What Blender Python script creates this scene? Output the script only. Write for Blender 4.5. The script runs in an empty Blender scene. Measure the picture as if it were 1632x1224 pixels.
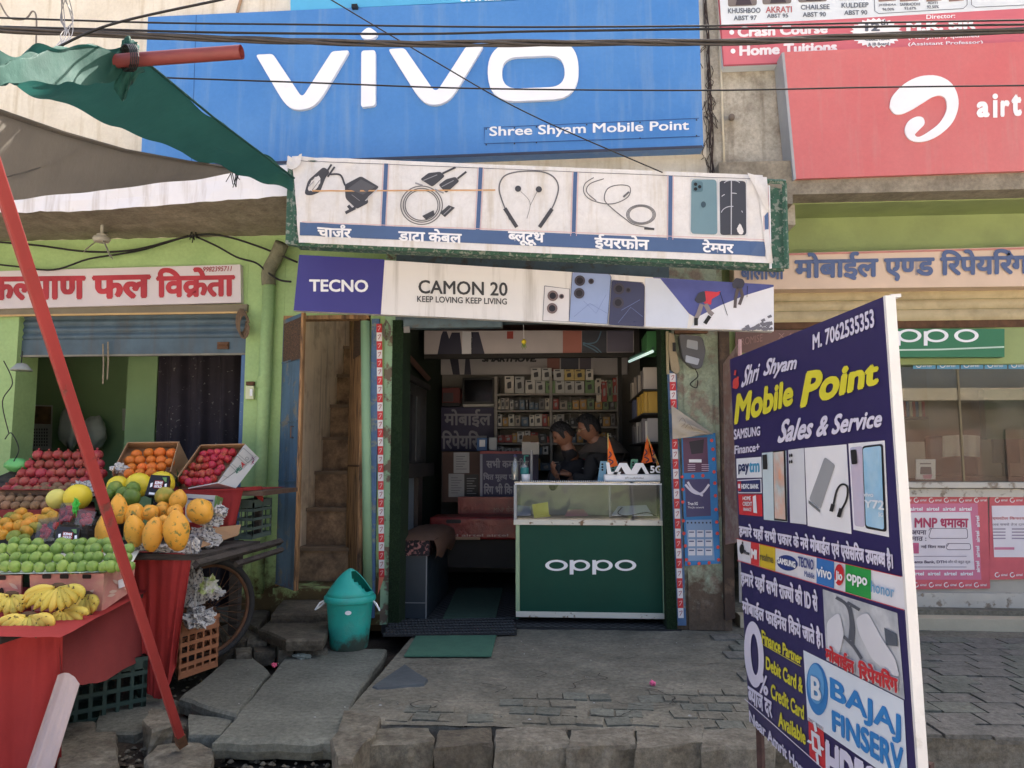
import bpy, bmesh, math, random
from mathutils import Vector, Matrix, noise
from mathutils.geometry import tessellate_polygon
random.seed(7)
R = math.radians
SC = bpy.context.scene
COL = SC.collection
# ---------------------------------------------------------------- camera, sky, sun, exposure
cam_d = bpy.data.cameras.new('camera'); CAM = bpy.data.objects.new('camera', cam_d); COL.objects.link(CAM)
SC.camera = CAM
cam_d.sensor_width = 36; cam_d.lens = 1200/1632*36; cam_d.clip_start = .05; cam_d.clip_end = 900
CAM.location = (0, -5.5, 1.19); CAM.rotation_euler = (R(95.7), 0, R(4.0))
wd = bpy.data.worlds.new('World'); SC.world = wd; wd.use_nodes = True
nt = wd.node_tree; bg = nt.nodes['Background']
sky = nt.nodes.new('ShaderNodeTexSky'); sky.sky_type = 'NISHITA'; sky.sun_disc = False
SUN_EL, SUN_AZ = R(47), R(30)          # sun stands behind the shops, right of the street front
sky.sun_elevation = SUN_EL; sky.sun_rotation = SUN_AZ; sky.dust_density = 9.0; sky.air_density = .7; sky.ozone_density = .6
nt.links.new(sky.outputs[0], bg.inputs[0]); bg.inputs[1].default_value = .15
sd = bpy.data.lights.new('sun', 'SUN'); sd.energy = 5.0; sd.angle = R(.5); sd.color = (1, .95, .87)
sun = bpy.data.objects.new('sun', sd); COL.objects.link(sun)
_sv = Vector((math.sin(SUN_AZ)*math.cos(SUN_EL), math.cos(SUN_AZ)*math.cos(SUN_EL), math.sin(SUN_EL)))
sun.rotation_euler = _sv.to_track_quat('Z', 'Y').to_euler()
vs = SC.view_settings; vs.view_transform = 'Standard'; vs.look = 'None'; vs.gamma = 1; vs.exposure = 1.82
vs.use_curve_mapping = False
SC.cycles.use_denoising = True
SC.cycles.max_bounces = 8; SC.cycles.diffuse_bounces = 5; SC.cycles.transparent_max_bounces = 12
# ---------------------------------------------------------------- where a sight line meets a plane
CP = CAM.location.copy(); CR = CAM.rotation_euler.to_matrix()
def ray(u, v): return (CR @ Vector(((u-816)/1200, -(v-612)/1200, -1))).normalized()
def W(u, v, Y=0.0):
    r = ray(u, v); return CP + r*((Y-CP.y)/r.y)
def G(u, v, z=0.0):
    r = ray(u, v); return CP + r*((z-CP.z)/r.z)
class Plane:
    def __init__(s, p, n):
        s.p = Vector(p); s.n = Vector(n).normalized()
        if s.n.dot(CP-s.p) < 0: s.n = -s.n
    def at(s, u, v, lift=0.0):
        r = ray(u, v); q = CP + r*((s.p-CP).dot(s.n)/r.dot(s.n))
        return q + s.n*lift
def YP(Y): return Plane((0, Y, 0), (0, -1, 0))
# ---------------------------------------------------------------- materials
def lin(c): return tuple((x/255/12.92 if x/255 <= .04045 else ((x/255+.055)/1.055)**2.4) for x in c)
_M = {}
def mat(name, col, rough=.6, var=.12, scale=6.0, bump=.0, bscale=None, metal=0.0, spec=.4, col2=None, mix=.5, sharp=.15,
        dirt=None, dirt_z=(0, .6), stretch=(1, 1, 1), emit=None, alpha=None, trans=0.0, coat=0.0, streak=None, detail=6, wscale=None, wave=None, sheen=0, grit=.0, objvar=0, fine=0):
    """procedural surface: colour + noise variation, optional second colour in patches, optional low stain"""
    if name in _M: return _M[name]
    m = bpy.data.materials.new(name); m.use_nodes = True; t = m.node_tree; N = t.nodes; L = t.links
    b = N['Principled BSDF']; b.inputs['Roughness'].default_value = rough; b.inputs['Metallic'].default_value = metal
    b.inputs['Specular IOR Level'].default_value = spec
    geo = N.new('ShaderNodeNewGeometry'); mp = N.new('ShaderNodeMapping'); L.new(geo.outputs['Position'], mp.inputs[0])
    mp.inputs['Scale'].default_value = stretch
    def nz(sc, det=detail, rough_=.6, vec=None):
        n = N.new('ShaderNodeTexNoise'); n.inputs['Scale'].default_value = sc; n.inputs['Detail'].default_value = det
        n.inputs['Roughness'].default_value = rough_; L.new((vec or mp.outputs[0]), n.inputs['Vector']); return n
    def ramp(src, a, c):
        r = N.new('ShaderNodeMapRange'); r.inputs[1].default_value = a; r.inputs[2].default_value = c; L.new(src, r.inputs[0]); return r.outputs[0]
    def mixc(f, a, c, bt='MIX'):
        x = N.new('ShaderNodeMix'); x.data_type = 'RGBA'; x.blend_type = bt
        if isinstance(f, float): x.inputs[0].default_value = f
        else: L.new(f, x.inputs[0])
        for i, q in ((6, a), (7, c)):
            if isinstance(q, tuple): x.inputs[i].default_value = (*q[:3], 1)
            else: L.new(q, x.inputs[i])
        return x.outputs[2]
    n1 = nz(scale)
    lo = tuple(max(0, x*(1-var)) for x in col); hi = tuple(min(1, x*(1+var)) for x in col)
    c = mixc(ramp(n1.outputs[0], .3, .7), lo, hi)
    bumps = n1.outputs[0]
    if col2 is not None:
        n2 = nz((wscale or scale*1.7), 8, .62); k = ramp(n2.outputs[0], 1-mix-sharp/2, 1-mix+sharp/2); c = mixc(k, c, col2); bumps = k
    if streak is not None:
        mp2 = N.new('ShaderNodeMapping'); L.new(geo.outputs['Position'], mp2.inputs[0]); mp2.inputs['Scale'].default_value = (6, 6, .5)
        n3 = nz(2.2, 6, .6, mp2.outputs[0]); c = mixc(ramp(n3.outputs[0], .52, .74), c, mixc(.75, c, streak))
    if dirt is not None:
        sx = N.new('ShaderNodeSeparateXYZ'); L.new(geo.outputs['Position'], sx.inputs[0])
        zr = N.new('ShaderNodeMapRange'); zr.inputs[1].default_value = dirt_z[0]; zr.inputs[2].default_value = dirt_z[1]
        zr.inputs[3].default_value = .75; zr.inputs[4].default_value = .22; L.new(sx.outputs[2], zr.inputs[0])
        n4 = nz(7, 9, .68); cmp_ = N.new('ShaderNodeMath'); cmp_.operation = 'SUBTRACT'; L.new(zr.outputs[0], cmp_.inputs[0]); L.new(n4.outputs[0], cmp_.inputs[1])
        c = mixc(ramp(cmp_.outputs[0], -.06, .12), c, dirt)
    if grit > 0:
        n5 = nz(160, 3, .7); c = mixc(ramp(n5.outputs[0], .56, .75), c, mixc(grit, c, (.02, .02, .02)))
    if wave is not None:
        wv = N.new('ShaderNodeTexWave'); wv.inputs['Scale'].default_value = wave[0]; wv.inputs['Distortion'].default_value = wave[1]
        wv.bands_direction = wave[2]; L.new(mp.outputs[0], wv.inputs[0]); c = mixc(ramp(wv.outputs[1], .35, .65), c, wave[3])
    if fine:
        n7 = nz(38, 10, .75); fr_ = N.new('ShaderNodeMapRange'); fr_.inputs[1].default_value = .3; fr_.inputs[2].default_value = .7; fr_.inputs[3].default_value = 1-fine; fr_.inputs[4].default_value = 1+fine*.7; L.new(n7.outputs[0], fr_.inputs[0])
        hv = N.new('ShaderNodeHueSaturation'); L.new(fr_.outputs[0], hv.inputs['Value']); L.new(c, hv.inputs['Color']); c = hv.outputs[0]
    if objvar:
        oi = N.new('ShaderNodeObjectInfo'); hs = N.new('ShaderNodeHueSaturation'); vr = N.new('ShaderNodeMapRange'); vr.inputs[3].default_value = 1-objvar; vr.inputs[4].default_value = 1+objvar*.6; L.new(oi.outputs['Random'], vr.inputs[0]); L.new(vr.outputs[0], hs.inputs['Value'])
        hr = N.new('ShaderNodeMapRange'); hr.inputs[3].default_value = .5+objvar*.05; hr.inputs[4].default_value = .5-objvar*.05; L.new(oi.outputs['Random'], hr.inputs[0]); L.new(hr.outputs[0], hs.inputs['Hue']); L.new(c, hs.inputs['Color']); c = hs.outputs[0]
    L.new(c, b.inputs['Base Color'])
    n6 = nz(scale*2.3, 4); rr = N.new('ShaderNodeMapRange'); rr.inputs[3].default_value = max(.04, rough-.1); rr.inputs[4].default_value = min(1, rough+.12)
    L.new(n6.outputs[0], rr.inputs[0]); L.new(rr.outputs[0], b.inputs['Roughness'])
    if bump > 0:
        nb = nz(bscale or scale*4, 8, .6); bp = N.new('ShaderNodeBump'); bp.inputs['Strength'].default_value = min(1, bump*2); bp.inputs['Distance'].default_value = .01*max(1, bump*2)
        L.new(nb.outputs[0], bp.inputs['Height'])
        if col2 is not None:
            bp2 = N.new('ShaderNodeBump'); bp2.inputs['Strength'].default_value = .6; bp2.inputs['Distance'].default_value = .004; bp2.invert = True
            L.new(bumps, bp2.inputs['Height']); L.new(bp.outputs[0], bp2.inputs['Normal']); bp = bp2
        L.new(bp.outputs[0], b.inputs['Normal'])
    if emit: b.inputs['Emission Color'].default_value = (*emit[0], 1); b.inputs['Emission Strength'].default_value = emit[1]
    if trans: b.inputs['Transmission Weight'].default_value = trans; b.inputs['IOR'].default_value = 1.45
    if alpha is not None: b.inputs['Alpha'].default_value = alpha
    if coat: b.inputs['Coat Weight'].default_value = coat
    if sheen: b.inputs['Sheen Weight'].default_value = sheen
    _M[name] = m; return m
def flat(rgb, rough=.45, var=.05, **k):   # printed / painted colour from sRGB
    nm = 'ink_%d_%d_%d_%d' % (*rgb, int(rough*100))
    return mat(nm, lin(rgb), rough=rough, var=var, scale=5, **k)
def glass_mat(name, tint=(.9, .95, .93), amount=.75, rough=.02, dust=.08):
    """window glass: see-through pane with mirror-like surface and a little dust"""
    if name in _M: return _M[name]
    m = bpy.data.materials.new(name); m.use_nodes = True; t = m.node_tree; N = t.nodes; L = t.links
    for n in list(N): N.remove(n)
    out = N.new('ShaderNodeOutputMaterial'); tr = N.new('ShaderNodeBsdfTransparent'); tr.inputs[0].default_value = (*tint, 1)
    gl = N.new('ShaderNodeBsdfGlossy'); gl.inputs['Roughness'].default_value = rough
    df = N.new('ShaderNodeBsdfDiffuse'); df.inputs[0].default_value = (.55, .52, .45, 1)
    lwf = N.new('ShaderNodeLayerWeight'); lwf.inputs[0].default_value = .5; lw = N.new('ShaderNodeMath'); lw.operation = 'POWER'; lw.inputs[1].default_value = 4.0; L.new(lwf.outputs['Facing'], lw.inputs[0])
    mr = N.new('ShaderNodeMapRange'); mr.inputs[3].default_value = 1-amount; mr.inputs[4].default_value = 1; L.new(lw.outputs[0], mr.inputs[0])
    mx = N.new('ShaderNodeMixShader'); L.new(mr.outputs[0], mx.inputs[0]); L.new(tr.outputs[0], mx.inputs[1]); L.new(gl.outputs[0], mx.inputs[2])
    geo = N.new('ShaderNodeNewGeometry'); nz = N.new('ShaderNodeTexNoise'); nz.inputs['Scale'].default_value = 6; nz.inputs['Detail'].default_value = 8; L.new(geo.outputs['Position'], nz.inputs[0])
    dr = N.new('ShaderNodeMapRange'); dr.inputs[1].default_value = .35; dr.inputs[2].default_value = .75; dr.inputs[3].default_value = dust*.4; dr.inputs[4].default_value = dust*2; L.new(nz.outputs[0], dr.inputs[0])
    m2 = N.new('ShaderNodeMixShader'); L.new(dr.outputs[0], m2.inputs[0]); L.new(mx.outputs[0], m2.inputs[1]); L.new(df.outputs[0], m2.inputs[2]); L.new(m2.outputs[0], out.inputs[0])
    _M[name] = m; return m
# ---------------------------------------------------------------- mesh building
class MB:
    def __init__(s): s.v = []; s.f = []; s.mi = []; s.k = 0
    def add(s, vs_, fs, mi=None):
        o = len(s.v); s.v += [Vector(p) for p in vs_]; s.f += [tuple(i+o for i in f) for f in fs]; s.mi += [s.k if mi is None else mi]*len(fs); return s
    def box(s, a, b, mi=None):
        (x0, y0, z0), (x1, y1, z1) = a, b
        x0, x1 = sorted((x0, x1)); y0, y1 = sorted((y0, y1)); z0, z1 = sorted((z0, z1))
        return s.add([(x0,y0,z0),(x1,y0,z0),(x1,y1,z0),(x0,y1,z0),(x0,y0,z1),(x1,y0,z1),(x1,y1,z1),(x0,y1,z1)],
              [(0,3,2,1),(4,5,6,7),(0,1,5,4),(1,2,6,5),(2,3,7,6),(3,0,4,7)], mi)
    def prism(s, pts, off, mi=None):      # closed outline pts (3-D, flat) pushed by off
        n = len(pts); pts = [Vector(p) for p in pts]; off = Vector(off)
        tri = tessellate_polygon([pts])
        fs = [t for t in tri] + [tuple(i+n for i in reversed(t)) for t in tri]
        fs += [(i, (i+1) % n, (i+1) % n+n, i+n) for i in range(n)]
        return s.add(pts+[p+off for p in pts], fs, mi)
    def sheet(s, pts, mi=None):           # flat polygon
        pts = [Vector(p) for p in pts]
        return s.add(pts, [t for t in tessellate_polygon([pts])] if len(pts) > 4 else [tuple(range(len(pts)))], mi)
    def tube(s, pts, r, n=8, mi=None, caps=True):
        pts = [Vector(p) for p in pts]; rr = r if isinstance(r, (list, tuple)) else [r]*len(pts)
        o = []; fs = []; up = None
        for i, p in enumerate(pts):
            d = (pts[min(i+1, len(pts)-1)]-pts[max(i-1, 0)]).normalized()
            if up is None: up = Vector((0, 0, 1)) if abs(d.z) < .9 else Vector((1, 0, 0))
            a = d.cross(up); a = a.normalized() if a.length > 1e-6 else d.orthogonal().normalized(); b = a.cross(d).normalized(); up = b
            for j in range(n):
                t = 2*math.pi*j/n; o.append(p+a*math.cos(t)*rr[i]+b*math.sin(t)*rr[i])
        for i in range(len(pts)-1):
            for j in range(n): fs.append((i*n+j, i*n+(j+1) % n, (i+1)*n+(j+1) % n, (i+1)*n+j))
        if caps: fs += [tuple(range(n-1, -1, -1)), tuple((len(pts)-1)*n+j for j in range(n))]
        return s.add(o, fs, mi)
    def lathe(s, prof, n=16, c=(0, 0, 0), sx=1, sy=1, mi=None, fn=None):
        o = []; c = Vector(c)
        for r, z in prof:
            for j in range(n):
                t = 2*math.pi*j/n; q = fn(t, z) if fn else 1
                o.append(c+Vector((r*q*math.cos(t)*sx, r*q*math.sin(t)*sy, z)))
        fs = [(i*n+j, i*n+(j+1) % n, (i+1)*n+(j+1) % n, (i+1)*n+j) for i in range(len(prof)-1) for j in range(n)]
        fs += [tuple(range(n-1, -1, -1)), tuple((len(prof)-1)*n+j for j in range(n))]
        return s.add(o, fs, mi)
    def grid(s, fn, nu, nv, mi=None):
        o = [fn(i/nu, j/nv) for j in range(nv+1) for i in range(nu+1)]
        fs = [(j*(nu+1)+i, j*(nu+1)+i+1, (j+1)*(nu+1)+i+1, (j+1)*(nu+1)+i) for j in range(nv) for i in range(nu)]
        return s.add(o, fs, mi)
    def xf(s, M): s.v = [M @ p for p in s.v]; return s
    def mesh(s, name, mats, smooth=False):
        me = bpy.data.meshes.new(name); me.from_pydata([tuple(p) for p in s.v], [], s.f)
        for m in (mats if isinstance(mats, (list, tuple)) else [mats]): me.materials.append(m)
        me.polygons.foreach_set('material_index', s.mi)
        if smooth: me.polygons.foreach_set('use_smooth', [True]*len(s.f))
        me.update(); return me
def link(name, me, parent=None, loc=None):
    o = bpy.data.objects.new(name, me); COL.objects.link(o)
    if parent: o.parent = parent
    if loc is not None: o.location = loc
    return o
def thing(name, label, cat, loc=(0, 0, 0), group=None, rz=0):
    o = bpy.data.objects.new(name, None); COL.objects.link(o); o.location = loc; o.rotation_euler = (0, 0, rz); o.empty_display_size = .05
    o['label'] = label; o['category'] = cat
    if group: o['group'] = group
    return o
def wloc(o):
    p = Vector((0, 0, 0))
    while o: p += o.location; o = o.parent
    return p
def part(name, mb, mats, parent=None, smooth=False, kind=None, bevel=0, label=None, auto=None):
    """mesh given in world coordinates, hung under its thing"""
    off = wloc(parent) if parent else Vector((0, 0, 0))
    loc = Vector((0, 0, 0))
    if mb.v:
        lo = Vector([min(p[i] for p in mb.v) for i in range(3)]); hi = Vector([max(p[i] for p in mb.v) for i in range(3)]); loc = Vector(((lo.x+hi.x)/2, (lo.y+hi.y)/2, lo.z))
    mb.v = [p-loc for p in mb.v]
    me = mb.mesh(name, mats, smooth)
    if smooth and auto: me.set_sharp_from_angle(angle=R(auto))
    o = link(name, me, parent, loc-off)
    if bevel:
        b = o.modifiers.new('bevel', 'BEVEL'); b.width = bevel; b.segments = 2; b.limit_method = 'ANGLE'
    if kind: o['kind'] = kind
    if label: o['label'] = label
    return o
def solo(name, mb, mats, label, cat, group=None, **k):
    o = part(name, mb, mats, None, **k); o['label'] = label; o['category'] = cat
    if group: o['group'] = group
    return o
def struct(name, mb, mats, parent=None, **k):
    o = part(name, mb, mats, parent, **k)
    if not parent: o['kind'] = 'structure'
    return o
def kids(o): return [c for c in bpy.data.objects if c.parent == o]
def dup(root, loc, rot=None, label=None, scale=None, tree=None):
    r = root.copy(); COL.objects.link(r); r.location = loc
    if rot is not None: r.rotation_euler = rot
    if scale is not None: r.scale = scale
    if label: r['label'] = label
    def rec(src, dst):
        for c in src:
            d = c[0].copy(); COL.objects.link(d); d.parent = dst; rec(c[1], d)
    if tree: rec(tree, r)
    return r
def tree_of(o): return [(c, tree_of(c)) for c in kids(o)]
def catmull(pts, k=6):
    if len(pts) < 3: return list(pts)
    out = []; P = [pts[0]]+list(pts)+[pts[-1]]
    for i in range(1, len(P)-2):
        for j in range(k):
            t = j/k; a, b, c, d = P[i-1], P[i], P[i+1], P[i+2]
            out.append(tuple(.5*((2*b[q])+(-a[q]+c[q])*t+(2*a[q]-5*b[q]+4*c[q]-d[q])*t*t+(-a[q]+3*b[q]-3*c[q]+d[q])*t**3) for q in range(len(b))))
    out.append(tuple(pts[-1])); return out
def rpoly(pts, r, k=4):                  # round the corners of a 2-D outline
    out = []; n = len(pts); rr = r if isinstance(r, (list, tuple)) else [r]*n
    for i in range(n):
        p, a, b = Vector(pts[i]), Vector(pts[i-1]), Vector(pts[(i+1) % n]); q = rr[i]
        if q <= 0: out.append(tuple(p)); continue
        da, db = (a-p), (b-p); q1 = min(q, da.length*.49); q2 = min(q, db.length*.49); s_ = p+da.normalized()*q1; e = p+db.normalized()*q2
        for j in range(k+1):
            t = j/k; out.append(tuple((1-t)**2*s_+2*t*(1-t)*p+t*t*e))
    return out
def ell(cx, cy, rx, ry, n=24, rot=0, a0=0, a1=360):
    o = []
    for j in range(n+(a1-a0 < 360)):
        t = R(a0+(a1-a0)*j/n); x, y = rx*math.cos(t), ry*math.sin(t); o.append((cx+x*math.cos(rot)-y*math.sin(rot), cy+x*math.sin(rot)+y*math.cos(rot)))
    return o
# ---------------------------------------------------------------- flat print on a plane, in the plane's own sight coordinates
LIFT = .0016
def decal(parent, pl, pts, m, layer=1, name='print', holes=None, label=None):
    loops = [[pl.at(u, v, LIFT*layer) for u, v in L_] for L_ in [pts]+(holes or [])]
    flatp = [p for L_ in loops for p in L_]; mb = MB(); mb.add(flatp, [t for t in tessellate_polygon(loops)])
    return part(name, mb, m, parent, label=label)
def rect(parent, pl, u0, v0, u1, v1, m, layer=1, name='print'): return decal(parent, pl, [(u0, v0), (u1, v0), (u1, v1), (u0, v1)], m, layer, name)
def many(parent, pl, polys, m, layer=1, name='print'):
    mb = MB()
    for i, pts in enumerate(polys): mb.sheet([pl.at(u, v, LIFT*layer+i*2e-5) for u, v in pts])
    return part(name, mb, m, parent)
def ribbon(pts, w, smooth=True, k=6):
    P = catmull(pts, k) if smooth and len(pts) > 2 else pts; L_, R_ = [], []
    for i, p in enumerate(P):
        a = Vector(P[max(i-1, 0)]); b = Vector(P[min(i+1, len(P)-1)]); d = (b-a).normalized() if (b-a).length else Vector((1, 0)); n = Vector((-d.y, d.x))
        ww = (w if not isinstance(w, (list, tuple)) else w[0]+(w[1]-w[0])*i/max(1, len(P)-1))/2
        L_.append(tuple(Vector(p)+n*ww)); R_.append(tuple(Vector(p)-n*ww))
    return L_, R_
def strokes(parent, pl, lines, w, m, layer=1, name='line_art', smooth=True):
    mb = MB()
    for q, pts in enumerate(lines):
        a, b = ribbon(pts, w, smooth); n = len(a)
        mb.add([pl.at(u, v, LIFT*layer+q*2e-5) for u, v in a+b], [(i, i+1, i+1+n, i+n) for i in range(n-1)])
    return part(name, mb, m, parent)
# lettering -------------------------------------------------------
_GC = {}
def glyph(s, shear=0):
    """outline mesh (verts, faces) and advance of a string in the built-in face"""
    if s in _GC: return _GC[s]
    def raw(t):
        c = bpy.data.curves.new('t', 'FONT'); c.body = t; c.size = 1; c.resolution_u = 3
        o = bpy.data.objects.new('t', c); me = bpy.data.meshes.new_from_object(o)
        V = [(v.co.x, v.co.y) for v in me.vertices]; F = [tuple(p.vertices) for p in me.polygons]
        bpy.data.objects.remove(o); bpy.data.curves.remove(c); bpy.data.meshes.remove(me); return V, F
    if 'I' not in _GC and s != 'I': glyph('I')
    V, F = raw(s) if s.strip() else ([], [])
    V2, _ = raw(s+'I'); mx = max(x for x, y in V2)
    adv = mx-_GC['I_max'] if 'I_max' in _GC else 0
    if s == 'I': _GC['I_max'] = max(x for x, y in V); adv = mx-_GC['I_max']
    _GC[s] = (V, F, adv); return _GC[s]
def _clip(V, F, xc):
    bm = bmesh.new(); vv = [bm.verts.new((x, y, 0)) for x, y in V]
    for f in F:
        try: bm.faces.new([vv[i] for i in f])
        except ValueError: pass
    bmesh.ops.bisect_plane(bm, geom=bm.verts[:]+bm.edges[:]+bm.faces[:], plane_co=(xc, 0, 0), plane_no=(1, 0, 0), clear_outer=True)
    bm.verts.index_update(); V2 = [(v.co.x, v.co.y) for v in bm.verts]; F2 = [tuple(v.index for v in f.verts) for f in bm.faces]; bm.free(); return V2, F2
MARK = set('िीुूेैोौंँ्ॅृॉ'); HAL = '्'
def shape(text):
    if not any('ऀ' <= c <= 'ॿ' for c in text):
        V, F, a = glyph(text); return list(V), list(F)
    V, F = [], []; x = 0.0
    def put(g, dx=0.0):
        nonlocal x
        v, f, a = g; o = len(V); V.extend((p[0]+x+dx, p[1]) for p in v); F.extend(tuple(i+o for i in q) for q in f); x += a
    i = 0
    while i < len(text):
        c = text[i]
        if not ('क' <= c <= 'ह'): put(glyph(c)); i += 1; continue
        cl = [c]; i += 1                 # consonant cluster
        while i+1 < len(text) and text[i] == HAL: cl.append(text[i+1]); i += 2
        marks = []
        while i < len(text) and text[i] in 'ािीुूेैोौंँॅृॉ': marks.append(text[i]); i += 1
        if 'ि' in marks: g_ = glyph('ि'); put((g_[0], g_[1], .262)); marks.remove('ि')
        reph = len(cl) > 1 and cl[0] == 'र'
        if reph: cl = cl[1:]
        rak = len(cl) > 1 and cl[-1] == 'र'
        if rak: cl = cl[:-1]
        for h in cl[:-1]:
            v, f, a = glyph(h); xm = max(p[0] for p in v if p[1] < .45); v2, f2 = _clip(v, f, xm-.075); put((v2, f2, xm-.075))
        b = cl[-1]; x0 = x; put(glyph(b)); v = glyph(b)[0]; low = [p[0] for p in v if p[1] < .3]; st = x0+(max(low) if low else .4)
        if b == 'क' or b == 'फ': st = x0+glyph(b)[2]*.5
        if rak:
            o = len(V); V.extend([(st, .22), (st, .14), (st-.2, -.02), (st-.24, .03)]); F.append((o, o+1, o+2, o+3))
        for m_ in marks: put(glyph(m_))
        if reph:
            pts = ell(x-.09, .78, .1, .09, 10, 0, -60, 200); a_, b_ = ribbon([(p[0], p[1]) for p in pts]+[(x-.1, .62)], .06, False); o = len(V); n = len(a_)
            V.extend(a_+b_); F.extend((o+j, o+j+1, o+j+1+n, o+j+n) for j in range(n-1))
    return V, F
def ptext(parent, pl, text, q, m, layer=2, bold=0.0, shear=0.0, name='lettering', flip=None, nb=6):
    """q = px of the ink box: (bottom-left, bottom-right, top-left[, top-right])"""
    V, F = shape(text)
    if shear: V = [(x+y*shear, y) for x, y in V]
    x0 = min(p[0] for p in V)-bold; x1 = max(p[0] for p in V)+bold; y0 = min(p[1] for p in V)-bold; y1 = max(p[1] for p in V)+bold
    bl, br, tl = (Vector(p) for p in q[:3]); tr = Vector(q[3]) if len(q) > 3 else br+tl-bl
    mb = MB(); offs = [(0, 0)]+([(bold*math.cos(2*math.pi*k/nb), bold*math.sin(2*math.pi*k/nb)) for k in range(nb)] if bold else [])
    for k, (dx, dy) in enumerate(offs):
        pts = []
        for x, y in V:
            a = (x+dx-x0)/(x1-x0); b = (y+dy-y0)/(y1-y0); p = (bl*(1-a)+br*a)*(1-b)+(tl*(1-a)+tr*a)*b
            pts.append(pl.at(p.x, p.y, LIFT*layer+k*.00012))
        mb.add(pts, F)
    return part(name, mb, m, parent)
def T(parent, pl, text, u0, v0, u1, v1, m, slope=0.0, **k):   # ink box left, top, right, bottom (at its left end); slope = rise per px to the right (down positive)
    d = (u1-u0)*slope
    return ptext(parent, pl, text, ((u0, v1), (u1, v1+d), (u0, v0), (u1, v0+d)), m, **k)
def hull(name, Y0, Y1, px, mats, parent, bevel=.002, layer0=None):   # flat board from px outline on plane Y0, thickness to Y1
    pl = YP(Y0); mb = MB(); mb.prism([pl.at(u, v) for u, v in px], (0, Y1-Y0, 0)); return part(name, mb, mats, parent)
# ================================================================ setting
def pbox(mb, u0, v0, u1, v1, Y0, Y1, mi=None):
    um, vm = (u0+u1)/2, (v0+v1)/2
    return mb.box((W(u0, vm, Y0).x, Y0, W(um, v1, Y0).z), (W(u1, vm, Y0).x, Y1, W(um, v0, Y0).z), mi)
M_asph = mat('dusty road', (.42, .37, .30), .9, .2, 1.5, .3, 20, grit=.3)
M_conc = mat('worn cement', lin((134, 130, 115)), .88, .22, 2.0, .8, 14, col2=lin((102, 100, 88)), mix=.48, sharp=.35, grit=.35, fine=.5)
M_conc2 = mat('pale cement patch', lin((140, 136, 122)), .9, .2, 5, .6, 22, col2=lin((98, 92, 80)), mix=.5, sharp=.4, grit=.4, fine=.5)
M_soil = mat('drain soil', lin((62, 55, 46)), .95, .3, 9, .6, 40, grit=.5, fine=.5)
M_slab = mat('grey sandstone slab', lin((116, 118, 107)), .85, .2, 2.2, .55, 26, col2=lin((92, 94, 85)), mix=.4, sharp=.4, grit=.2, fine=.5)
M_slab2 = mat('brown sandstone', lin((104, 98, 84)), .85, .25, 5, .8, 18, col2=lin((76, 70, 60)), mix=.5, sharp=.3, grit=.3, fine=.5)
M_rock = mat('broken stone', lin((122, 118, 104)), .9, .2, 8, .6, 20, col2=lin((88, 82, 70)), mix=.48, sharp=.3, grit=.3, fine=.5)
M_paver = mat('grey paver', lin((122, 120, 112)), .8, .2, 5, .45, 40, col2=lin((98, 97, 90)), mix=.45, sharp=.3, grit=.3, fine=.5)
M_green = mat('light green paint', lin((160, 190, 128)), .7, .07, 2.2, .12, 12, col2=lin((142, 174, 114)), mix=.35, sharp=.4, dirt=lin((74, 62, 34)), dirt_z=(.02, .75), grit=.08, fine=.12)
M_green2 = mat('pale green peeling paint', lin((150, 185, 150)), .75, .1, 4, .3, 16, col2=lin((120, 108, 92)), mix=.46, sharp=.05, grit=.2)
M_dkgreen = mat('green room paint', lin((132, 164, 118)), .75, .1, 2, .1, 12)
M_cream = mat('cream wall', lin((226, 220, 205)), .85, .05, 1.5, .15, 14, col2=lin((206, 197, 178)), mix=.36, sharp=.4, streak=lin((186, 172, 144)), fine=.1)
M_white = mat('whitewashed parapet', lin((228, 228, 232)), .8, .05, 2, .15, 18, streak=lin((170, 160, 150)))
M_plast = mat('stained plaster', lin((190, 184, 170)), .9, .1, 3, .4, 16, col2=lin((142, 134, 120)), mix=.42, sharp=.25, streak=lin((120, 110, 95)), grit=.15, fine=.3)
M_soffit = mat('bare cement soffit', lin((150, 142, 126)), .9, .14, 4, .5, 14, col2=lin((122, 114, 100)), mix=.45, sharp=.3, fine=.3)
M_olive = mat('olive distemper', lin((150, 165, 112)), .85, .08, 2, .1, 10, col2=lin((136, 150, 104)), mix=.4, sharp=.3)
M_peel = mat('peeling pillar plaster', lin((156, 168, 146)), .85, .12, 4, .5, 22, col2=lin((142, 130, 116)), mix=.46, sharp=.10, dirt=lin((98, 84, 70)), dirt_z=(.1, .7), grit=.2, fine=.3)
M_dark = mat('dark interior paint', lin((46, 44, 42)), .8, .1, 3)
M_beige = mat('beige painted steel', lin((188, 174, 138)), .6, .1, 4, .1, 20, col2=lin((160, 146, 114)), mix=.4, sharp=.3)
M_rust = mat('rusty steel', lin((96, 68, 48)), .8, .3, 14, .3, 30)

# road in front, carried out to the horizon
mb = MB(); mb.grid(lambda a, b: Vector((-300+600*a, -300+297.75*b, -.40)), 12, 12); struct('road', mb, M_asph)
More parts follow.
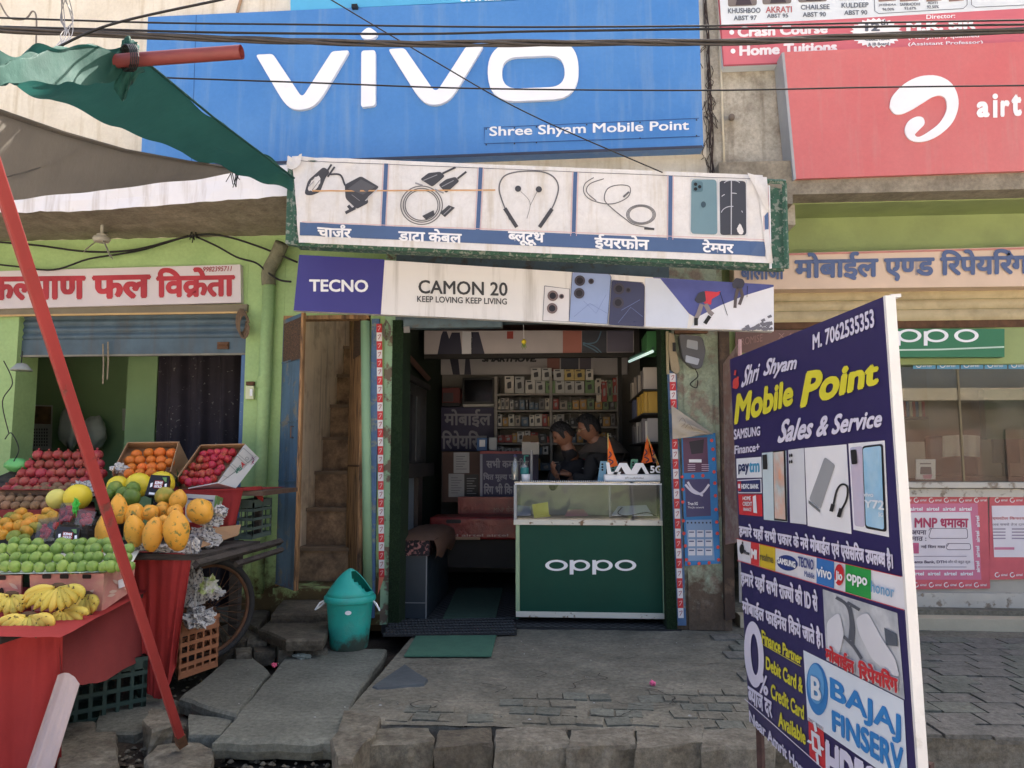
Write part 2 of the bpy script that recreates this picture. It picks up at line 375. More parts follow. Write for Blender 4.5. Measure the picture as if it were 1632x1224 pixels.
# forecourt: worn cement sheet, its front edge standing over the drain
def fx(u, v): return G(u, v).x
def wob(x, y, s=1.0, a=.006): return a*noise.noise(Vector((x*s*2.3, y*s*2.3, 3)))
fc = thing('forecourt', '', 'x'); del fc['label'], fc['category']; fc['kind'] = 'structure'
Yk = G(900, 1160).y
XL, XM, XR = -1.02, G(1190, 1160).x, 6.5
mb = MB(); mb.grid(lambda a, b: Vector((XL-.02+(XR-XL)*a, Yk+(.35-Yk)*b, -.006+wob(XL+(XR-XL)*a, Yk-Yk*b)+.004*noise.noise(Vector((a*90, b*50, 2))))), 200, 110); part('cement_apron', mb, M_conc, fc)
mb = MB(); mb.grid(lambda a, b: Vector((XL-.02+(XR-XL)*a, Yk+.004+.03*noise.noise(Vector((a*60, b*3, 1))), -.42+.413*b)), 120, 8); part('apron_face', mb, M_conc2, fc)
mb = MB(); mb.grid(lambda a, b: Vector((-7+(XL+7)*a, Yk-.25+(-Yk+.6)*b, -.115+.03*noise.noise(Vector((a*20, b*9, 5))))), 60, 24); part('soil_bed', mb, M_soil, fc)
# slightly raised old bricks showing through the cement near the kerb
rb = random.Random(3)
bm_ = MB(); bm_.grid(lambda a, b: Vector((( a-.5)*.225, (b-.5)*.105, .004+.002*noise.noise(Vector((a*3, b*3, 0))))), 3, 2)
bm_.box((-.1145, -.0535, -.02), (.1145, .0535, .0035)); me_br = bm_.mesh('brick', M_slab)
bm_ = MB(); bm_.box((-.1145, -.0535, -.02), (.1145, .0535, .004)); me_br2 = bm_.mesh('brick', M_conc)
for r in range(5):
    for c in range(19):
        x = G(600, 1160).x+.07+c*.126+(.06 if r % 2 else 0); y = Yk+.10+r*.118
        if c < 4 and r > 1: continue
        if r == 4 and c < 9: continue
        if x > XM+.1 or rb.random() < .1: continue
        o = link('brick', me_br if rb.random() < .4 else me_br2, fc, (x, y, -.004+rb.uniform(-.004, .004))); o.rotation_euler = (rb.uniform(-.03, .03), rb.uniform(-.03, .03), rb.uniform(-.13, .13)); o.scale = (rb.uniform(.46, .54), rb.uniform(.86, 1.0), 1)
# kerb blocks along the drain
def rock(name, px, z1, z0, m, parent=None, seed=0, rough=.02, label=None, cat=None, grp=None, sub=10, bev=.03):
    """stone block whose top outline is given as sight points on height z1"""
    top = [G(u, v, z1) for u, v in px]; mb = MB(); cx = sum(top, Vector())/len(top); rings = []
    dense = []
    for i, p in enumerate(top):
        q = top[(i+1) % len(top)]; k = max(2, int((q-p).length/.05))
        dense += [p.lerp(q, j/k) for j in range(k)]
    n = len(dense); levels = [(.0, -bev*.1, z1), (.96, 0, z1), (1.0, bev*.3, z1-bev*.4), (1.0, 0, (z1+z0)/2), (.97, 0, z0)]
    o = [Vector((cx.x, cx.y, z1+.003))]
    for li, (sc, _, z) in enumerate(levels[1:]):
        for p in dense:
            q = cx+(p-cx)*(sc+.035*noise.noise(p*5+Vector((seed, 0, 0)))+.02*noise.noise(p*17)); q.z = z; w = Vector((noise.noise(q*9+Vector((seed, 0, 0))), noise.noise(q*9+Vector((0, seed, 7))), noise.noise(q*7+Vector((3, 0, seed)))))
            o.append(q+w*rough*(1 if li else .5))
    fs = [(0, 1+i, 1+(i+1) % n) for i in range(n)]
    for l in range(3): fs += [(1+l*n+i, 1+(l+1)*n+i, 1+(l+1)*n+(i+1) % n, 1+l*n+(i+1) % n) for i in range(n)]
    fs.append(tuple(1+3*n+i for i in range(n)))
    mb.add(o, fs)
    ob = part(name, mb, m, parent)
    if label: ob['label'] = label; ob['category'] = cat
    if grp: ob['group'] = grp
    return ob
for i, (a, b) in enumerate(((584, 692), (696, 788), (789, 909), (907, 1016), (1013, 1122), (1119, 1236))):
    rock('kerb_stone', [(a, 1163), (b-4, 1158), (b, 1185), (a-3, 1192)], .004-.003*(i % 2), -.30, (M_rock, M_slab2, M_conc2, M_conc2, M_conc2, M_conc2)[i], fc, seed=i*7, rough=.024, bev=.03)
# grey brick pavers on the right
px0, px1 = G(1165, 1100).x+.25, 4.3
rb = random.Random(11); mbp = MB(); mbp.box((-.099, -.074, -.03), (.099, .074, .0)); me_pv = mbp.mesh('brick', M_paver); mbp = MB(); mbp.box((-.099, -.074, -.03), (.099, .074, .0)); me_pv2 = mbp.mesh('brick', M_slab)
npv = 0
for r in range(12):
    y = Yk+.08+r*.155
    for c in range(22):
        x = px0+c*.207+(.1 if r % 2 else 0)-r*.03
        if x < px0-.05 or x > px1 or npv > 250: continue
        o = link('brick', me_pv if rb.random() < .7 else me_pv2, fc, (x, y, .008+rb.uniform(-.003, .004))); o.rotation_euler = (rb.uniform(-.015, .015), rb.uniform(-.015, .015), rb.uniform(-.02, .02)+.05); npv += 1

# ---------------------------------------------------------------- the long two-storey shop building
FT = 3.10; SOF = 2.90; TOP = 6.2
bd = thing('shop_building', 'long two-storey shop row with cream upper wall, green ground floor and cement ledge', 'building', (0, 0, 0))
xl_ = lambda u, v=700, Y=0: W(u, v, Y).x
Xj0, Xj1 = xl_(386), xl_(447); Xd1 = xl_(587); Xs0, Xs1 = xl_(627), xl_(1072); Xp1 = xl_(1160)
zd = W(516, 503).z; zs = W(850, 508).z
mb = MB(); mb.box((-9, 0, SOF), (xl_(1122, 100), .3, TOP)); part('upper_wall', mb, M_cream, bd)
mb = MB(); mb.box((xl_(1122, 100), .004, SOF), (xl_(1262, 200), .3, TOP)); part('plaster_strip', mb, M_plast, bd)
mb = MB(); mb.box((xl_(1262, 200), 0, 3.22), (9, .3, TOP)); part('upper_wall', mb, M_cream, bd)
for a_, b_, c_, d_ in ((-9, .3, Xj1-.6, 6.5), (Xd1+.6, .3, 9, 6.5), (Xj1-.599, 3.2, Xd1+.599, 6.5)): part('roof', MB().box((a_, b_, TOP-.15), (c_, d_, TOP)), M_soffit, bd)
mb = MB(); mb.box((-9, 6.2, -.1), (9, 6.5, TOP-.15)); part('rear_wall', mb, M_cream, bd)
for x_ in (-9.2, 9.0): part('end_wall', MB().box((x_, 0, -.1), (x_+.2, 6.5, TOP)), M_cream, bd)
for a_, b_, c_, d_ in ((-9, .3, Xj1-.1, 6.2), (Xd1+.05, .6, 9, 6.2), (Xj1-.099, 3.05, Xd1+.049, 6.2)): part('upper_floor', MB().box((a_, b_, 2.935), (c_, d_, 3.03)), M_soffit, bd)
# ledge slab over the fruit shop with a white front
YS = -.68; xs1 = W(470, 300, YS).x
mb = MB(); mb.grid(lambda a, b: Vector((-9+(xs1+9)*a, YS-.0+.012*noise.noise(Vector((a*40, b*2, 0))), (SOF-.01+.075*max(0, (a-.8)/.2)+.012*noise.noise(Vector((a*70, 2, 0))))*(1-b)+(FT+.08*max(0, (a-.75)/.25))*b)), 140, 3); part('ledge_front', mb, M_white, bd)
mb = MB(); mb.grid(lambda a, b: Vector((-9+(xs1+9)*a, YS+.01+(-.01-YS)*b, SOF+.075*max(0, (a-.8)/.2)*(1-b)+.012*noise.noise(Vector((a*80, b*4, 8))))), 160, 12); part('ledge_soffit', mb, M_soffit, bd, smooth=True)
mb = MB(); mb.box((-9, YS+.012, SOF+.09), (xs1, -.001, FT-.002)); part('ledge_core', mb, M_soffit, bd)
mb = MB(); mb.box((xs1+.001, -.40, SOF+.02), (xl_(1250), -.001, FT-.1)); part('ledge_core', mb, M_soffit, bd)
# ground-floor masonry
zsh = W(190, 490).z           # top of the roller shutter hood
mb = MB(); mb.box((-9, 0, zsh-.02), (Xj0, .24, SOF-.001)); part('green_band', mb, M_green, bd)
mb = MB(); mb.box((Xj0+.001, 0, 0), (Xj1, .24, SOF-.001)); part('green_pillar', mb, M_green, bd)
mb = MB(); mb.box((Xj1+.001, 0, zd), (Xd1-.001, .24, SOF-.001)); part('door_lintel', mb, M_green, bd)
mb = MB(); mb.box((Xd1, 0, 0), (Xs0-.08, .24, SOF-.001)); part('pillar', mb, M_green, bd)
mb = MB(); mb.box((Xs0-.079, .0, 0), (Xs0, .24, SOF-.001)); part('pillar_edge', mb, M_green2, bd)
mb = MB(); mb.box((Xs0+.001, 0, zs), (Xs1-.001, .24, SOF-.001)); part('shop_lintel', mb, mat('blue grey lintel', lin((92, 110, 118)), .7, .2, 6, .3, 20, col2=lin((90, 84, 74)), mix=.4), bd)
mb = MB(); mb.box((Xs1, .0, 0), (Xp1-.05, .24, SOF-.001)); part('peeling_pillar', mb, M_peel, bd)
mb = MB(); mb.grid(lambda a, b: Vector((xl_(1091)+(xl_(1158)-xl_(1091))*a, -.012-.02*max(0, noise.noise(Vector((a*4, b*9, 2)))), .0+2.15*b)), 12, 50); part('rough_render', mb, M_peel, bd)
mb = MB(); mb.box((-9, 0, 0), (xl_(18), .24, zsh)); part('stall_pier', mb, M_green, bd)
mb = MB(); mb.box((Xj1-.0, -.06, 0), (Xd1+.01, .30, W(510, 936).z)); part('door_sill', mb, M_green, bd)
# fruit shop room
mb = MB(); mb.box((-9, 1.5, 0), (Xj0+.2, 1.6, SOF)); part('room_back_wall', mb, M_dkgreen, bd)
mb = MB(); mb.box((Xj0+.24, .24, 0), (Xj0+.30, 2.0, SOF)); part('room_side_wall', mb, M_dkgreen, bd)
mb = MB(); mb.box((-6.6, .24, 0), (-6.5, 1.5, SOF)); part('room_side_wall', mb, M_dkgreen, bd)
mb = MB(); mb.box((-9, .24, -.05), (Xj0+.24, 1.9, .02)); part('room_floor', mb, M_conc, bd)
mb = MB(); mb.box((-9, .24, SOF-.02), (Xj0+.24, 1.9, SOF+.03)); part('room_ceiling', mb, M_dkgreen, bd)
mb = MB(); mb.box((W(224, 600, .8).x-.12, .8, .02), (W(224, 600, .8).x+.15, 1.5, SOF-.03)); part('room_pier', mb, M_dkgreen, bd)
# mobile shop room
SD = 2.55
M_turf = mat('artificial turf lining', lin((36, 58, 34)), .95, .5, 120, .8, 300)
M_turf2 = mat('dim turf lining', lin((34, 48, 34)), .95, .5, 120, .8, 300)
mb = MB(); mb.box((Xs0-.3, SD, 0), (Xs1+.3, SD+.1, SOF)); part('shop_back_wall', mb, mat('grey back wall', lin((120, 116, 110)), .8, .08), bd)
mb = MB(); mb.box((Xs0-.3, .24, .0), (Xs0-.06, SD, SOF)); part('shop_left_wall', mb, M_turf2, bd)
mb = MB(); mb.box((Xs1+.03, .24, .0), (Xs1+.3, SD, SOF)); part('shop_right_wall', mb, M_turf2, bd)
mb = MB(); mb.box((Xs0-.06, .24, 2.58), (Xs1+.03, SD, 2.66)); part('shop_ceiling', mb, mat('dull red ceiling', lin((120, 78, 74)), .6, .05), bd)
mb = MB(); mb.box((Xs0-.06, -.03, -.05), (Xs1+.03, SD, .004)); part('shop_floor', mb, mat('black floor', lin((40, 42, 44)), .5, .2, 8), bd)
# woven black mat pattern on the shop floor: raised lozenges
M_loz = mat('grey mat ridge', lin((92, 96, 98)), .45, .15, 20); mb = MB(); xa, xb = Xs0+.02, Xs1-.0; nx = 30; dx = (xb-xa)/nx
for j in range(52):
    y = -.02+j*.045
    for i in range(nx):
        x = xa+i*dx+(dx/2 if j % 2 else 0)
        mb.sheet([(x+.006, y+.01, .0075), (x+dx*.62, y, .0075), (x+dx*.9, y+.026, .0075), (x+dx*.3, y+.036, .0075)])
o = part('mat_ridges', mb, M_loz, bd); o['kind'] = 'stuff'
# turf strips on both jambs
def turf(u0, u1, side):
    mb = MB(); x0, x1 = xl_(u0), xl_(u1); mb.box((x0, -.02, .0), (x1, .26, zs)); o = part('turf_strip', mb, M_turf, bd)
    rt = random.Random(side); mb = MB()
    for k in range(2600):
        x = rt.uniform(x0-.004, x1+.004); z = rt.uniform(.01, zs); d = Vector((rt.uniform(-.008, .008), -.012-rt.random()*.012, rt.uniform(-.01, .008)))
        p = Vector((x, -.02, z)); mb.sheet([p, p+Vector((.003, 0, .002)), p+d])
    o = part('turf_blades', mb, mat('turf blade', lin((44, 74, 38)), .8, .3, 60), bd); o['kind'] = 'stuff'
turf(624, 641, 1); turf(1056, 1072, 2)
# stair behind the narrow door
M_stair = mat('grimy brown stair', lin((168, 140, 110)), .85, .25, 5, .4, 16, col2=lin((112, 92, 74)), mix=.5, sharp=.3, fine=.3)
M_stw = mat('stair side wall', lin((226, 210, 182)), .85, .12, 3, .2, 16, col2=lin((196, 176, 146)), mix=.4, streak=lin((130, 112, 88)))
xs_a = Xj1+.06; sy, sz = .27, W(516, 936, .2).z
st = part('stair', MB().box((xs_a, .25, 0), (Xd1-.02, 1.2, sz)), M_stair, bd)
for i in range(9):
    y = sy+i*.18; z = sz+i*.288
    link('step', MB().box((xs_a, y, z-.02), (Xd1-.015, y+.4, z+.262)).mesh('step', M_stair), st, -wloc(st))
    link('tread', MB().box((xs_a, y-.022, z+.262), (Xd1-.012, y+.4, z+.289)).mesh('tread', mat('stone tread', lin((118, 100, 82)), .8, .2, 8, .3, 20)), st, -wloc(st))
mb = MB(); mb.box((Xj1-.10, .24, 0), (xs_a, 3.0, 2.9)); part('stair_side_wall', mb, M_stw, bd)
mb = MB(); mb.box((Xd1-.01, .24, 0), (Xd1+.04, 3.0, 2.9)); part('stair_side_wall', mb, M_stair, bd)
mb = MB(); mb.box((Xj1-.1, 3.01, 0), (Xd1+.1, 3.05, 2.9)); part('stair_end_wall', mb, M_stair, bd)
# recessed shop on the right
YB = .33
mb = MB(); mb.box((Xp1-.05, -.22+.03, W(1400, 306, -.2).z), (9, .0, W(1400, 306, -.2).z+.25)); part('right_ledge', mb, M_soffit, bd)
zb0 = W(1400, 345, YB).z
mb = MB(); mb.box((Xp1-.05, -.0, zb0), (9, YB+.3, zb0+.16)); part('right_soffit', mb, M_olive, bd)
mb = MB(); mb.box((Xp1+.0, YB, 1.9), (9, YB+.2, zb0-.001)); part('right_fascia_wall', mb, M_olive, bd)
mb = MB(); mb.box((Xp1-.05, .24, 0), (Xp1+.04, 2.4, zb0)); part('right_side_wall', mb, M_peel, bd)
mb = MB(); mb.box((Xp1+.04, 2.3, 0), (9, 2.4, zb0)); part('right_back_wall', mb, mat('dim wall', lin((120, 112, 96)), .8), bd)
ya = G(1500, 1004).y; zz = W(1500, 986, ya).z
mb = MB(); mb.box((xl_(1180, 990, ya), ya, -.02), (9, .55, zz)); part('right_plinth', mb, mat('cream plinth', lin((196, 186, 160)), .8, .1, 4, .2, 20), bd)
mb = MB(); mb.box((xl_(1180, 990, ya)-.01, ya+.13, zz+.001), (9, 2.3, zz+.035)); part('plinth_top', mb, M_conc, bd)

# cracks and worn hollows in the cement
rc = random.Random(5); ck = MB()
for (u, v, n_, du) in ((905, 1100, 26, 9), (1000, 1098, 20, 8), (700, 1120, 18, -7), (850, 1070, 12, 6), (1100, 1060, 14, 5), (940, 1140, 16, 6), (640, 1060, 14, 7), (1080, 1120, 18, -4), (760, 1090, 14, 8)):
    p = G(u, v, .0); a = rc.uniform(-.5, .5)+(0 if du > 0 else 3.1); pts = []
    for k in range(n_): pts.append(Vector((p.x, p.y, .0065))); a += rc.uniform(-.7, .7); st_l = rc.uniform(.01, .035); p = p+Vector((math.cos(a), math.sin(a)*.8, 0))*st_l
    w_ = [rc.uniform(.0012, .0045) for _ in pts]; o_ = []
    for k, q in enumerate(pts):
        d_ = (pts[min(k+1, n_-1)]-pts[max(0, k-1)]).normalized(); nn = Vector((-d_.y, d_.x, 0)); o_ += [q+nn*w_[k], q-nn*w_[k]]
    ck.add(o_, [(2*k, 2*k+1, 2*k+3, 2*k+2) for k in range(n_-1)])
o = part('cracks', ck, mat('dark crack strip', lin((46, 44, 40)), .95), fc); o['kind'] = 'stuff'  # flat dark strips laid along the crack lines
# ================================================================ signs
WHITE = flat((236, 238, 242), .4); BLACK = flat((28, 28, 30), .5); OFFW = flat((226, 226, 226), .5)
M_vblue = mat('blue sign sheet', lin((70, 128, 196)), .35, .06, 1.2, .02, 3, spec=.5, col2=lin((88, 142, 204)), mix=.4, sharp=.5, streak=lin((112, 150, 196)), fine=.06)
M_steel = mat('dark steel edge', lin((58, 64, 84)), .5, .1)
sg = thing('blue_signboard', 'big blue vivo signboard with white letters above the mobile shop', 'signboard', tuple(W(670, 255, -.12)))
PV = YP(-.125)
hull('panel', -.125, -.003, [(236, 27), (500, 15), (800, 2), (850, -1), (1113, -12), (1121, 235), (800, 247), (600, 254), (447, 260), (224, 268)], [M_vblue, M_steel], sg)
mb = MB(); mb.prism([PV.at(*p) for p in [(224, 269), (447, 261), (800, 248), (1121, 236), (1119, 232), (800, 244), (447, 257), (224, 265)]], (0, -.006, 0)); part('edge_strip', mb, M_steel, sg)
for u in (313,): strokes(sg, PV, [[(u, 24), (u-8, 262)]], 1.0, flat((48, 92, 150)), 1, 'seam', False)
# white raised logo letters
def raised(parent, pl, pts, m, d=.03, name='letter', r=6, holes=None):
    mb = MB(); P = [pl.at(u, v, d) for u, v in pts]
    loops = [P]+[[pl.at(u, v, d) for u, v in h] for h in (holes or [])]; fl = [p for l in loops for p in l]; n = len(fl)
    mb.add(fl, [t for t in tessellate_polygon(loops)])
    o = 0
    for l in loops:
        k = len(l); base = [p-pl.n*(d-.0005) for p in l]; mb.add(list(l)+base, [(i, (i+1) % k, (i+1) % k+k, i+k) for i in range(k)])
    return part(name, mb, m, parent)
M_let = mat('white acrylic letter', lin((238, 241, 246)), .3, .02, 3, emit=None)
V1 = rpoly([(410, 90.5), (437, 89), (481, 155), (486, 155), (531, 85), (559, 83.5), (510, 166), (492, 177), (469, 178), (454, 166)], [5, 5, 5, 5, 5, 5, 20, 12, 12, 18])
V2 = rpoly([(620, 81.5), (646, 80), (692, 146.5), (699, 146.5), (744, 77), (772, 75.5), (722, 158), (704, 169.5), (683, 170), (668, 158)], [5, 5, 5, 5, 5, 5, 20, 12, 12, 18])
I1 = rpoly([(577.5, 84), (600, 83), (600, 171), (577, 174)], 5); DT = rpoly([(574.5, 58), (589, 45), (604.5, 57), (597, 65), (582, 66)], [4, 8, 4, 5, 5])
O1 = rpoly([(777, 73), (920, 64), (924, 160), (779, 166)], 46, 10); O2 = rpoly([(800, 95), (899, 91), (901, 141), (801, 145)], 26, 8)
for q, h in ((V1, None), (I1, None), (DT, None), (V2, None), (O1, [list(reversed(O2))])): raised(sg, PV, q, M_let, .03, 'letter', holes=h)
mb = MB(); pn = [(771, 204), (1114, 189), (1115, 217), (772, 229)]
mb.prism([PV.at(*p) for p in pn], (0, -.004, 0)); part('name_plate', mb, M_vblue, sg)
PV2 = YP(-.130)
strokes(sg, PV2, [[(772, 204), (772, 229), (1115, 217.5)], [(771, 203.8), (1114, 188.6)]], .9, flat((40, 60, 110)), 1, 'seam', False)
T(sg, PV2, 'Shree Shyam Mobile Point', 780, 202, 1098, 222, WHITE, -.032, bold=.02, layer=2)
for u in (775, 820, 855, 935, 1020, 1110): 
    for dv in (0, 27): 
        v = 206-(u-772)*.043+dv*.93; decal(sg, PV2, ell(u, v, 1.3, 1.3, 8), flat((50, 50, 60)), 2, 'screw')
# light-blue board glimpsed above
lb = thing('light_blue_signboard', 'light blue board whose lower edge shows above the blue signboard', 'signboard', tuple(W(700, 2, -.2)))
hull('panel', -.10, -.003, [(463, 17), (462, -60), (1040, -90), (1040, -12), (800, 0.5)], flat((88, 172, 216), .4), lb)
PL = YP(-.10)
T(lb, PL, 'SHREE', 734, -16, 800, 3.5, WHITE, -.04, bold=.03)
mb = MB(); pbox(mb, 560, 6, 569, 11.5, -.16, -.10); part('clip', mb, BLACK, lb)

# white product banner on its green frame
YBn = -.78; PB = YP(YBn)
bn = thing('product_banner', 'creased white banner with chargers, cables and phone covers over the shop', 'banner', tuple(W(845, 400, YBn)))
M_gfr = mat('peeling green frame', lin((62, 100, 84)), .7, .2, 20, .3, 40, col2=lin((140, 150, 140)), mix=.44, sharp=.05)
for a, b, w in (((466, 258), (472, 388), 8), ((464, 256), (1252, 290), 7), ((1250, 292), (1254, 428), 9)):
    mb = MB(); A, B = PB.at(*a), PB.at(*b); mb.tube([A, B], .016, 4); part('frame_bar', mb, M_gfr, bn)
mb = MB(); mb.prism([PB.at(u, v)+Vector((0, .03, 0)) for u, v in [(456, 262), (484, 258), (478, 390), (452, 386)]], (0, .06, 0)); part('side_board', mb, M_gfr, bn)
mb = MB(); mb.prism([PB.at(u, v)+Vector((0, .03, 0)) for u, v in [(1195, 286), (1254, 300), (1252, 430), (1195, 426)]], (0, .02, 0)); part('side_board', mb, M_gfr, bn)
mb = MB(); mb.prism([PB.at(u, v)+Vector((0, .012, 0)) for u, v in [(470, 386), (1250, 418), (1250, 427), (470, 391)]], (0, .1, 0)); part('lower_board', mb, M_gfr, bn)
for u in (1250, 1225): 
    mb = MB(); mb.tube([PB.at(u, 296)+Vector((0, .0, 0)), PB.at(u+3, 428)], .008, 6); part('edging', mb, WHITE, bn)
M_ban = mat('white flex banner', lin((224, 222, 220)), .55, .04, 3, .12, 9, col2=lin((206, 202, 196)), mix=.33, sharp=.3, streak=lin((190, 178, 156)), fine=.08)
BQ = ((467, 251), (1214, 281), (1231, 421), (478, 388))   # tl tr br bl
def bq(a, b):
    tl, tr, br, bl = (Vector(p) for p in BQ); return (tl*(1-a)+tr*a)*(1-b)+(bl*(1-a)+br*a)*b
def bcrease(a, b):
    l = math.exp(-((a*7)**2)); r_ = math.exp(-(((1-a)*9)**2))
    return .018*l*noise.noise(Vector((a*30+b*4, b*3, 0)))+.014*r_*noise.noise(Vector((a*40, b*5, 2)))+.0025*noise.noise(Vector((a*9, b*3, 4)))
def bpt(a, b, lift=0.0):
    p = bq(a, b); return PB.at(p.x, p.y, .02+bcrease(a, b)+lift)
mb = MB(); mb.grid(lambda a, b: bpt(a, b), 130, 24); part('flex_sheet', mb, M_ban, bn, smooth=True)
def buv(u, v):                      # px -> banner (a,b)
    a, b = (u-470)/755, .5
    for _ in range(6):
        p = bq(a, b); a += (u-p.x)/752; p = bq(a, b); b += (v-p.y)/138
    return a, b
class BPl:
    n = Vector((0, -1, 0))
    def at(s, u, v, lift=0.0): a, b = buv(u, v); return bpt(a, b, lift+.002)
BP = BPl()
def fine(pts, k=8):
    o = []
    for i, p in enumerate(pts):
        q = pts[(i+1) % len(pts)]; o += [(p[0]+(q[0]-p[0])*j/k, p[1]+(q[1]-p[1])*j/k) for j in range(k)]
    return o
def bstrip(u0, v0, u1, v1, w0, m, k=60, layer=1, name='print', w1=None):   # long strip following the flex
    mb = MB(); d = Vector((u1-u0, v1-v0)); n = Vector((-d.y, d.x)).normalized(); o = []
    w1 = w1 or w0
    for i in range(k+1):
        t = i/k; p = Vector((u0, v0))+d*t; w = w0+(w1-w0)*t; o += [BP.at(p.x+n.x*w/2, p.y+n.y*w/2, .0012*layer), BP.at(p.x-n.x*w/2, p.y-n.y*w/2, .0012*layer)]
    mb.add(o, [(2*i, 2*i+1, 2*i+3, 2*i+2) for i in range(k)]); return part(name, mb, m, bn)
M_bb = mat('faded blue print', lin((76, 100, 140)), .5, .08, 4); M_pk = flat((214, 176, 178)); M_ht = flat((70, 70, 74)); M_ht2 = flat((104, 104, 108))
bstrip(480, 366.5, 1219, 398.5, 20.5, M_bb, w1=23)
for a, b in (((617, 263), (612, 362)), ((767, 269), (762, 368)), ((917, 276), (914, 378)), ((1068, 282), (1067, 384)), ((1218, 300), (1221, 388))):
    bstrip(a[0], a[1], b[0], b[1], 6, M_bb, 14, 2); bstrip(a[0]-4.5, a[1], b[0]-4.5, b[1], .9, M_pk, 14, 3); bstrip(a[0]+4.5, a[1], b[0]+4.5, b[1], .9, M_pk, 14, 3)
bstrip(484, 355.5, 1216, 384, 1.0, M_pk, 60, 3); bstrip(500, 306.5, 790, 305, 2.2, flat((206, 160, 110)), 30, 3, 'rust_streak')
bstrip(478, 258.5, 1210, 288, .9, flat((90, 90, 96)), 60, 2, 'seam_line')
for txt_, u0, v0, u1, v1 in (('चार्जर', 508, 358, 562, 380), ('डाटा केबल', 636, 364, 737, 386), ('ब्लूटूथ', 810, 370, 868, 392), ('ईयरफोन', 947, 374, 1034, 399), ('टेम्पर', 1118, 383, 1168, 404)):
    T(bn, BP, txt_, u0, v0, u1, v1, flat((238, 238, 240)), .044, bold=.035, layer=2)
# charger
decal(bn, BP, rpoly([(487, 312), (493, 290), (518, 268), (528, 276), (521, 284), (512, 308), (497, 314)], 5), M_ht, 1, 'picture_cable')
strokes(bn, BP, [[(519, 282), (530, 264)], [(524, 284), (535, 268)], [(528, 280), (544, 281), (551, 296), (556, 300)]], 3, M_ht, 2, 'picture_cable')
decal(bn, BP, rpoly([(551, 296), (577, 283), (606, 300), (586, 317), (589, 325), (570, 335), (552, 318)], 4), M_ht, 1, 'picture_charger')
strokes(bn, BP, [[(556, 329), (562, 336)], [(552, 341), (568, 333)]], 5, M_ht, 2, 'picture_prong', False)
decal(bn, BP, [(556, 303), (577, 288), (600, 300), (580, 312)], flat((92, 92, 96)), 2, 'picture_charger_top'); strokes(bn, BP, [[(584, 322), (604, 303)]], 1.6, flat((190, 190, 194)), 3, 'picture_shine', False); strokes(bn, BP, [[(495, 300), (503, 292)], [(500, 306), (512, 290)], [(562, 312), (575, 322)]], 1, flat((130, 130, 134)), 3, 'picture_shine', False)
# cable coil
for r_ in (33, 29, 26): strokes(bn, BP, [ell(673, 329, r_, r_*.92, 28)+[(673+r_, 329)]], 1.6, M_ht2, 1, 'picture_coil')
decal(bn, BP, rpoly([(671, 288), (684, 278), (703, 276), (710, 283), (700, 292), (690, 300)], 3), M_ht, 2, 'picture_plug')
decal(bn, BP, rpoly([(700, 297), (712, 288), (727, 284), (733, 291), (722, 301), (712, 310)], 3), M_ht, 2, 'picture_plug')
strokes(bn, BP, [[(706, 279), (727, 269)], [(730, 287), (744, 276)]], 3.2, M_ht, 2, 'picture_cable')
decal(bn, BP, [(702, 341), (716, 329), (726, 333), (710, 348)], M_ht, 2, 'picture_plug'); decal(bn, BP, [(674, 346), (692, 337), (694, 344), (680, 352)], M_ht, 2, 'picture_plug')
strokes(bn, BP, [[(676, 290), (698, 281)], [(705, 300), (724, 290)], [(708, 344), (720, 333)]], 1.3, flat((150, 150, 154)), 3, 'picture_shine', False); strokes(bn, BP, [[(663, 294), (675, 298)], [(694, 304), (708, 310)]], 2.4, flat((150, 150, 154)), 3, 'picture_plug_tip', False)
# neckband
strokes(bn, BP, [[(813, 352), (800, 320), (796, 300), (803, 284), (820, 277), (845, 275), (868, 277), (884, 286), (890, 302), (884, 325), (870, 352)]], 2.2, M_ht2, 1, 'picture_neckband')
strokes(bn, BP, [[(805, 334), (824, 364)], [(880, 335), (860, 364)]], 6, M_ht, 2, 'picture_neckband', False)
strokes(bn, BP, [[(830, 307), (845, 325), (840, 350)], [(856, 308), (845, 330)]], .7, M_ht2, 1, 'picture_wire')
decal(bn, BP, ell(826, 303, 5, 5, 12), M_ht, 2, 'picture_earbud'); decal(bn, BP, ell(859, 304, 5, 5, 12), M_ht, 2, 'picture_earbud')
# earphones
strokes(bn, BP, [[(946, 285), (932, 295), (931, 310), (945, 322), (975, 327), (1000, 316), (1003, 300), (985, 297), (968, 303), (963, 320), (975, 334), (995, 350), (1010, 360), (1040, 366)], [(962, 287), (940, 295), (935, 308), (950, 322)]], 1.5, M_ht2, 1, 'picture_earphone')
for r_ in (23, 21, 19): strokes(bn, BP, [ell(1021, 344, r_, r_*.68, 24)+[(1021+r_, 344)]], 1.1, M_ht2, 1, 'picture_coil')
strokes(bn, BP, [[(993, 316), (1002, 308)]], 3, M_ht2, 2, 'picture_remote', False); strokes(bn, BP, [[(1026, 366), (1042, 367)]], 3.5, M_ht, 2, 'picture_plug', False)
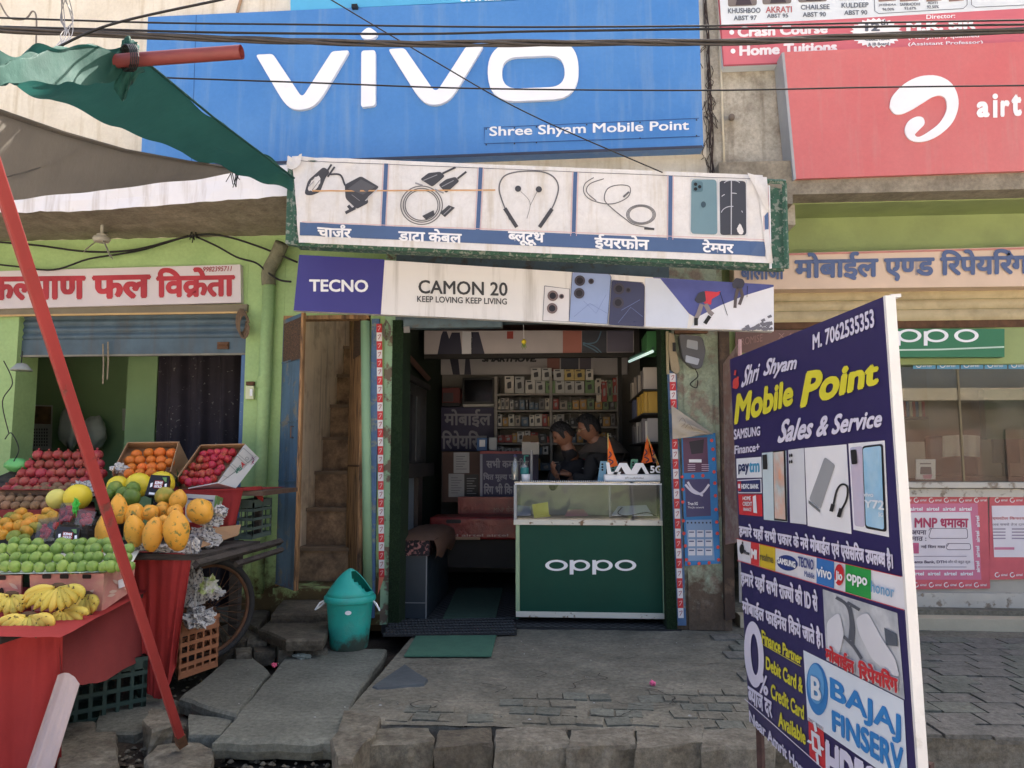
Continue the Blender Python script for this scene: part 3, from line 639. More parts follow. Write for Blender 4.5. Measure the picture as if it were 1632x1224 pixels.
# two phones
decal(bn, BP, rpoly([(1101, 288), (1141, 288), (1142, 376), (1100, 374)], 6), flat((112, 142, 152)), 1, 'picture_phone')
decal(bn, BP, rpoly([(1145, 290), (1187, 291), (1188, 377), (1146, 376)], 6), flat((64, 66, 74)), 1, 'picture_phone')
strokes(bn, BP, [rpoly([(1100, 287), (1142, 287), (1143, 377), (1099, 375), (1100, 287)], 0, 1), rpoly([(1145, 289), (1188, 290), (1189, 378), (1146, 377), (1145, 289)], 0, 1)], 1.2, flat((200, 205, 210)), 2, 'picture_outline', False)
decal(bn, BP, rpoly([(1103, 291), (1119, 291), (1119, 308), (1103, 308)], 4), flat((86, 116, 128)), 2, 'picture_camera')
for c_ in ((1107.5, 296), (1107.5, 303.5), (1114, 300)): decal(bn, BP, ell(*c_, 2.8, 2.8, 12), BLACK, 3, 'picture_lens')
decal(bn, BP, ell(1120, 328, 4, 5, 14), flat((60, 80, 92)), 2, 'picture_mark')
strokes(bn, BP, [[(1164, 291), (1164, 376)]], 1.6, flat((180, 182, 190)), 3, 'picture_edge', False)
strokes(bn, BP, [ell(1165, 318, 17, 8, 14, 0, 200, 340), ell(1165, 343, 17, 12, 14, 0, 190, 350), ell(1165, 296, 13, 6, 12, 0, 200, 340)], 1.2, flat((190, 192, 200)), 2, 'picture_arc')
# folded corners of the flex
mb = MB(); mb.grid(lambda a, b: PB.at(1188+14*a*(1-b)+30*b+6*a, 280+6*a+58*b, .05+.02*math.sin(3*b)*a), 6, 8); part('curled_corner', mb, M_ban, bn, smooth=True)
mb = MB(); mb.grid(lambda a, b: PB.at(463+22*a-3*b, 252+18*b+4*math.sin(a*4), .045+.02*noise.noise(Vector((a*4, b*4, 3)))), 8, 6); part('folded_corner', mb, M_ban, bn, smooth=True)
mb = MB(); mb.grid(lambda a, b: PB.at(1204+16*b+20*a*(1-b*.5)-4*a, 285+132*b, .03+.012*math.sin(b*9)*a), 4, 20); part('flex_edge', mb, M_ban, bn, smooth=True)

# long phone advert below it
YC = -.42; PC = YP(YC)
cs = thing('phone_advert_board', 'long sagging white and indigo advert board with three phones and climbers', 'signboard', tuple(W(850, 500, YC)))
OUT = [(477, 406), (1233, 454), (1233, 528), (1040, 522), (700, 505), (468, 495)]
M_ind = mat('indigo print', lin((62, 60, 132)), .4, .06, 3); M_cw = mat('cream white flex', lin((226, 224, 222)), .5, .03, 3, .05, 10, streak=lin((176, 172, 166)))
hull('panel', YC, YC+.06, OUT, M_cw, cs)
decal(cs, PC, [(477, 406), (613, 413.5), (607, 501), (468, 495)], M_ind, 1)
T(cs, PC, 'TECNO', 493, 445, 587, 465, WHITE, .012, bold=.03)
T(cs, PC, 'CAMON 20', 667, 446, 809, 468, flat((60, 60, 62)), .03, bold=.02)
T(cs, PC, 'KEEP LOVING KEEP LIVING', 665, 471.5, 808, 481.5, flat((70, 70, 72)), .03, bold=.02)
PH = [([(868, 456), (908, 461), (907, 513), (865, 511)], (222, 220, 222)), ([(912, 434), (971, 437), (974, 442), (968, 517), (907, 513)], (150, 168, 208)), ([(975, 447), (1024, 451), (1027, 457), (1026, 521), (970, 518)], (66, 68, 96))]
for k, (q, c_) in enumerate(PH):
    decal(cs, PC, rpoly(q, 4), flat(c_, .3), 1+k, 'picture_phone'); strokes(cs, PC, [list(q)+[q[0]]], .9, flat((70, 74, 96)), 4+k, 'picture_outline', False)
for (x, y, r_) in ((881, 472, 8.5), (880, 492, 8.5), (895, 473, 4), (924, 448, 8.5), (923, 468, 8.5), (942, 449, 4.5), (986, 461, 9), (985, 483, 9), (1001, 463, 4.5)):
    decal(cs, PC, ell(x, y, r_, r_, 18), flat((70, 66, 78)) if x > 900 else flat((120, 104, 104)), 8, 'picture_lens'); decal(cs, PC, ell(x, y, r_*.62, r_*.62, 14), flat((34, 32, 40)), 9, 'picture_lens')
strokes(cs, PC, [[(930, 480), (950, 500), (966, 470)], [(915, 505), (940, 484), (968, 500)], [(985, 515), (1005, 490), (1024, 505)], [(990, 495), (1020, 478)]], .6, flat((120, 134, 180)), 6, 'picture_facet', False)
decal(cs, PC, [(1040, 442), (1233, 454), (1233, 462), (1180, 480), (1150, 492), (1112, 508), (1098, 500), (1080, 478), (1060, 458)], mat('printed sky', lin((84, 92, 158)), .5, .25, 3), 1)
decal(cs, PC, [(1233, 457), (1233, 527), (1100, 523), (1112, 505), (1150, 486), (1190, 470)], flat((228, 230, 238)), 2)
decal(cs, PC, [(1028, 443), (1052, 444), (1062, 456), (1080, 478), (1098, 502), (1095, 523), (1029, 520)], flat((208, 216, 232)), 2)
rr_ = random.Random(4)
many(cs, PC, [[(x, y), (x+6, y-3), (x+8, y+1), (x+2, y+3)] for x, y in [(1172+rr_.random()*52, 525-rr_.random()**1.5*(30 if i > 30 else 12)) for i in range(60)] if y > 530-(x-1165)*.45], flat((110, 110, 120)), 4, 'picture_rocks')
# climbers printed on it
decal(cs, PC, rpoly([(1116, 470), (1124, 464), (1143, 466), (1148, 464), (1146, 470), (1134, 477), (1133, 486), (1122, 484)], 2), flat((206, 62, 76)), 4, 'picture_jacket')
decal(cs, PC, rpoly([(1106, 479), (1113, 467), (1123, 464), (1125, 481), (1112, 484)], 3), flat((60, 62, 78)), 5, 'picture_backpack')
strokes(cs, PC, [[(1118, 485), (1113, 500), (1109, 508)], [(1124, 485), (1131, 498), (1136, 502)]], 7, flat((140, 132, 134)), 4, 'picture_legs', False); strokes(cs, PC, [[(1109, 507), (1109, 519)], [(1131, 504), (1123, 516)]], 6, BLACK, 5, 'picture_boots', False)
strokes(cs, PC, [[(1147, 466), (1159, 503)], [(1191, 456), (1190, 474)]], .8, BLACK, 5, 'picture_pole', False)
decal(cs, PC, rpoly([(1166, 452), (1172, 443), (1184, 445), (1187, 452), (1183, 460), (1168, 460)], 3), flat((66, 68, 84)), 4, 'picture_backpack'); strokes(cs, PC, [[(1176, 459), (1172, 476), (1171, 491)], [(1180, 460), (1183, 472), (1178, 486)]], 5, flat((92, 84, 88)), 4, 'picture_legs', False)

# red telecom signboard
YA = -.22; PA = YP(YA)
M_ared = mat('glare-paled red sheet', lin((202, 106, 106)), .4, .04, 1, .02, 3, spec=.4, col2=lin((204, 124, 122)), mix=.4, sharp=.6, streak=lin((196, 130, 126)), fine=.06)  # red paled to put veiling lens glare into the colour; streaks are dust
ar = thing('red_signboard', 'huge pale red airtel signboard with white swirl on the right', 'signboard', tuple(W(1450, 285, YA)))
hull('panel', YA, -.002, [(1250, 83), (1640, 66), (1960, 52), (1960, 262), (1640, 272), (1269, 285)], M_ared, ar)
mb = MB(); mb.prism([PA.at(*p)+Vector((0, .0, 0)) for p in [(1246, 84), (1250, 83), (1269, 285), (1265, 287)]], (0, .2, 0)); part('side_edge', mb, mat('grey galvanised edge', lin((160, 164, 168)), .5, .1), ar)
SWO = catmull([(1417, 172), (1421, 155), (1440, 135), (1465, 123), (1492, 122), (1513, 132), (1524, 150), (1526, 172), (1517, 196), (1499, 214), (1478, 225), (1459, 227), (1446, 221), (1441, 208), (1447, 194), (1460, 187), (1470, 189), (1472, 199), (1463, 209), (1457, 216), (1464, 219), (1480, 210), (1497, 196), (1507, 178), (1507, 162), (1500, 154), (1487, 155), (1470, 165), (1452, 176), (1436, 183), (1424, 182), (1417, 172)], 4)
raised(ar, PA, SWO[:-1], WHITE, .012, 'swirl')
for ch, u0, u1, v0, v1 in (('a', 1556, 1577, 162, 188), ('ı', 1582, 1589, 160, 188), ('r', 1594, 1609, 160, 187), ('t', 1611, 1628, 150, 186), ('e', 1632, 1656, 160, 186), ('l', 1664, 1670, 146, 186)):
    if ch == 'ı': rect(ar, PA, u0, v0, u1, v1, WHITE, 3, 'letter'); decal(ar, PA, ell(1585.5, 154, 4.5, 4.5, 14), WHITE, 3, 'letter'); continue
    T(ar, PA, ch, u0, v0, u1, v1, WHITE, -.03, bold=.05, layer=2, name='letter')

# tuition poster board at the top right
YM = -.09; PM = YP(YM)
tb = thing('tuition_board', 'red and white coaching class board at the top right, partly behind the red signboard', 'signboard', tuple(W(1400, 100, YM)))
M_tred = flat((202, 108, 118), .45)
hull('panel', YM, -.002, [(1143, -80), (1700, -100), (1700, 88), (1400, 96), (1153, 106)], flat((214, 222, 228), .45), tb)
decal(tb, PM, [(1146, 40), (1350, 30), (1640, 13), (1700, 10), (1700, 86), (1400, 95), (1154, 104.5)], M_tred, 1)
strokes(tb, PM, [[(1144, -20), (1153, 105), (1400, 95)]], 3, flat((150, 70, 74)), 2, 'trim', False)
gy = flat((96, 104, 116)); rd = flat((172, 96, 100))
for s_, u0, v0, u1, v1, m_ in (('KHUSHBOO', 1160, 13.5, 1212, 22, gy), ('ABST 97', 1169, 25.5, 1206, 33, gy), ('AKRATI', 1220, 11, 1262, 21, rd), ('ABST 95', 1222, 22.5, 1256, 29, gy), ('CHAILSEE', 1276, 8, 1322, 16, gy), ('ABST 90', 1279, 20, 1316, 27.5, gy), ('KULDEEP', 1341, 5, 1384, 13, gy), ('ABST 90', 1345, 17, 1382, 24.5, gy),
        ('JAYENDRA', 1400, 6.5, 1428, 11, gy), ('SAMRADDHI', 1434, 5, 1466, 10, gy), ('96.00%', 1406, 13, 1425, 17.5, gy), ('93.67%', 1441, 11.5, 1460, 16, gy), ('92.50%', 1477, 9, 1496, 14, gy), ('ADITI', 1478, 3, 1494, 7, gy)):
    T(tb, PM, s_, u0, v0, u1, v1, m_, -.02, bold=.025)
for u0 in (1160, 1215, 1272, 1336): 
    decal(tb, PM, rpoly([(u0, -40), (u0+46, -42), (u0+46, 9-(u0-1160)*.06), (u0, 11-(u0-1160)*.06)], 4), flat((120, 112, 108)), 2, 'portrait_frame')
    decal(tb, PM, [(u0+12, 9-(u0-1160)*.06), (u0+16, -8), (u0+32, -8), (u0+38, 8-(u0-1160)*.06)], flat((70, 60, 64)), 3, 'portrait_shoulders')
strokes(tb, PM, [[(1392, -30), (1394, 18), (1400, 22), (1535, 14), (1541, 8), (1541, -30)], [(1548, -30), (1548, 8), (1554, 12), (1640, 8)]], 1, gy, 2, 'frame_line', False)
for u0, w_ in ((1400, 28), (1434, 30), (1476, 24), (1512, 24)): decal(tb, PM, [(u0, -20), (u0+w_, -22), (u0+w_, 1), (u0, 3)], flat((140, 110, 104)), 2, 'portrait')
T(tb, PM, 'Crash Course', 1175, 43, 1319, 60, flat((232, 228, 232)), -.045, bold=.05); decal(tb, PM, ell(1166, 52, 4, 4, 12), WHITE, 3, 'bullet')
T(tb, PM, 'Home Tuitions', 1178, 73, 1334, 90, flat((232, 228, 232)), -.045, bold=.05); decal(tb, PM, ell(1168, 82, 4, 4, 12), WHITE, 3, 'bullet')
star = []
for i in range(56):
    r_ = 1.0 if i % 2 else .86; t_ = 2*math.pi*i/56; star.append((1396+42*r_*math.cos(t_), 53+24*r_*math.sin(t_)))
decal(tb, PM, star, WHITE, 3, 'starburst')
T(tb, PM, '12', 1378, 37, 1402, 51, gy, -.02, bold=.05, layer=4); T(tb, PM, 'th', 1402, 32, 1415, 41, gy, -.02, bold=.04, layer=4); T(tb, PM, 'CBSE, RBSE', 1378, 61, 1418, 67, gy, -.04, bold=.03, layer=4); T(tb, PM, '& IB Board', 1383, 69, 1416, 74, gy, -.04, bold=.03, layer=4)
T(tb, PM, 'Director:', 1476, 24, 1522, 31, WHITE, -.05, bold=.02); T(tb, PM, 'M.K. SIR', 1444, 36, 1555, 51, WHITE, -.04, bold=.06)
T(tb, PM, '(Net J.R.F.) qualified', 1447, 57, 1560, 65, WHITE, -.03, bold=.02); T(tb, PM, '(Assistant Professor)', 1447, 68, 1566, 75, WHITE, -.03, bold=.02)

# hand-lettered fruit seller sign
YF = -.05; PF = YP(YF)
fs_ = thing('fruit_seller_sign', 'white board with red Hindi lettering above the fruit shop shutter', 'signboard', tuple(W(190, 485, YF)))
hull('panel', YF, -.002, [(-420, 452), (0, 432), (383, 421.5), (384, 482), (0, 492), (-420, 500)], mat('off-white sign', lin((206, 198, 200)), .6, .05, 3, .05), fs_)
Mr = mat('brick red lettering', lin((170, 50, 58)), .5, .2, 3)
T(fs_, PF, 'कल्याण', -22, 441, 137, 480, Mr, -.012, bold=.045); T(fs_, PF, 'फल', 147, 439, 241, 478, Mr, -.02, bold=.045); T(fs_, PF, 'विक्रेता', 249, 427, 375, 476, Mr, -.018, bold=.045)
T(fs_, PF, '9982395711', 324, 425.5, 370, 433.5, flat((150, 50, 56)), -.03, bold=.015, shear=.2)

# Hindi name band of the shop on the right
YN = .16; PN = YP(YN)
hb = thing('hindi_name_board', 'peach board with blue Hindi lettering over the right-hand shop', 'signboard', tuple(W(1440, 455, YN)))
hull('panel', YN, .328, [(1170, 406), (1640, 393), (1960, 386), (1960, 452), (1640, 456), (1170, 462)], flat((214, 190, 168), .6), hb)
hull('border', YN-.004, YN-.001, [(1170, 406), (1960, 386), (1960, 389), (1170, 409)], flat((190, 130, 120)), hb)
bl_ = flat((86, 102, 140)); YNP = YP(YN-.006)
T(hb, YNP, 'बालाजी', 1180, 413, 1250, 447, bl_, -.015, bold=.04); T(hb, YNP, 'मोबाईल एण्ड रिपेयरिंग', 1266, 403, 1641, 452, bl_, -.02, bold=.04)
# ================================================================ standing advertising board
def cam_pt(u, v, d):      # point at depth d along the lens axis
    r = ray(u, v); f = CR @ Vector((0, 0, -1)); return CP + r*(d/r.dot(f))
tl = cam_pt(1163, 573, 3.0); bl = cam_pt(1194, 1148, 3.0); tr = cam_pt(1410, 472, 1.83)
nrm = (tr-tl).cross(bl-tl).normalized(); PS = Plane(tl, nrm); nb_ = PS.n
sb = thing('standing_signboard', 'purple standing Mobile Point advert board with white edges, nearest to the camera', 'signboard', (tl.x, tl.y, -.40))
M_pur = mat('deep purple print', lin((50, 44, 92)), .35, .05, 3, spec=.4)
edge = [(1163, 573), (1410, 472), (1463, 1255), (1470, 1420), (1194, 1148)]
mb = MB(); mb.prism([PS.at(u, v) for u, v in [(1163, 573), (1410, 472), (1477, 1432), (1194, 1148)]], tuple(-nb_*.019)); part('panel', mb, [M_pur], sb)
mb = MB(); P4 = [PS.at(u, v) for u, v in [(1163, 573), (1410, 472), (1477, 1432), (1194, 1148)]]
def bar(a, b, r_=.005, nm='frame_bar'):
    mb = MB(); d = (b-a).normalized(); side = d.cross(nb_).normalized(); o = -nb_*.018
    q = [a+side*r_+nb_*.0+o, a-side*r_+o]; 
    A = [a+nb_*.004+side*r_, a+nb_*.004-side*r_, a-nb_*.021-side*r_, a-nb_*.021+side*r_]
    B = [p+(b-a) for p in A]; mb.add(A+B, [(0, 1, 2, 3), (7, 6, 5, 4), (0, 4, 5, 1), (1, 5, 6, 2), (2, 6, 7, 3), (3, 7, 4, 0)])
    return part(nm, mb, mat('white edge tape', lin((214, 214, 214)), .5, .05, 6, .1, 30, col2=lin((180, 178, 172)), mix=.3, sharp=.2), sb)
ex = (P4[1]-P4[0]).normalized(); bar(P4[1]+ex*.005, P4[2]+ex*.005); 
bar(P4[0]-Vector((0, 0, .0))-nb_*.02, P4[1]-nb_*.02, .004)
Mleg = mat('rusty angle iron', lin((70, 50, 46)), .7, .3, 20, .2)
for a in (P4[3]+ex*.035, P4[2]-ex*.02):
    mb = MB(); q = a-nb_*.03; mb.tube([q+Vector((0, 0, .3)), Vector((q.x-.0, q.y, -.40))], .016, 4); part('leg', mb, Mleg, sb)
YEL = flat((214, 208, 62), .4); LAV = flat((214, 212, 232), .4); PK = flat((40, 40, 44))
def Q(text, bl_, br_, tl_, tr_=None, m=LAV, **k): return ptext(sb, PS, text, (bl_, br_, tl_)+((tr_,) if tr_ else ()), m, **k)
Q('M. 7062535353', (1297, 558), (1396, 521), (1297, 533), (1394, 491), bold=.032)
Q('Shri', (1182, 619), (1212, 605), (1188, 582), (1213, 577), bold=.03, shear=.35); Q('Shyam', (1216, 608), (1272, 594), (1222, 571), (1272, 566), bold=.035, shear=.3)
Q('Mobile', (1171, 678), (1266, 645), (1174, 628), (1266, 603), m=YEL, bold=.045, shear=.08); Q('Point', (1276, 652), (1403, 612), (1284, 592), (1402, 570), m=YEL, bold=.045, shear=.08)
Q('Sales & Service', (1240, 707), (1408, 680), (1246, 668), (1408, 652), bold=.035, shear=.25)
Q('SAMSUNG', (1171, 701), (1213, 694), (1171, 684), (1213, 679), bold=.032); Q('Finance+', (1172, 724), (1212, 719), (1172, 710), (1212, 705), bold=.03)
# payment logos
W_ = flat((220, 226, 234), .4)
def D(pts, m, l=1, nm='print'): return decal(sb, PS, pts, m, l, nm)
D([(1174, 731), (1214, 728), (1215, 761), (1175, 762)], W_); Q('pay', (1178, 756), (1195, 757), (1178, 740), (1195, 738), m=flat((40, 54, 104)), bold=.032); Q('tm', (1195, 753), (1212, 753), (1195, 737), (1212, 735), m=flat((80, 160, 200)), bold=.032)
D([(1176, 765), (1214, 763), (1215, 786), (1177, 786)], W_); D([(1177, 766.5), (1213, 764.5), (1213.5, 784.5), (1178, 784.5)], flat((48, 56, 108)), 2); D([(1177, 767), (1183, 767), (1183, 782), (1178, 782)], flat((190, 50, 62)), 3); D([(1179, 771), (1182, 771), (1182, 778), (1179, 778)], W_, 4); Q('HDFC BANK', (1184, 779), (1212, 779), (1184, 771), (1212, 771), m=W_, bold=.05, layer=4)
D([(1177, 788), (1215, 788), (1216, 823), (1179, 820)], flat((200, 52, 60))); Q('HOME', (1185, 797), (1198, 797.5), (1185, 791), (1198, 790.5), m=W_, bold=.03); Q('CREDIT', (1185, 806), (1200, 806.5), (1185, 799.5), (1200, 799.5), m=W_, bold=.03); Q('FINANCE', (1186, 814), (1199, 815), (1186, 809), (1199, 809), m=W_, bold=.02); D([(1201, 791), (1206, 789), (1208, 818), (1202, 817)], W_, 2)
# product pictures
D([(1215, 722), (1254, 718), (1256, 832), (1218, 828)], flat((196, 214, 222)), 1); D([(1233, 719), (1253, 717), (1256, 831), (1235, 829)], PK, 2); D([(1234.5, 721), (1251, 719), (1254, 828), (1237, 826)], mat('printed pastel screen', lin((180, 200, 204)), .4, .3, 9, col2=lin((226, 150, 110)), mix=.45, sharp=.5), 3)
D([(1217, 725), (1224, 724), (1225, 748), (1218, 748)], PK, 3)
D([(1257, 717), (1282, 714), (1286, 836), (1260, 833)], flat((206, 210, 218)), 1)
for c_ in ((1261, 726), (1264, 725.5), (1261, 736), (1264, 735.5)): D(ell(*c_, 1.3, 3, 8), PK, 3)
D([(1283, 714), (1350, 708), (1358, 851), (1288, 838)], flat((226, 228, 234)), 1)
D(rpoly([(1316, 728), (1333, 741), (1309, 812), (1291, 796)], 4), flat((148, 152, 158)), 2); D([(1291, 797), (1309, 813), (1309, 817), (1291, 802)], flat((110, 114, 118)), 3)
strokes(sb, PS, [[(1331, 803), (1336, 782), (1344, 772), (1353, 776), (1352, 795), (1344, 812)]], 3, PK, 3, 'picture_cable'); strokes(sb, PS, [[(1331, 803), (1328, 815)], [(1344, 810), (1340, 824)]], 6, PK, 4, 'picture_plug', False)
D([(1353, 707), (1411, 702), (1418, 856), (1361, 844)], flat((226, 228, 234)), 1); D(rpoly([(1356, 713), (1376, 711), (1380, 840), (1364, 838)], 4), mat('printed gradient back', lin((170, 190, 220)), .35, .2, 5, col2=lin((206, 184, 200)), mix=.5, sharp=.7), 2); D(rpoly([(1376, 711), (1409, 707), (1415, 848), (1381, 842)], 5), PK, 2); D(rpoly([(1378, 714), (1407, 710), (1412, 844), (1383, 838)], 4), mat('printed blue screen', lin((130, 180, 214)), .35, .25, 6, col2=lin((190, 214, 228)), mix=.4, sharp=.6), 3)
D(rpoly([(1359, 717), (1368, 716), (1370, 739), (1361, 740)], 2), PK, 4); Q('vivo', (1381, 791), (1397, 792), (1381, 785), (1397, 785), m=W_, bold=.03, layer=5); Q('Y72', (1382, 808), (1414, 813), (1382, 796), (1414, 797), m=W_, bold=.03, layer=5); Q('5G', (1405, 823), (1412, 824), (1405, 816), (1412, 817), m=W_, bold=.03, layer=5)
# Hindi lines and brand strip
Q('हमारे यहाँ सभी प्रकार के नये मोबाईल एवं एसेसरिज उपलब्ध है।', (1179, 857), (1426, 913), (1179, 832), (1424, 874), bold=.045)
D([(1175, 858), (1440, 919), (1444, 972), (1177, 893)], flat((216, 218, 226), .4)); strokes(sb, PS, [[(1175, 858), (1440, 919)], [(1177, 893), (1444, 972)]], 1.2, flat((190, 60, 70)), 3, 'rule', False)
def strip(u): return 858+(u-1175)*.23, 893+(u-1177)*.296
def SD_(u0, u1, m, l=2): a0, b0 = strip(u0); a1, b1 = strip(u1); return D([(u0, a0+.8), (u1, a1+.8), (u1, b1-.8), (u0, b0-.8)], m, l)
def SQ(t_, u0, u1, f0, f1, m, b_=.03, l=4):
    a0, b0 = strip(u0); a1, b1 = strip(u1); return Q(t_, (u0, a0+(b0-a0)*f1), (u1, a1+(b1-a1)*f1), (u0, a0+(b0-a0)*f0), (u1, a1+(b1-a1)*f0), m=m, bold=b_, layer=l)
D(ell(1184, 875, 3.6, 8, 14), PK, 3); D(ell(1185, 865, 1, 2.4, 8), PK, 3); SQ('iPhone', 1188, 1197, .42, .62, PK)
SD_(1198, 1211, flat((206, 62, 66))); SQ('MI', 1200, 1209, .28, .72, WHITE, .06); SD_(1212, 1237, flat((206, 180, 52))); SQ('realme', 1214, 1235, .35, .68, flat((120, 110, 70)), .02)
D(ell(1256, 897, 17, 12, 24, .25), flat((44, 62, 130)), 2); SQ('SAMSUNG', 1242, 1271, .36, .62, WHITE, .05); SQ('TECNO', 1275, 1300, .12, .52, flat((70, 80, 140)), .03); SQ('Mobile', 1285, 1301, .62, .84, flat((90, 100, 150)), .02)
SD_(1303, 1331, flat((60, 116, 184))); SQ('vivo', 1305, 1329, .3, .7, WHITE, .02); D(ell(1340, 916, 7.5, 17, 24), flat((196, 44, 54)), 3); SQ('Jio', 1335, 1346, .3, .72, WHITE, .04)
SD_(1349, 1390, flat((48, 152, 74))); SQ('oppo', 1353, 1386, .3, .68, WHITE, .03); SQ('honor', 1392, 1429, .34, .72, flat((110, 160, 200)), .01)
Q('हमारे यहाँ सभी राज्यों की ID से', (1182, 934), (1306, 981), (1182, 904), (1304, 940), bold=.045); Q('मोबाईल फाईनेंस किये जाते है।', (1184, 979), (1314, 1038), (1184, 950), (1312, 1000), bold=.045)
# repair picture
D([(1312, 939), (1431, 977), (1443, 1115), (1318, 1052)], mat('printed grey photo', lin((190, 194, 200)), .4, .12, 6, col2=lin((150, 156, 166)), mix=.45, sharp=.3), 1)
strokes(sb, PS, [[(1334, 952), (1352, 965), (1358, 990), (1356, 1020)], [(1356, 966), (1362, 1000), (1360, 1030)], [(1352, 960), (1372, 972)], [(1346, 1014), (1362, 1030), (1375, 1050)]], 5, flat((90, 94, 104)), 2, 'picture_tool'); D(rpoly([(1366, 985), (1385, 975), (1410, 1020), (1430, 1050), (1437, 1080), (1420, 1074), (1392, 1050), (1372, 1010)], 8), flat((206, 208, 216)), 3, 'picture_hand')
D(rpoly([(1320, 990), (1340, 975), (1348, 1010), (1338, 1050), (1322, 1045)], 8), flat((210, 212, 220)), 3, 'picture_hand'); D([(1412, 1000), (1432, 1010), (1434, 1030), (1415, 1028)], flat((84, 92, 104)), 3)
Q('मोबाईल', (1320, 1053), (1368, 1078), (1320, 1025), (1366, 1046), m=WHITE, bold=.08, layer=4); Q('मोबाईल', (1320, 1053), (1368, 1078), (1320, 1025), (1366, 1046), m=flat((192, 50, 58)), bold=.045, layer=6)
Q('रिपेयरिंग', (1374, 1081), (1438, 1106), (1372, 1050), (1436, 1072), m=WHITE, bold=.08, layer=4); Q('रिपेयरिंग', (1374, 1081), (1438, 1106), (1372, 1050), (1436, 1072), m=flat((192, 50, 58)), bold=.045, layer=6)
# zero per cent and list
z0 = ell(1203, 1043, 15.5, 53, 30, -.06); z1 = ell(1204, 1043, 6, 33, 24, -.06); decal(sb, PS, z0, LAV, 2, 'numeral', holes=[list(reversed(z1))])
Q('%', (1211, 1104), (1226, 1110), (1211, 1070), (1225, 1078), bold=.03); Q('ब्याज दर', (1194, 1120), (1233, 1148), (1193, 1092), (1231, 1118), bold=.04)
Q('Finance Partner', (1216, 1026), (1279, 1060), (1215, 1003), (1280, 1042), m=YEL, bold=.032); Q('Debit Card &', (1222, 1066), (1281, 1106), (1222, 1045), (1281, 1080), m=YEL, bold=.035); Q('Credit Card', (1230, 1112), (1283, 1148), (1230, 1088), (1283, 1124), m=YEL, bold=.035); Q('Available', (1242, 1158), (1286, 1188), (1242, 1132), (1285, 1164), m=YEL, bold=.035)
strokes(sb, PS, [[(1218, 1027), (1279, 1062)]], 1, YEL, 3, 'rule', False); strokes(sb, PS, [[(1189, 1114), (1322, 1232)]], 1.2, LAV, 3, 'rule', False)
Q('Near Amrit Hospital Diggi Road', (1196, 1155), (1362, 1326), (1195, 1131), (1360, 1296), bold=.032)
D([(1281, 1036), (1441, 1116), (1449, 1260), (1288, 1148)], flat((214, 224, 236), .4)); cc = ell(1304, 1098, 17, 42, 30, -.08); D(cc, flat((54, 124, 190)), 2); D(ell(1303, 1090, 13, 32, 24, -.08), flat((96, 158, 212)), 3)
Q('B', (1297, 1112), (1313, 1120), (1296, 1076), (1312, 1082), m=W_, bold=.03, layer=5)
Q('BAJAJ', (1325, 1122), (1438, 1189), (1324, 1078), (1438, 1140), m=flat((52, 128, 196)), bold=.032); Q('FINSERV', (1328, 1165), (1442, 1240), (1327, 1130), (1442, 1192), m=flat((52, 128, 196)), bold=.045)
D([(1289, 1143), (1313, 1159), (1318, 1231), (1291, 1207)], flat((200, 52, 60)), 1); D([(1294, 1163), (1308, 1173), (1311, 1206), (1296, 1194)], W_, 2); D([(1299, 1173), (1304, 1177), (1306, 1195), (1300, 1190)], flat((200, 52, 60)), 3)
strokes(sb, PS, [[(1300, 1150), (1303, 1166)], [(1304, 1200), (1306, 1218)], [(1289.5, 1180), (1296, 1184)], [(1309, 1190), (1315, 1195)]], 4, W_, 3, 'print', False)
Q('HDFC', (1318, 1240), (1400, 1290), (1317, 1176), (1400, 1226), bold=.06)
strokes(sb, PS, [[(1170, 618), (1176, 612), (1178, 600)], [(1174, 590), (1173, 598)]], 3, flat((196, 70, 66)), 3, 'emblem'); D(ell(1174, 611, 5, 9, 14), flat((196, 70, 66)), 2, 'emblem')
# ================================================================ fruit shop front
C = cam_pt
def pxr(px, d): return px*d/1200
def quad3(mb, q): mb.sheet([C(*p) for p in q]); return mb
M_shut = mat('blue grey shutter', lin((80, 100, 112)), .5, .14, 4, .08, 20, col2=lin((64, 80, 88)), mix=.4, sharp=.4, metal=.1, streak=lin((84, 84, 80)))
sh = thing('roller_shutter', 'half-raised blue-grey roller shutter over the fruit shop', 'shutter', tuple(W(190, 560, .06)))
def zY(v, Y=.06, u=200): return W(u, v, Y).z
sx0, sx1 = -9, Xj0-.005
for k, (v0, v1) in enumerate(((498, 508), (508, 519), (519, 530), (530, 541))):
    mb = MB(); z0, z1 = zY(v1), zY(v0); n = 6
    prof = [(.0, 0), (.22, -.006), (.5, -.016), (.78, -.006), (1, 0)]
    o = [Vector((x, .06+dy, z0+(z1-z0)*t)) for x in (sx0, sx1) for t, dy in prof]; mb.add(o, [(i, i+1, i+6, i+5) for i in range(4)]); part('slat', mb, M_shut, sh, smooth=True)
mb = MB(); mb.box((sx0, .045, zY(566)), (sx1, .065, zY(541))); part('bottom_rail', mb, M_shut, sh)
mb = MB(); mb.box((sx0, .035, zY(568)), (sx1, .07, zY(565))); part('rail_lip', mb, mat('dirty lip', lin((130, 128, 116)), .6, .2, 10), sh)
mb = MB(); mb.box((sx0, -.03, zY(500, -.02)), (sx1+.02, .10, zY(488, -.02))); part('hood', mb, mat('grey brown hood', lin((120, 112, 92)), .7, .15, 5, .2, 20), sh)
mb = MB(); mb.box((sx0, -.036, zY(502, -.03)), (sx1+.02, -.0301, zY(499, -.03))); part('hood_edge', mb, mat('ochre edge', lin((190, 160, 110)), .7), sh)
for u in (8, 355):
    mb = MB(); pbox(mb, u-9, 545, u+9, 556, .03, .045); mb.tube([W(u-6, 550, .025), W(u+8, 550, .025)], .008, 6); part('lock', mb, M_rust, sh)
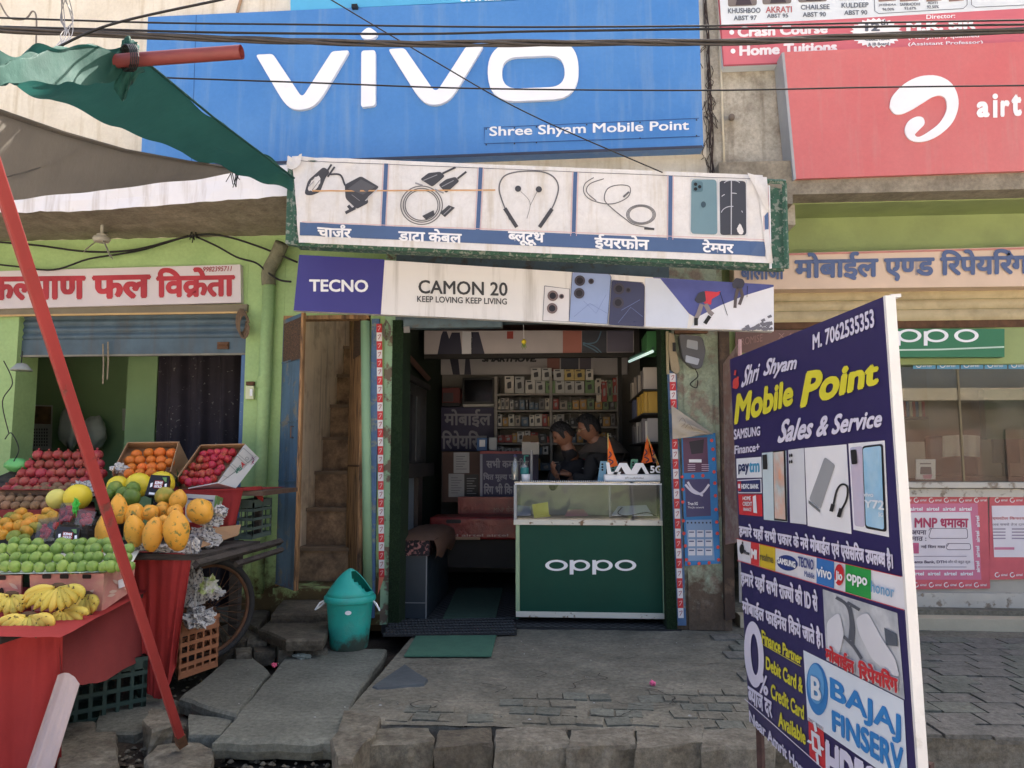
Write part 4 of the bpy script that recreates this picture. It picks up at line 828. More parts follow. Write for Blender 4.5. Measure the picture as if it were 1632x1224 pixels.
mb = MB(); pbox(mb, 377, 566, 383, 1012, .02, .07); solo('shutter_channel', mb, mat('blue peeling paint', lin((78, 110, 150)), .6, .15, 8, .2, 20, col2=lin((170, 180, 160)), mix=.38, sharp=.05), 'blue peeling shutter channel on the right side of the fruit shop opening', 'channel')
# rope loop and hanging cords
mb = MB()
for (a, b) in (((164, 548), (164, 612)), ((172, 545), (171, 605))): mb.tube([W(a[0], a[1], .02), W((a[0]+b[0])/2+1, (a[1]+b[1])/2, .015), W(*b, .02)], .006, 5)
solo('hanging_rope', mb, mat('jute rope', lin((150, 138, 116)), .9, .2, 40), 'two short beige rope ends hanging from the blue-grey shutter', 'rope')
mb = MB()
for k in range(5): mb.tube([W(385+8*math.cos(t)+k, 512+19*math.sin(t)+k*2, -.05-.01*k) for t in [j*.5 for j in range(13)]], .008, 5)
solo('rope_coil', mb, mat('brown rope', lin((110, 92, 74)), .9, .2, 40), 'coil of brown rope hanging at the top corner of the fruit shop opening', 'rope')
# curtain, calendar and bits inside
M_cur = mat('dark floral curtain', lin((40, 36, 44)), .85, .2, 8, 0, col2=lin((120, 118, 116)), mix=.34, sharp=.05, wscale=30)
mb = MB(); x0, x1 = W(248, 700, .5).x, Xj0+.2; mb.grid(lambda a, b: Vector((x0+(x1-x0)*a, .5+.03*math.sin(a*34)+.01*math.sin(a*80+b*4), .02+2.05*b)), 90, 10); solo('curtain', mb, M_cur, 'dark floral curtain hanging in the right half of the fruit shop', 'curtain', smooth=True)
cal = thing('wall_calendar', 'wall calendar with a picture above its month grid on the green back wall', 'calendar', tuple(W(65, 718, 1.48))); PCL = YP(1.485)
hull('sheet', 1.485, 1.497, [(49, 645), (83, 646), (81, 718), (48, 716)], flat((190, 190, 180)), cal); decal(cal, PCL, [(50, 647), (82, 648), (81, 676), (49, 675)], mat('calendar picture', lin((120, 96, 70)), .5, .5, 14), 1, 'picture')
many(cal, PCL, [[(54+i*4, 683+j*5), (56+i*4, 683+j*5), (56+i*4, 686+j*5), (54+i*4, 686+j*5)] for i in range(6) for j in range(6)], flat((70, 70, 70)), 1, 'dates')
hull('wall_notice', 1.485, 1.497, [(195, 651), (214, 652), (214, 686), (195, 686)], flat((170, 176, 160)), None); n_ = bpy.data.objects['wall_notice']; n_['label'] = 'small framed notice on the green wall right of the calendar'; n_['category'] = 'notice'
def blob(name, c, r, m, label, cat, sq=(1, 1, 1), amp=.2, f=5, grp=None, n=20, seed=0, parent=None):
    mb = MB(); c = Vector(c)
    def fn(a, b):
        t, p = 2*math.pi*a, math.pi*b; d = Vector((math.sin(p)*math.cos(t), math.sin(p)*math.sin(t), math.cos(p))); k = 1+amp*noise.noise(d*f*.4+Vector((seed, 0, 0)))+amp*.5*noise.noise(d*f+Vector((0, seed, 0)))
        return c+Vector((d.x*sq[0], d.y*sq[1], d.z*sq[2]))*r*k
    mb.grid(fn, n, n//2)
    if parent: return part(name, mb, m, parent, smooth=True)
    return solo(name, mb, m, label, cat, grp, smooth=True)
M_poly = mat('milky plastic bag', lin((176, 184, 170)), .35, .1, 12, .3, 20)
blob('plastic_bag', W(112, 680, 1.3), .11, M_poly, 'milky plastic bag hanging on the green back wall behind the red pole', 'bag', (1, .6, 1.7), .3, seed=2); blob('plastic_bag', W(150, 690, 1.3), .12, M_poly, 'fuller pale plastic bag hanging right of the red pole in the fruit shop', 'bag', (1, .7, 1.3), .25, seed=8)
blob('light_green_bag', C(26, 741, 5.2), .075, mat('bright green polythene', lin((110, 190, 110)), .35, .1, 8, .2), 'light green polythene bag left of the pomegranates', 'bag', (1.1, .6, .62), .25, seed=5)
mb = MB(); mb.tube(catmull([tuple(C(*p)) for p in ((8, 700, 5.3), (18, 690, 5.3), (30, 715, 5.2), (22, 735, 5.1))]), .004, 5); mb.tube(catmull([tuple(C(*p)) for p in ((6, 575, 5.4), (20, 610, 5.4), (4, 640, 5.4), (14, 690, 5.4))]), .004, 5); solo('loose_wire', mb, BLACK, 'thin black wire dangling by the green pier at the left edge', 'wire')
lmp = thing('hanging_lamp', 'small grey lamp hanging under the shutter at the left', 'lamp', tuple(C(35, 590, 5.2))); mb = MB(); mb.tube([C(36, 560, 5.3), C(34, 578, 5.2)], .004, 5); part('cord', mb, BLACK, lmp); mb = MB(); mb.lathe([(.01, .05), (.03, .045), (.07, 0), (.068, -.004), (.01, .0)], 16, C(34, 590, 5.2)); part('shade', mb, mat('grey tin', lin((150, 156, 150)), .4, .1), lmp, smooth=True)
# ceiling fan under the ledge
fan = thing('ceiling_fan', 'small white ceiling fan hanging under the cement ledge', 'fan', tuple(W(160, 355, -.35))); fp = W(162, 378, -.35)
mb = MB(); mb.lathe([(.03, 0), (.035, .02), (.012, .03), (.012, .11), (.03, .115), (.035, .13)], 14, fp); part('rod', mb, mat('fan white', lin((170, 168, 156)), .5, .1), fan, smooth=True, auto=40)
mb = MB(); mb.lathe([(.01, -.04), (.05, -.035), (.062, -.015), (.055, .0), (.02, .01)], 20, fp); part('motor', mb, mat('fan white', (1, 1, 1)), fan, smooth=True, auto=40)
for u, v in ((134, 400), (177, 411), (172, 368)):
    e = W(u, v, -.35+(.25 if v < 380 else -.12)); d = (e-fp).normalized(); s_ = d.cross(Vector((0, .5, 1))).normalized()*.022; a = fp+d*.05; mb = MB(); mb.prism([a+s_*.6, e+s_, e-s_, a-s_*.6], (0, .002, .004)); part('blade', mb, mat('fan white', (1, 1, 1)), fan)
# cables under the ledge
def cable(name, pts, r, label, m=None, Y=None, grp=None, k=6):
    mb = MB(); P = [tuple(W(u, v, Y)) if Y is not None else tuple(C(*q)) for q in pts for (u, v) in [q[:2]]]; mb.tube(catmull(P, k), r, 6)
    return solo(name, mb, m or mat('black rubber cable', lin((30, 30, 32)), .6, .2, 20), label, 'cable', grp, smooth=True)
cable('sagging_cable', [(-60, 380), (0, 386), (60, 391), (140, 401), (215, 398), (300, 377), (350, 375), (410, 392), (474, 418)], .008, 'black cable sagging below the ledge from the fan to the banner', Y=-.1)
cable('sagging_cable', [(-60, 415), (20, 424), (85, 430), (140, 413), (190, 405), (232, 397), (300, 376)], .007, 'black cable dipping behind the fruit seller sign', Y=-.07)
cable('sagging_cable', [(312, 377), (345, 392), (378, 410), (408, 419), (425, 433), (445, 446), (464, 449)], .008, 'black cable running from the knot under the ledge to the green pipe', Y=-.1)
mb = MB()
for k in range(9): a = W(308+random.uniform(-4, 4), 376+random.uniform(-8, 8), -.1); mb.tube([a, a+Vector((random.uniform(-.03, .03), random.uniform(-.03, .0), random.uniform(-.08, .06)))], .004, 4)
solo('cable_knot', mb, BLACK, 'tangled knot tying the cables under the ledge', 'cable knot')
# drain pipe on the green pillar
pp = thing('drain_pipe', 'green painted drain pipe with an elbow on the green pillar', 'pipe', tuple(W(422, 936, -.05)))
mb = MB(); pc = W(420, 640, -.05).x; mb.tube([(pc+.0, -.05, .22), (pc, -.05, 1.4), (pc+.012, -.05, 2.52)], .046, 20); part('pipe', mb, M_green, pp, smooth=True)
mb = MB(); mb.tube(catmull([(pc+.012, -.05, 2.5), (pc+.012, -.06, 2.60), (pc+.07, -.08, 2.70), (pc+.13, -.12, 2.80)]), .052, 16); part('elbow', mb, mat('mossy cement joint', lin((112, 112, 92)), .9, .3, 14, .6, 30), pp, smooth=True)
mb = MB(); mb.tube([(pc, -.05, 1.72), (pc, -.05, 1.80)], .052, 16); part('collar', mb, M_green, pp, smooth=True, auto=40)
sw = thing('switch_box', 'small white switch box on the green pillar beside the pipe', 'switch box', tuple(W(399, 636, -.02))); mb = MB(); pbox(mb, 391, 615, 404, 636, -.035, -.001); part('plate', mb, mat('aged switch plate', lin((200, 206, 170)), .5, .1), sw, bevel=.003); mb = MB(); pbox(mb, 398, 620, 402, 631, -.042, -.034); part('switch', mb, WHITE, sw)
mb = MB(); pbox(mb, 392, 608, 404, 614, -.03, -.001); part('cap', mb, M_rust, sw)
# ---------------------------------------------------------------- tarpaulins, their poles
M_tg = mat('green tarpaulin', lin((28, 72, 64)), .8, .14, 3, .3, 9, col2=lin((42, 90, 80)), mix=.34, sharp=.5)
M_tg2 = mat('grey brown tarpaulin', lin((104, 97, 86)), .85, .1, 3, .3, 10, col2=lin((94, 88, 78)), mix=.4, sharp=.4)
for m_, tr_ in ((M_tg, (.035, .17, .145)), (M_tg2, (.30, .27, .22))):     # cloth lets a little daylight through
    t = m_.node_tree; b = t.nodes['Principled BSDF']; out = t.nodes['Material Output']; tl_ = t.nodes.new('ShaderNodeBsdfTranslucent'); tl_.inputs[0].default_value = (*tr_, 1); mx = t.nodes.new('ShaderNodeMixShader'); mx.inputs[0].default_value = .22
    t.links.new(b.outputs[0], mx.inputs[1]); t.links.new(tl_.outputs[0], mx.inputs[2]); t.links.new(mx.outputs[0], out.inputs[0])
def ruled(top, bot, nu, nv, sag=0.0, fold=0.0, ff=12, seed=0):
    T_, B_ = catmull(top, 8), catmull(bot, 8)
    def at(L, a): f = a*(len(L)-1); i = min(int(f), len(L)-2); t = f-i; return [L[i][q]*(1-t)+L[i+1][q]*t for q in range(3)]
    def fn(a, b):
        p, q = at(T_, a), at(B_, a); w = [p[k]*(1-b)+q[k]*b for k in range(3)]; P = C(*w); f = fold*noise.noise(Vector((a*ff, b*2.2+seed, seed)))
        return P+Vector((f*.3, -f, -sag*math.sin(math.pi*b)*math.sin(math.pi*a)+f*.3))
    mb = MB(); mb.grid(fn, nu, nv); return mb
tp = thing('green_tarpaulin', 'taut green tarpaulin stretched from the steel pipe to the banner corner', 'tarpaulin', tuple(C(215, 100, 3)))
mb = ruled([(-60, 100, 2.1), (0, 92, 2.2), (90, 78, 2.5), (200, 74, 2.95), (255, 118, 3.3), (340, 188, 3.9), (420, 245, 4.45), (467, 283, 4.75)], [(-60, 112, 2.3), (0, 131, 2.45), (30, 141, 2.7), (150, 190, 3.3), (240, 226, 3.8), (330, 258, 4.3), (400, 282, 4.6), (467, 306, 4.75)], 160, 24, .02, .06, 14, 1); part('sheet', mb, M_tg, tp, smooth=True)
mb = ruled([(-60, 98, 2.08), (0, 91, 2.18), (60, 82, 2.4), (120, 74, 2.65), (180, 78, 2.85), (207, 76, 2.95)], [(-60, 140, 2.1), (0, 132, 2.2), (60, 130, 2.4), (120, 138, 2.65), (170, 130, 2.85), (205, 106, 2.95)], 80, 16, -.03, .045, 8, 3); part('rolled_end', mb, M_tg, tp, smooth=True)
blob('knot', C(207, 76, 2.93), .03, M_tg, '', '', (1, .8, 1.0), .5, parent=tp, seed=4); blob('knot', C(204, 68, 2.93), .018, M_tg, '', '', (.8, .8, 1.4), .6, parent=tp, seed=9)
mb = ruled([(196, 96, 2.93), (205, 92, 2.93), (220, 100, 2.94), (232, 112, 2.95)], [(180, 140, 2.92), (192, 158, 2.92), (198, 160, 2.92), (206, 128, 2.93)], 16, 8, 0, .03, 9, 6); part('torn_flap', mb, M_tg, tp, smooth=True)
mb = MB(); mb.tube([C(469, 284, 4.74), C(340, 187, 3.88), C(255, 117, 3.28), C(214, 84, 3.0)], .006, 6); part('hem', mb, M_tg, tp)
gt = thing('grey_tarpaulin', 'grey-brown tarpaulin sloping down over the fruit stall below the green one', 'tarpaulin', tuple(C(0, 300, 2.5)))
mb = ruled([(-80, 155, 2.1), (0, 178, 2.4), (100, 212, 2.9), (200, 240, 3.5), (300, 258, 4.1), (372, 268, 4.65)], [(-80, 330, 2.35), (0, 317, 2.6), (100, 309, 3.1), (200, 299, 3.7), (300, 287, 4.25), (382, 275, 4.68)], 90, 14, .02, .02, 6, 7); part('sheet', mb, M_tg2, gt, smooth=True)
mb = MB(); mb.tube([C(-80, 155, 2.1), C(0, 178, 2.4), C(100, 212, 2.9), C(200, 240, 3.5), C(300, 258, 4.1), C(372, 268, 4.65)], .009, 6); part('hem', mb, M_tg2, gt)
mb = MB(); mb.tube(catmull([tuple(C(*p)) for p in ((-40, 290, 2.5), (10, 282, 2.55), (60, 268, 2.8), (100, 248, 3.0), (135, 228, 3.15))]), .003, 5); part('seam', mb, mat('dark seam', lin((70, 66, 60)), .9), gt)
mb = MB()
for k in range(14):
    a = C(368+random.uniform(-4, 14), 270+random.uniform(-3, 4), 4.66); mb.tube([a, a+Vector((random.uniform(-.04, .05), -.01, random.uniform(-.13, .02)))], .003, 4)
part('tie_strings', mb, BLACK, gt)['kind'] = 'stuff'
M_pipe = mat('red oxide pipe', lin((126, 60, 58)), .5, .1, 8, .05, 30, spec=.5)
pip = thing('steel_pipe', 'red-brown steel pipe poking out level from the tarpaulin knot', 'pipe', tuple(C(215, 95, 2.95))); a, b = C(150, 100, 2.9), C(385, 83, 2.85); mb = MB(); mb.tube([a, b], .026, 24, caps=False); mb.tube([b, a], .0225, 24, caps=False); part('tube', mb, M_pipe, pip, smooth=True)
mb = MB()
for k in range(5): mb.tube([C(200+k*3+9*math.sin(t), 92+22*math.cos(t), 2.86-.05*math.sin(t)) for t in [j*.55 for j in range(12)]], .0025, 5)
part('binding_wire', mb, BLACK, pip)
M_pole = mat('red painted pole', lin((142, 50, 48)), .5, .12, 5, .06, 30, col2=lin((112, 62, 54)), mix=.37, sharp=.06, wscale=14, stretch=(1, 1, .4))
pl_ = thing('red_pole', 'red square pole leaning in front of the fruit stall, its foot on a kerb stone', 'pole', tuple(C(291, 1182, 3.2))); mb = MB(); a = C(290, 1183, 3.2); b = C(-20, 230, 1.9); d_ = (b-a); b = a+d_*1.35; mb.tube([a, b], .0225, 4); part('tube', mb, M_pole, pl_, bevel=.004); mb = MB(); mb.tube([a-Vector((0, 0, .01)), a+d_.normalized()*.05], .026, 4); part('foot', mb, M_rust, pl_)
# ---------------------------------------------------------------- carts, cloths, cartons
M_wood = mat('weathered dark timber', lin((74, 68, 62)), .85, .25, 5, .4, 20, stretch=(1, 1, 6), col2=lin((50, 46, 42)), mix=.45)
M_cloth = mat('red stall cloth', lin((158, 50, 48)), .9, .12, 3, .15, 60); M_cloth2 = mat('wine red cloth', lin((128, 52, 50)), .9, .12, 3, .15, 60)
ZC = .70
ct = thing('fruit_cart', 'weathered wooden handcart with spoked wheel carrying the papayas', 'cart', tuple(C(330, 1060, 4.4)[:2])+(0,))
def deck(px, z, t, name='deck', m=M_wood): mb = MB(); mb.prism([G(u, v, z) for u, v in px], (0, 0, -t)); return part(name, mb, m, ct)
A_, B_, C_, D_ = G(318, 884, ZC), G(415, 862, ZC), G(215, 872, ZC), G(315, 858, ZC)
mb = MB(); e = Vector((B_.x, B_.y, ZC)); f = Vector((A_.x, A_.y, ZC)); l = Vector((-3.9, 0, 0)); mb.prism([f, e, e+l, f+l], (0, 0, -.03)); part('deck', mb, M_wood, ct)
mb = MB(); mb.tube([f+Vector((.03, -.1, -.035)), e+Vector((.03, .25, -.03))], .022, 4); part('side_rail', mb, M_wood, ct)
mb = MB(); mb.tube([f+Vector((.06, .3, -.09)), e+Vector((.06, .2, -.075))], .018, 4); part('side_rail', mb, M_wood, ct)
for (u, v, d) in ((250, 1000, 4.15), (375, 950, 4.9)):
    p = C(u, v, d); mb = MB(); mb.box((p.x-.03, p.y-.03, .0), (p.x+.03, p.y+.03, ZC-.04)); part('leg', mb, M_wood, ct)
def wheel(c, R_, nrm_, name='wheel'):
    n = Vector(nrm_).normalized(); a = n.cross(Vector((0, 0, 1))).normalized(); b = a.cross(n).normalized(); mb = MB(); N_ = 40
    def ring(r0, w): return [c+(a*math.cos(2*math.pi*i/N_)+b*math.sin(2*math.pi*i/N_))*r0 for i in range(N_+1)]
    w_ = part(name, MB().tube(ring(R_-.02, 0), .021, 10, caps=False), mat('worn black tyre', lin((46, 46, 46)), .8, .15, 20, .2), ct, smooth=True); w0 = wloc(w_)
    def sub(nm, mb, m): mb.v = [p-w0 for p in mb.v]; return link(nm, mb.mesh(nm, m, True), w_, Vector((0, 0, 0)))
    sub('rim', MB().tube(ring(R_-.045, 0), .012, 6, caps=False), M_rust); mb = MB()
    for i in range(28):
        t = 2*math.pi*i/28; mb.tube([c+n*(.03 if i % 2 else -.03), c+(a*math.cos(t)+b*math.sin(t))*(R_-.05)], .0022, 4)
    sub('spokes', mb, M_rust); sub('hub', MB().tube([c-n*.05, c+n*.05], .025, 12), M_rust)
wheel(Vector((*C(331, 985, 4.45)[:2], .305)), .30, (.80, -.6, 0)); wheel(Vector((*C(272, 1000, 4.35)[:2], .30)), .30, (1, -.08, 0))
def drape(name, top, bot, nu, nv, m, label, cat, fold=.03, ff=14, seed=0, parent=None, **k):
    mb = ruled(top, bot, nu, nv, 0, 0); T2 = []
    for j in range(nv+1):
        for i in range(nu+1):
            p = mb.v[j*(nu+1)+i]; b = j/nv; f = fold*(.25+.75*b)*(noise.noise(Vector((i/nu*ff, b*.7, seed)))+.5*noise.noise(Vector((i/nu*ff*2.3, b*1.1, seed+4)))); p += Vector((f*.3, -f, .0))
            T2.append(p)
    mb.v = T2
    if parent: return part(name, mb, m, parent, smooth=True)
    return solo(name, mb, m, label, cat, smooth=True)
cl1 = drape('red_cloth', [(205, 880, 4.0), (240, 881, 3.95), (285, 883, 3.9), (306, 886, 3.9)], [(228, 1090, 3.92), (240, 1105, 3.9), (262, 1112, 3.88), (283, 1050, 3.88)], 50, 40, M_cloth, 'bright red cloth hanging down the front of the papaya cart', 'cloth', .06, 6, 2)
drape('cloth_top', [(200, 872, 4.3), (250, 870, 4.3), (300, 868, 4.3), (318, 868, 4.3)], [(205, 880, 3.99), (240, 881, 3.94), (285, 883, 3.89), (308, 886, 3.89)], 20, 4, M_cloth, '', '', .004, parent=cl1)
tb_ = thing('display_table', 'low cloth-covered table at the front of the stall with the bananas', 'table', tuple(C(90, 1170, 3.25)[:2])+(0,))
ZT = .5; t0, t1 = G(96, 1016, ZT), G(244, 938, ZT)
mb = MB(); mb.box((-4.5, t0.y, ZT-.03), (min(t0.x, t1.x)-.0, t1.y, ZT-.004)); part('table_top', mb, M_wood, tb_)
for x, y in ((t0.x-.6, t0.y+.3), (t1.x-.1, t1.y-.08), (t0.x-1.2, t0.y+.22)): part('leg', MB().box((x-.025, y-.025, -.12), (x+.025, y+.025, ZT-.03)), M_wood, tb_)
fc_ = drape('table_cloth', [(95, 1014, 3.24), (140, 990, 3.5), (190, 962, 3.75), (242, 934, 4.05)], [(96, 1092, 3.19), (160, 1087, 3.45), (205, 1062, 3.72), (243, 1048, 4.02)], 50, 24, M_cloth2, 'muted red cloth covering the low banana table and hanging over its side', 'cloth', .03, 8, 5)
drape('cloth_front', [(-330, 1006, 3.1), (-100, 1006, 3.12), (30, 1008, 3.17), (100, 1009, 3.24)], [(-340, 1420, 3.0), (-120, 1420, 3.0), (10, 1420, 3.02), (100, 1290, 3.14)], 80, 30, M_cloth, '', '', .05, 7, 9, parent=fc_)
mb = MB(); mb.grid(lambda a, b: Vector((-4.5+(t0.x+4.5+(t1.x-t0.x)*b)*a, t0.y+(t1.y-t0.y)*b, ZT+.004*noise.noise(Vector((a*30, b*5, 1))))), 60, 10); part('cloth_top', mb, M_cloth, fc_, smooth=True)
drape('white_cloth', [(92, 1076, 3.17), (105, 1072, 3.15), (118, 1078, 3.15), (127, 1090, 3.16)], [(10, 1330, 3.0), (25, 1330, 3.0), (45, 1330, 3.0), (60, 1310, 3.0)], 14, 24, mat('pinkish white cloth', lin((196, 180, 178)), .85, .05, 6, .1, 50), 'pinkish white cloth strip hanging at the corner of the banana table', 'cloth', .05, 4, 12)
# plastic crates
def crate(name, label, o, ax, ay, az, m, nx=5, nz=4, grp=None, wall=.006):
    """open lattice crate: o = lower corner, ax/ay/az = edge vectors"""
    o = Vector(o); ax, ay, az = Vector(ax), Vector(ay), Vector(az); t = thing(name, label, 'crate', tuple(o), grp)
    def pr(a, u, v, w, nm): mb = MB(); A = [a, a+u, a+u+v, a+v]; mb.add(A+[p+w for p in A], [(0, 3, 2, 1), (4, 5, 6, 7), (0, 1, 5, 4), (1, 2, 6, 5), (2, 3, 7, 6), (3, 0, 4, 7)]); return mb
    def face(p, u, w, nn, nm):
        mb = MB()
        for k in range(nn+1): q = p+u*(k/nn)*.955; mb.v += []; x = pr(q, u*.045, az, w*.03, ''); mb.add(x.v, x.f)
        for k in range(nz+1): q = p+az*(k/nz)*.93; x = pr(q-w*.002, u, az*.07, w*.035, ''); mb.add(x.v, x.f)
        x = pr(p+az*.80, u, az*.2, w*.03, ''); mb.add(x.v, x.f)
        x = pr(p+w*.012, u, az*.12, w*.02, ''); mb.add(x.v, x.f)
        part(nm, mb, m, t)
    face(o, ax, ay, nx, 'side'); face(o+ay, ax, -ay, nx, 'side'); face(o, ay, ax, nx-1, 'side'); face(o+ax, ay, -ax, nx-1, 'side')
    x = pr(o, ax, ay, az*.02, ''); mb = MB(); mb.add(x.v, x.f); part('base', mb, m, t)
    for c_ in (Vector(), ax*.94, ay*.94, ax*.94+ay*.94): x = pr(o+c_, ax*.06, ay*.06, az, ''); mb = MB(); mb.add(x.v, x.f); part('corner_post', mb, m, t)
    return t
M_oc = mat('orange crate plastic', lin((160, 108, 76)), .6, .1, 12); M_gc = mat('dark green crate plastic', lin((44, 66, 60)), .5, .12, 10); M_grc = mat('grey green crate plastic', lin((84, 100, 92)), .5, .12, 10)
p0 = G(284, 1084, 0); p1 = G(347, 1062, 0)
crate('orange_crate', 'dusty orange plastic crate stuffed with newspaper beneath the cart', p0, (p1-p0), Vector((-.20, .30, 0)), (0, 0, .30), M_oc, 5, 5)
crate('dark_green_crate', 'dark green plastic crate under the banana table', G(93, 1168, -.1), Vector((.34, .34, 0))*.8, Vector((-.3, .3, 0)), (0, 0, .29), M_gc, 6, 4)
cp = C(373, 855, 4.62); crate('grey_crate', 'grey-green plastic crate on the cart deck under the red ledge', (cp.x, cp.y, ZC), (.115, .0, 0), (0, .3, 0), (0, 0, .24), M_grc, 3, 4)
cp = C(398, 960, 4.8)
# crumpled newspaper
M_news = mat('newsprint', lin((196, 196, 192)), .9, .06, 10, .2, 30, col2=lin((96, 98, 104)), mix=.45, sharp=.06, wscale=70)
def crumple(name, c, r, label, seed=0, n=16, sq=(1, 1, 1), m=None, cat='newspaper', amp=.75):
    mb = MB(); c = Vector(c)
    def fn(a, b):
        t, p = 2*math.pi*a, math.pi*b; d = Vector((math.sin(p)*math.cos(t), math.sin(p)*math.sin(t), math.cos(p))); k = 1+amp*.9*noise.noise(d*2.2+Vector((seed, 3, 0)))+amp*.55*(abs(noise.noise(d*4.5+Vector((0, seed, 1))))*2-.6)
        return c+Vector((d.x*sq[0], d.y*sq[1], d.z*sq[2]))*r*k
    mb.grid(fn, n*2, n); return solo(name, mb, m or M_news, label, cat)
crumple('crumpled_newspaper', C(315, 985, 4.15), .085, 'crumpled newspaper overflowing from the orange crate', 3, sq=(1, .9, .6)); crumple('crumpled_newspaper', C(310, 940, 4.2), .085, 'tall crumpled newspaper sheet above the orange crate', 8, sq=(.7, .5, 1.3)); crumple('plastic_wrapper', C(330, 935, 4.2), .06, 'yellow-green and white plastic wrapper in the orange crate', 12, sq=(1.1, .6, .8), m=mat('yellow green wrapper', lin((178, 196, 120)), .4, .2, 10, 0, col2=lin((220, 222, 214)), mix=.5, sharp=.1), cat='wrapper')
crumple('crumpled_newspaper', C(338, 945, 4.2), .05, 'grey crumpled newspaper against the cart wheel', 15, sq=(1.4, .6, .7))
for i, (u, v, r_, s_, l_) in enumerate(((325, 858, .07, (1.2, .6, .9), 'largest crumpled newspaper by the rightmost papaya'), (335, 830, .055, (1.3, .6, .6), 'crumpled newspaper leaning on the green and white carton'), (306, 882, .05, (.8, .5, 1.3), 'newspaper drooping over the front corner of the cart'), (232, 872, .05, (2.6, .6, .35), 'flattened newspaper under the papayas at the left'), (275, 878, .045, (2.4, .6, .35), 'flattened newspaper under the papayas at the right'), (352, 815, .04, (1, .6, .8), 'small crumpled newspaper on the red ledge cloth'))):
    crumple('crumpled_newspaper', C(u, v, 3.95+(.2 if v < 860 else 0)), r_, l_, 20+i, sq=s_, amp=.6)
# red ledge behind: second tier
ZL = 1.0
l0, l1 = C(282, 782, 4.55), C(386, 784, 4.55)
ld = thing('display_ledge', 'raised red-clothed plank ledge behind the papayas', 'ledge', (l1.x, l1.y, ZC))
ldz = C(330, 779, 4.6).z
part('plank', MB().box((-4.2, l0.y+.02, ldz-.04), (l1.x+.13, l0.y+.62, ldz-.012)), mat('brown plank', lin((92, 72, 58)), .8, .2, 8, .3, 20), ld)
part('post', MB().box((l1.x-.04, l0.y+.3, ZC), (l1.x+.0, l0.y+.34, ldz-.04)), M_wood, ld); part('post', MB().box((-3.0, l0.y+.3, ZC), (-2.95, l0.y+.34, ldz-.04)), M_wood, ld)
drape('ledge_cloth', [(282, 781, 4.54), (320, 780, 4.54), (360, 779, 4.54), (388, 778, 4.54)], [(282, 845, 4.50), (320, 845, 4.5), (352, 848, 4.5), (375, 838, 4.5)], 30, 16, M_cloth, '', '', .04, 8, 21, parent=ld)
mb = MB(); mb.grid(lambda a, b: Vector((-4.2+(l1.x+4.25)*a, l0.y+.0+.6*b, ldz-.008+.003*noise.noise(Vector((a*30, b*4, 3))))), 40, 6); part('ledge_cloth_top', mb, M_cloth, ld, smooth=True)
drape('cloth_end', [(386, 778, 4.54), (398, 776, 4.6), (415, 775, 4.7), (418, 776, 4.75)], [(386, 786, 4.54), (400, 784, 4.6), (412, 795, 4.7), (420, 800, 4.75)], 14, 8, M_cloth, '', '', .02, 6, 25, parent=ld)
# cardboard
M_card = mat('brown cardboard', lin((166, 132, 98)), .85, .08, 6, .05, 60); M_cardw = mat('white printed carton', lin((206, 206, 200)), .6, .05, 6); M_pkc = mat('pink printed carton', lin((206, 146, 136)), .6, .06, 8, 0, col2=lin((214, 176, 150)), mix=.4, sharp=.3)
def slab3(q, th, m, name, parent):     # thin board on 4 depth points, thickness back
    P = [C(*p) for p in q]; n = (P[1]-P[0]).cross(P[3]-P[0]).normalized()
    if n.dot(CP-P[0]) > 0: n = -n
    mb = MB(); mb.prism(P, n*th); return part(name, mb, m, parent)
def quadplane(q): P = [C(*p) for p in q]; return Plane(P[0], (P[1]-P[0]).cross(P[3]-P[0]))
ob = thing('orange_carton', 'tilted brown open carton holding the oranges', 'carton', tuple(C(230, 760, 4.9)))
FL = [(200, 712, 5.15), (283, 710, 5.15), (268, 764, 4.78), (186, 764, 4.78)]
slab3(FL, .02, M_card, 'floor', ob); slab3([(204, 706, 5.05), (286, 705, 5.05), (283, 722, 5.2), (202, 722, 5.2)], .006, M_card, 'side', ob)
slab3([(285, 705, 5.05), (272, 752, 4.68), (268, 768, 4.80), (282, 724, 5.2)], .006, M_card, 'side', ob); slab3([(204, 706, 5.05), (180, 752, 4.68), (184, 768, 4.80), (202, 724, 5.2)], .006, M_card, 'side', ob)
slab3([(286, 705, 5.06), (302, 738, 5.3), (290, 770, 4.95), (270, 760, 4.8)], .004, M_card, 'flap', ob)
ab = thing('apple_carton', 'tilted white printed carton holding the red apples', 'carton', tuple(C(330, 780, 4.8)))
slab3([(318, 716, 5.1), (384, 712, 5.1), (350, 778, 4.72), (286, 780, 4.72)], .02, M_card, 'floor', ab); slab3([(320, 710, 5.0), (390, 708, 5.0), (386, 722, 5.14), (318, 726, 5.14)], .006, M_card, 'side', ab)
slab3([(320, 710, 5.0), (284, 760, 4.62), (286, 780, 4.74), (318, 726, 5.14)], .006, M_card, 'side', ab)
wq = [(391, 708, 5.02), (413, 730, 5.14), (376, 778, 4.74), (347, 770, 4.62)]; slab3(wq, .006, M_cardw, 'side', ab); slab3([(347, 770, 4.62), (376, 778, 4.74), (310, 781, 4.70), (300, 779, 4.60)], .006, M_cardw, 'side', ab)
PW = quadplane(wq); strokes(ab, PW, [[(387, 714), (403, 728), (395, 738), (379, 724), (387, 714)], [(377, 727), (392, 741), (384, 752), (368, 739), (377, 727)], [(366, 742), (380, 755), (372, 765), (352, 757), (366, 742)], [(350, 770), (408, 727)]], .7, flat((110, 120, 120)), 2, 'print', False)
Q2 = lambda t, a, b, c, m, **k: ptext(ab, PW, t, (a, b, c), m, **k)
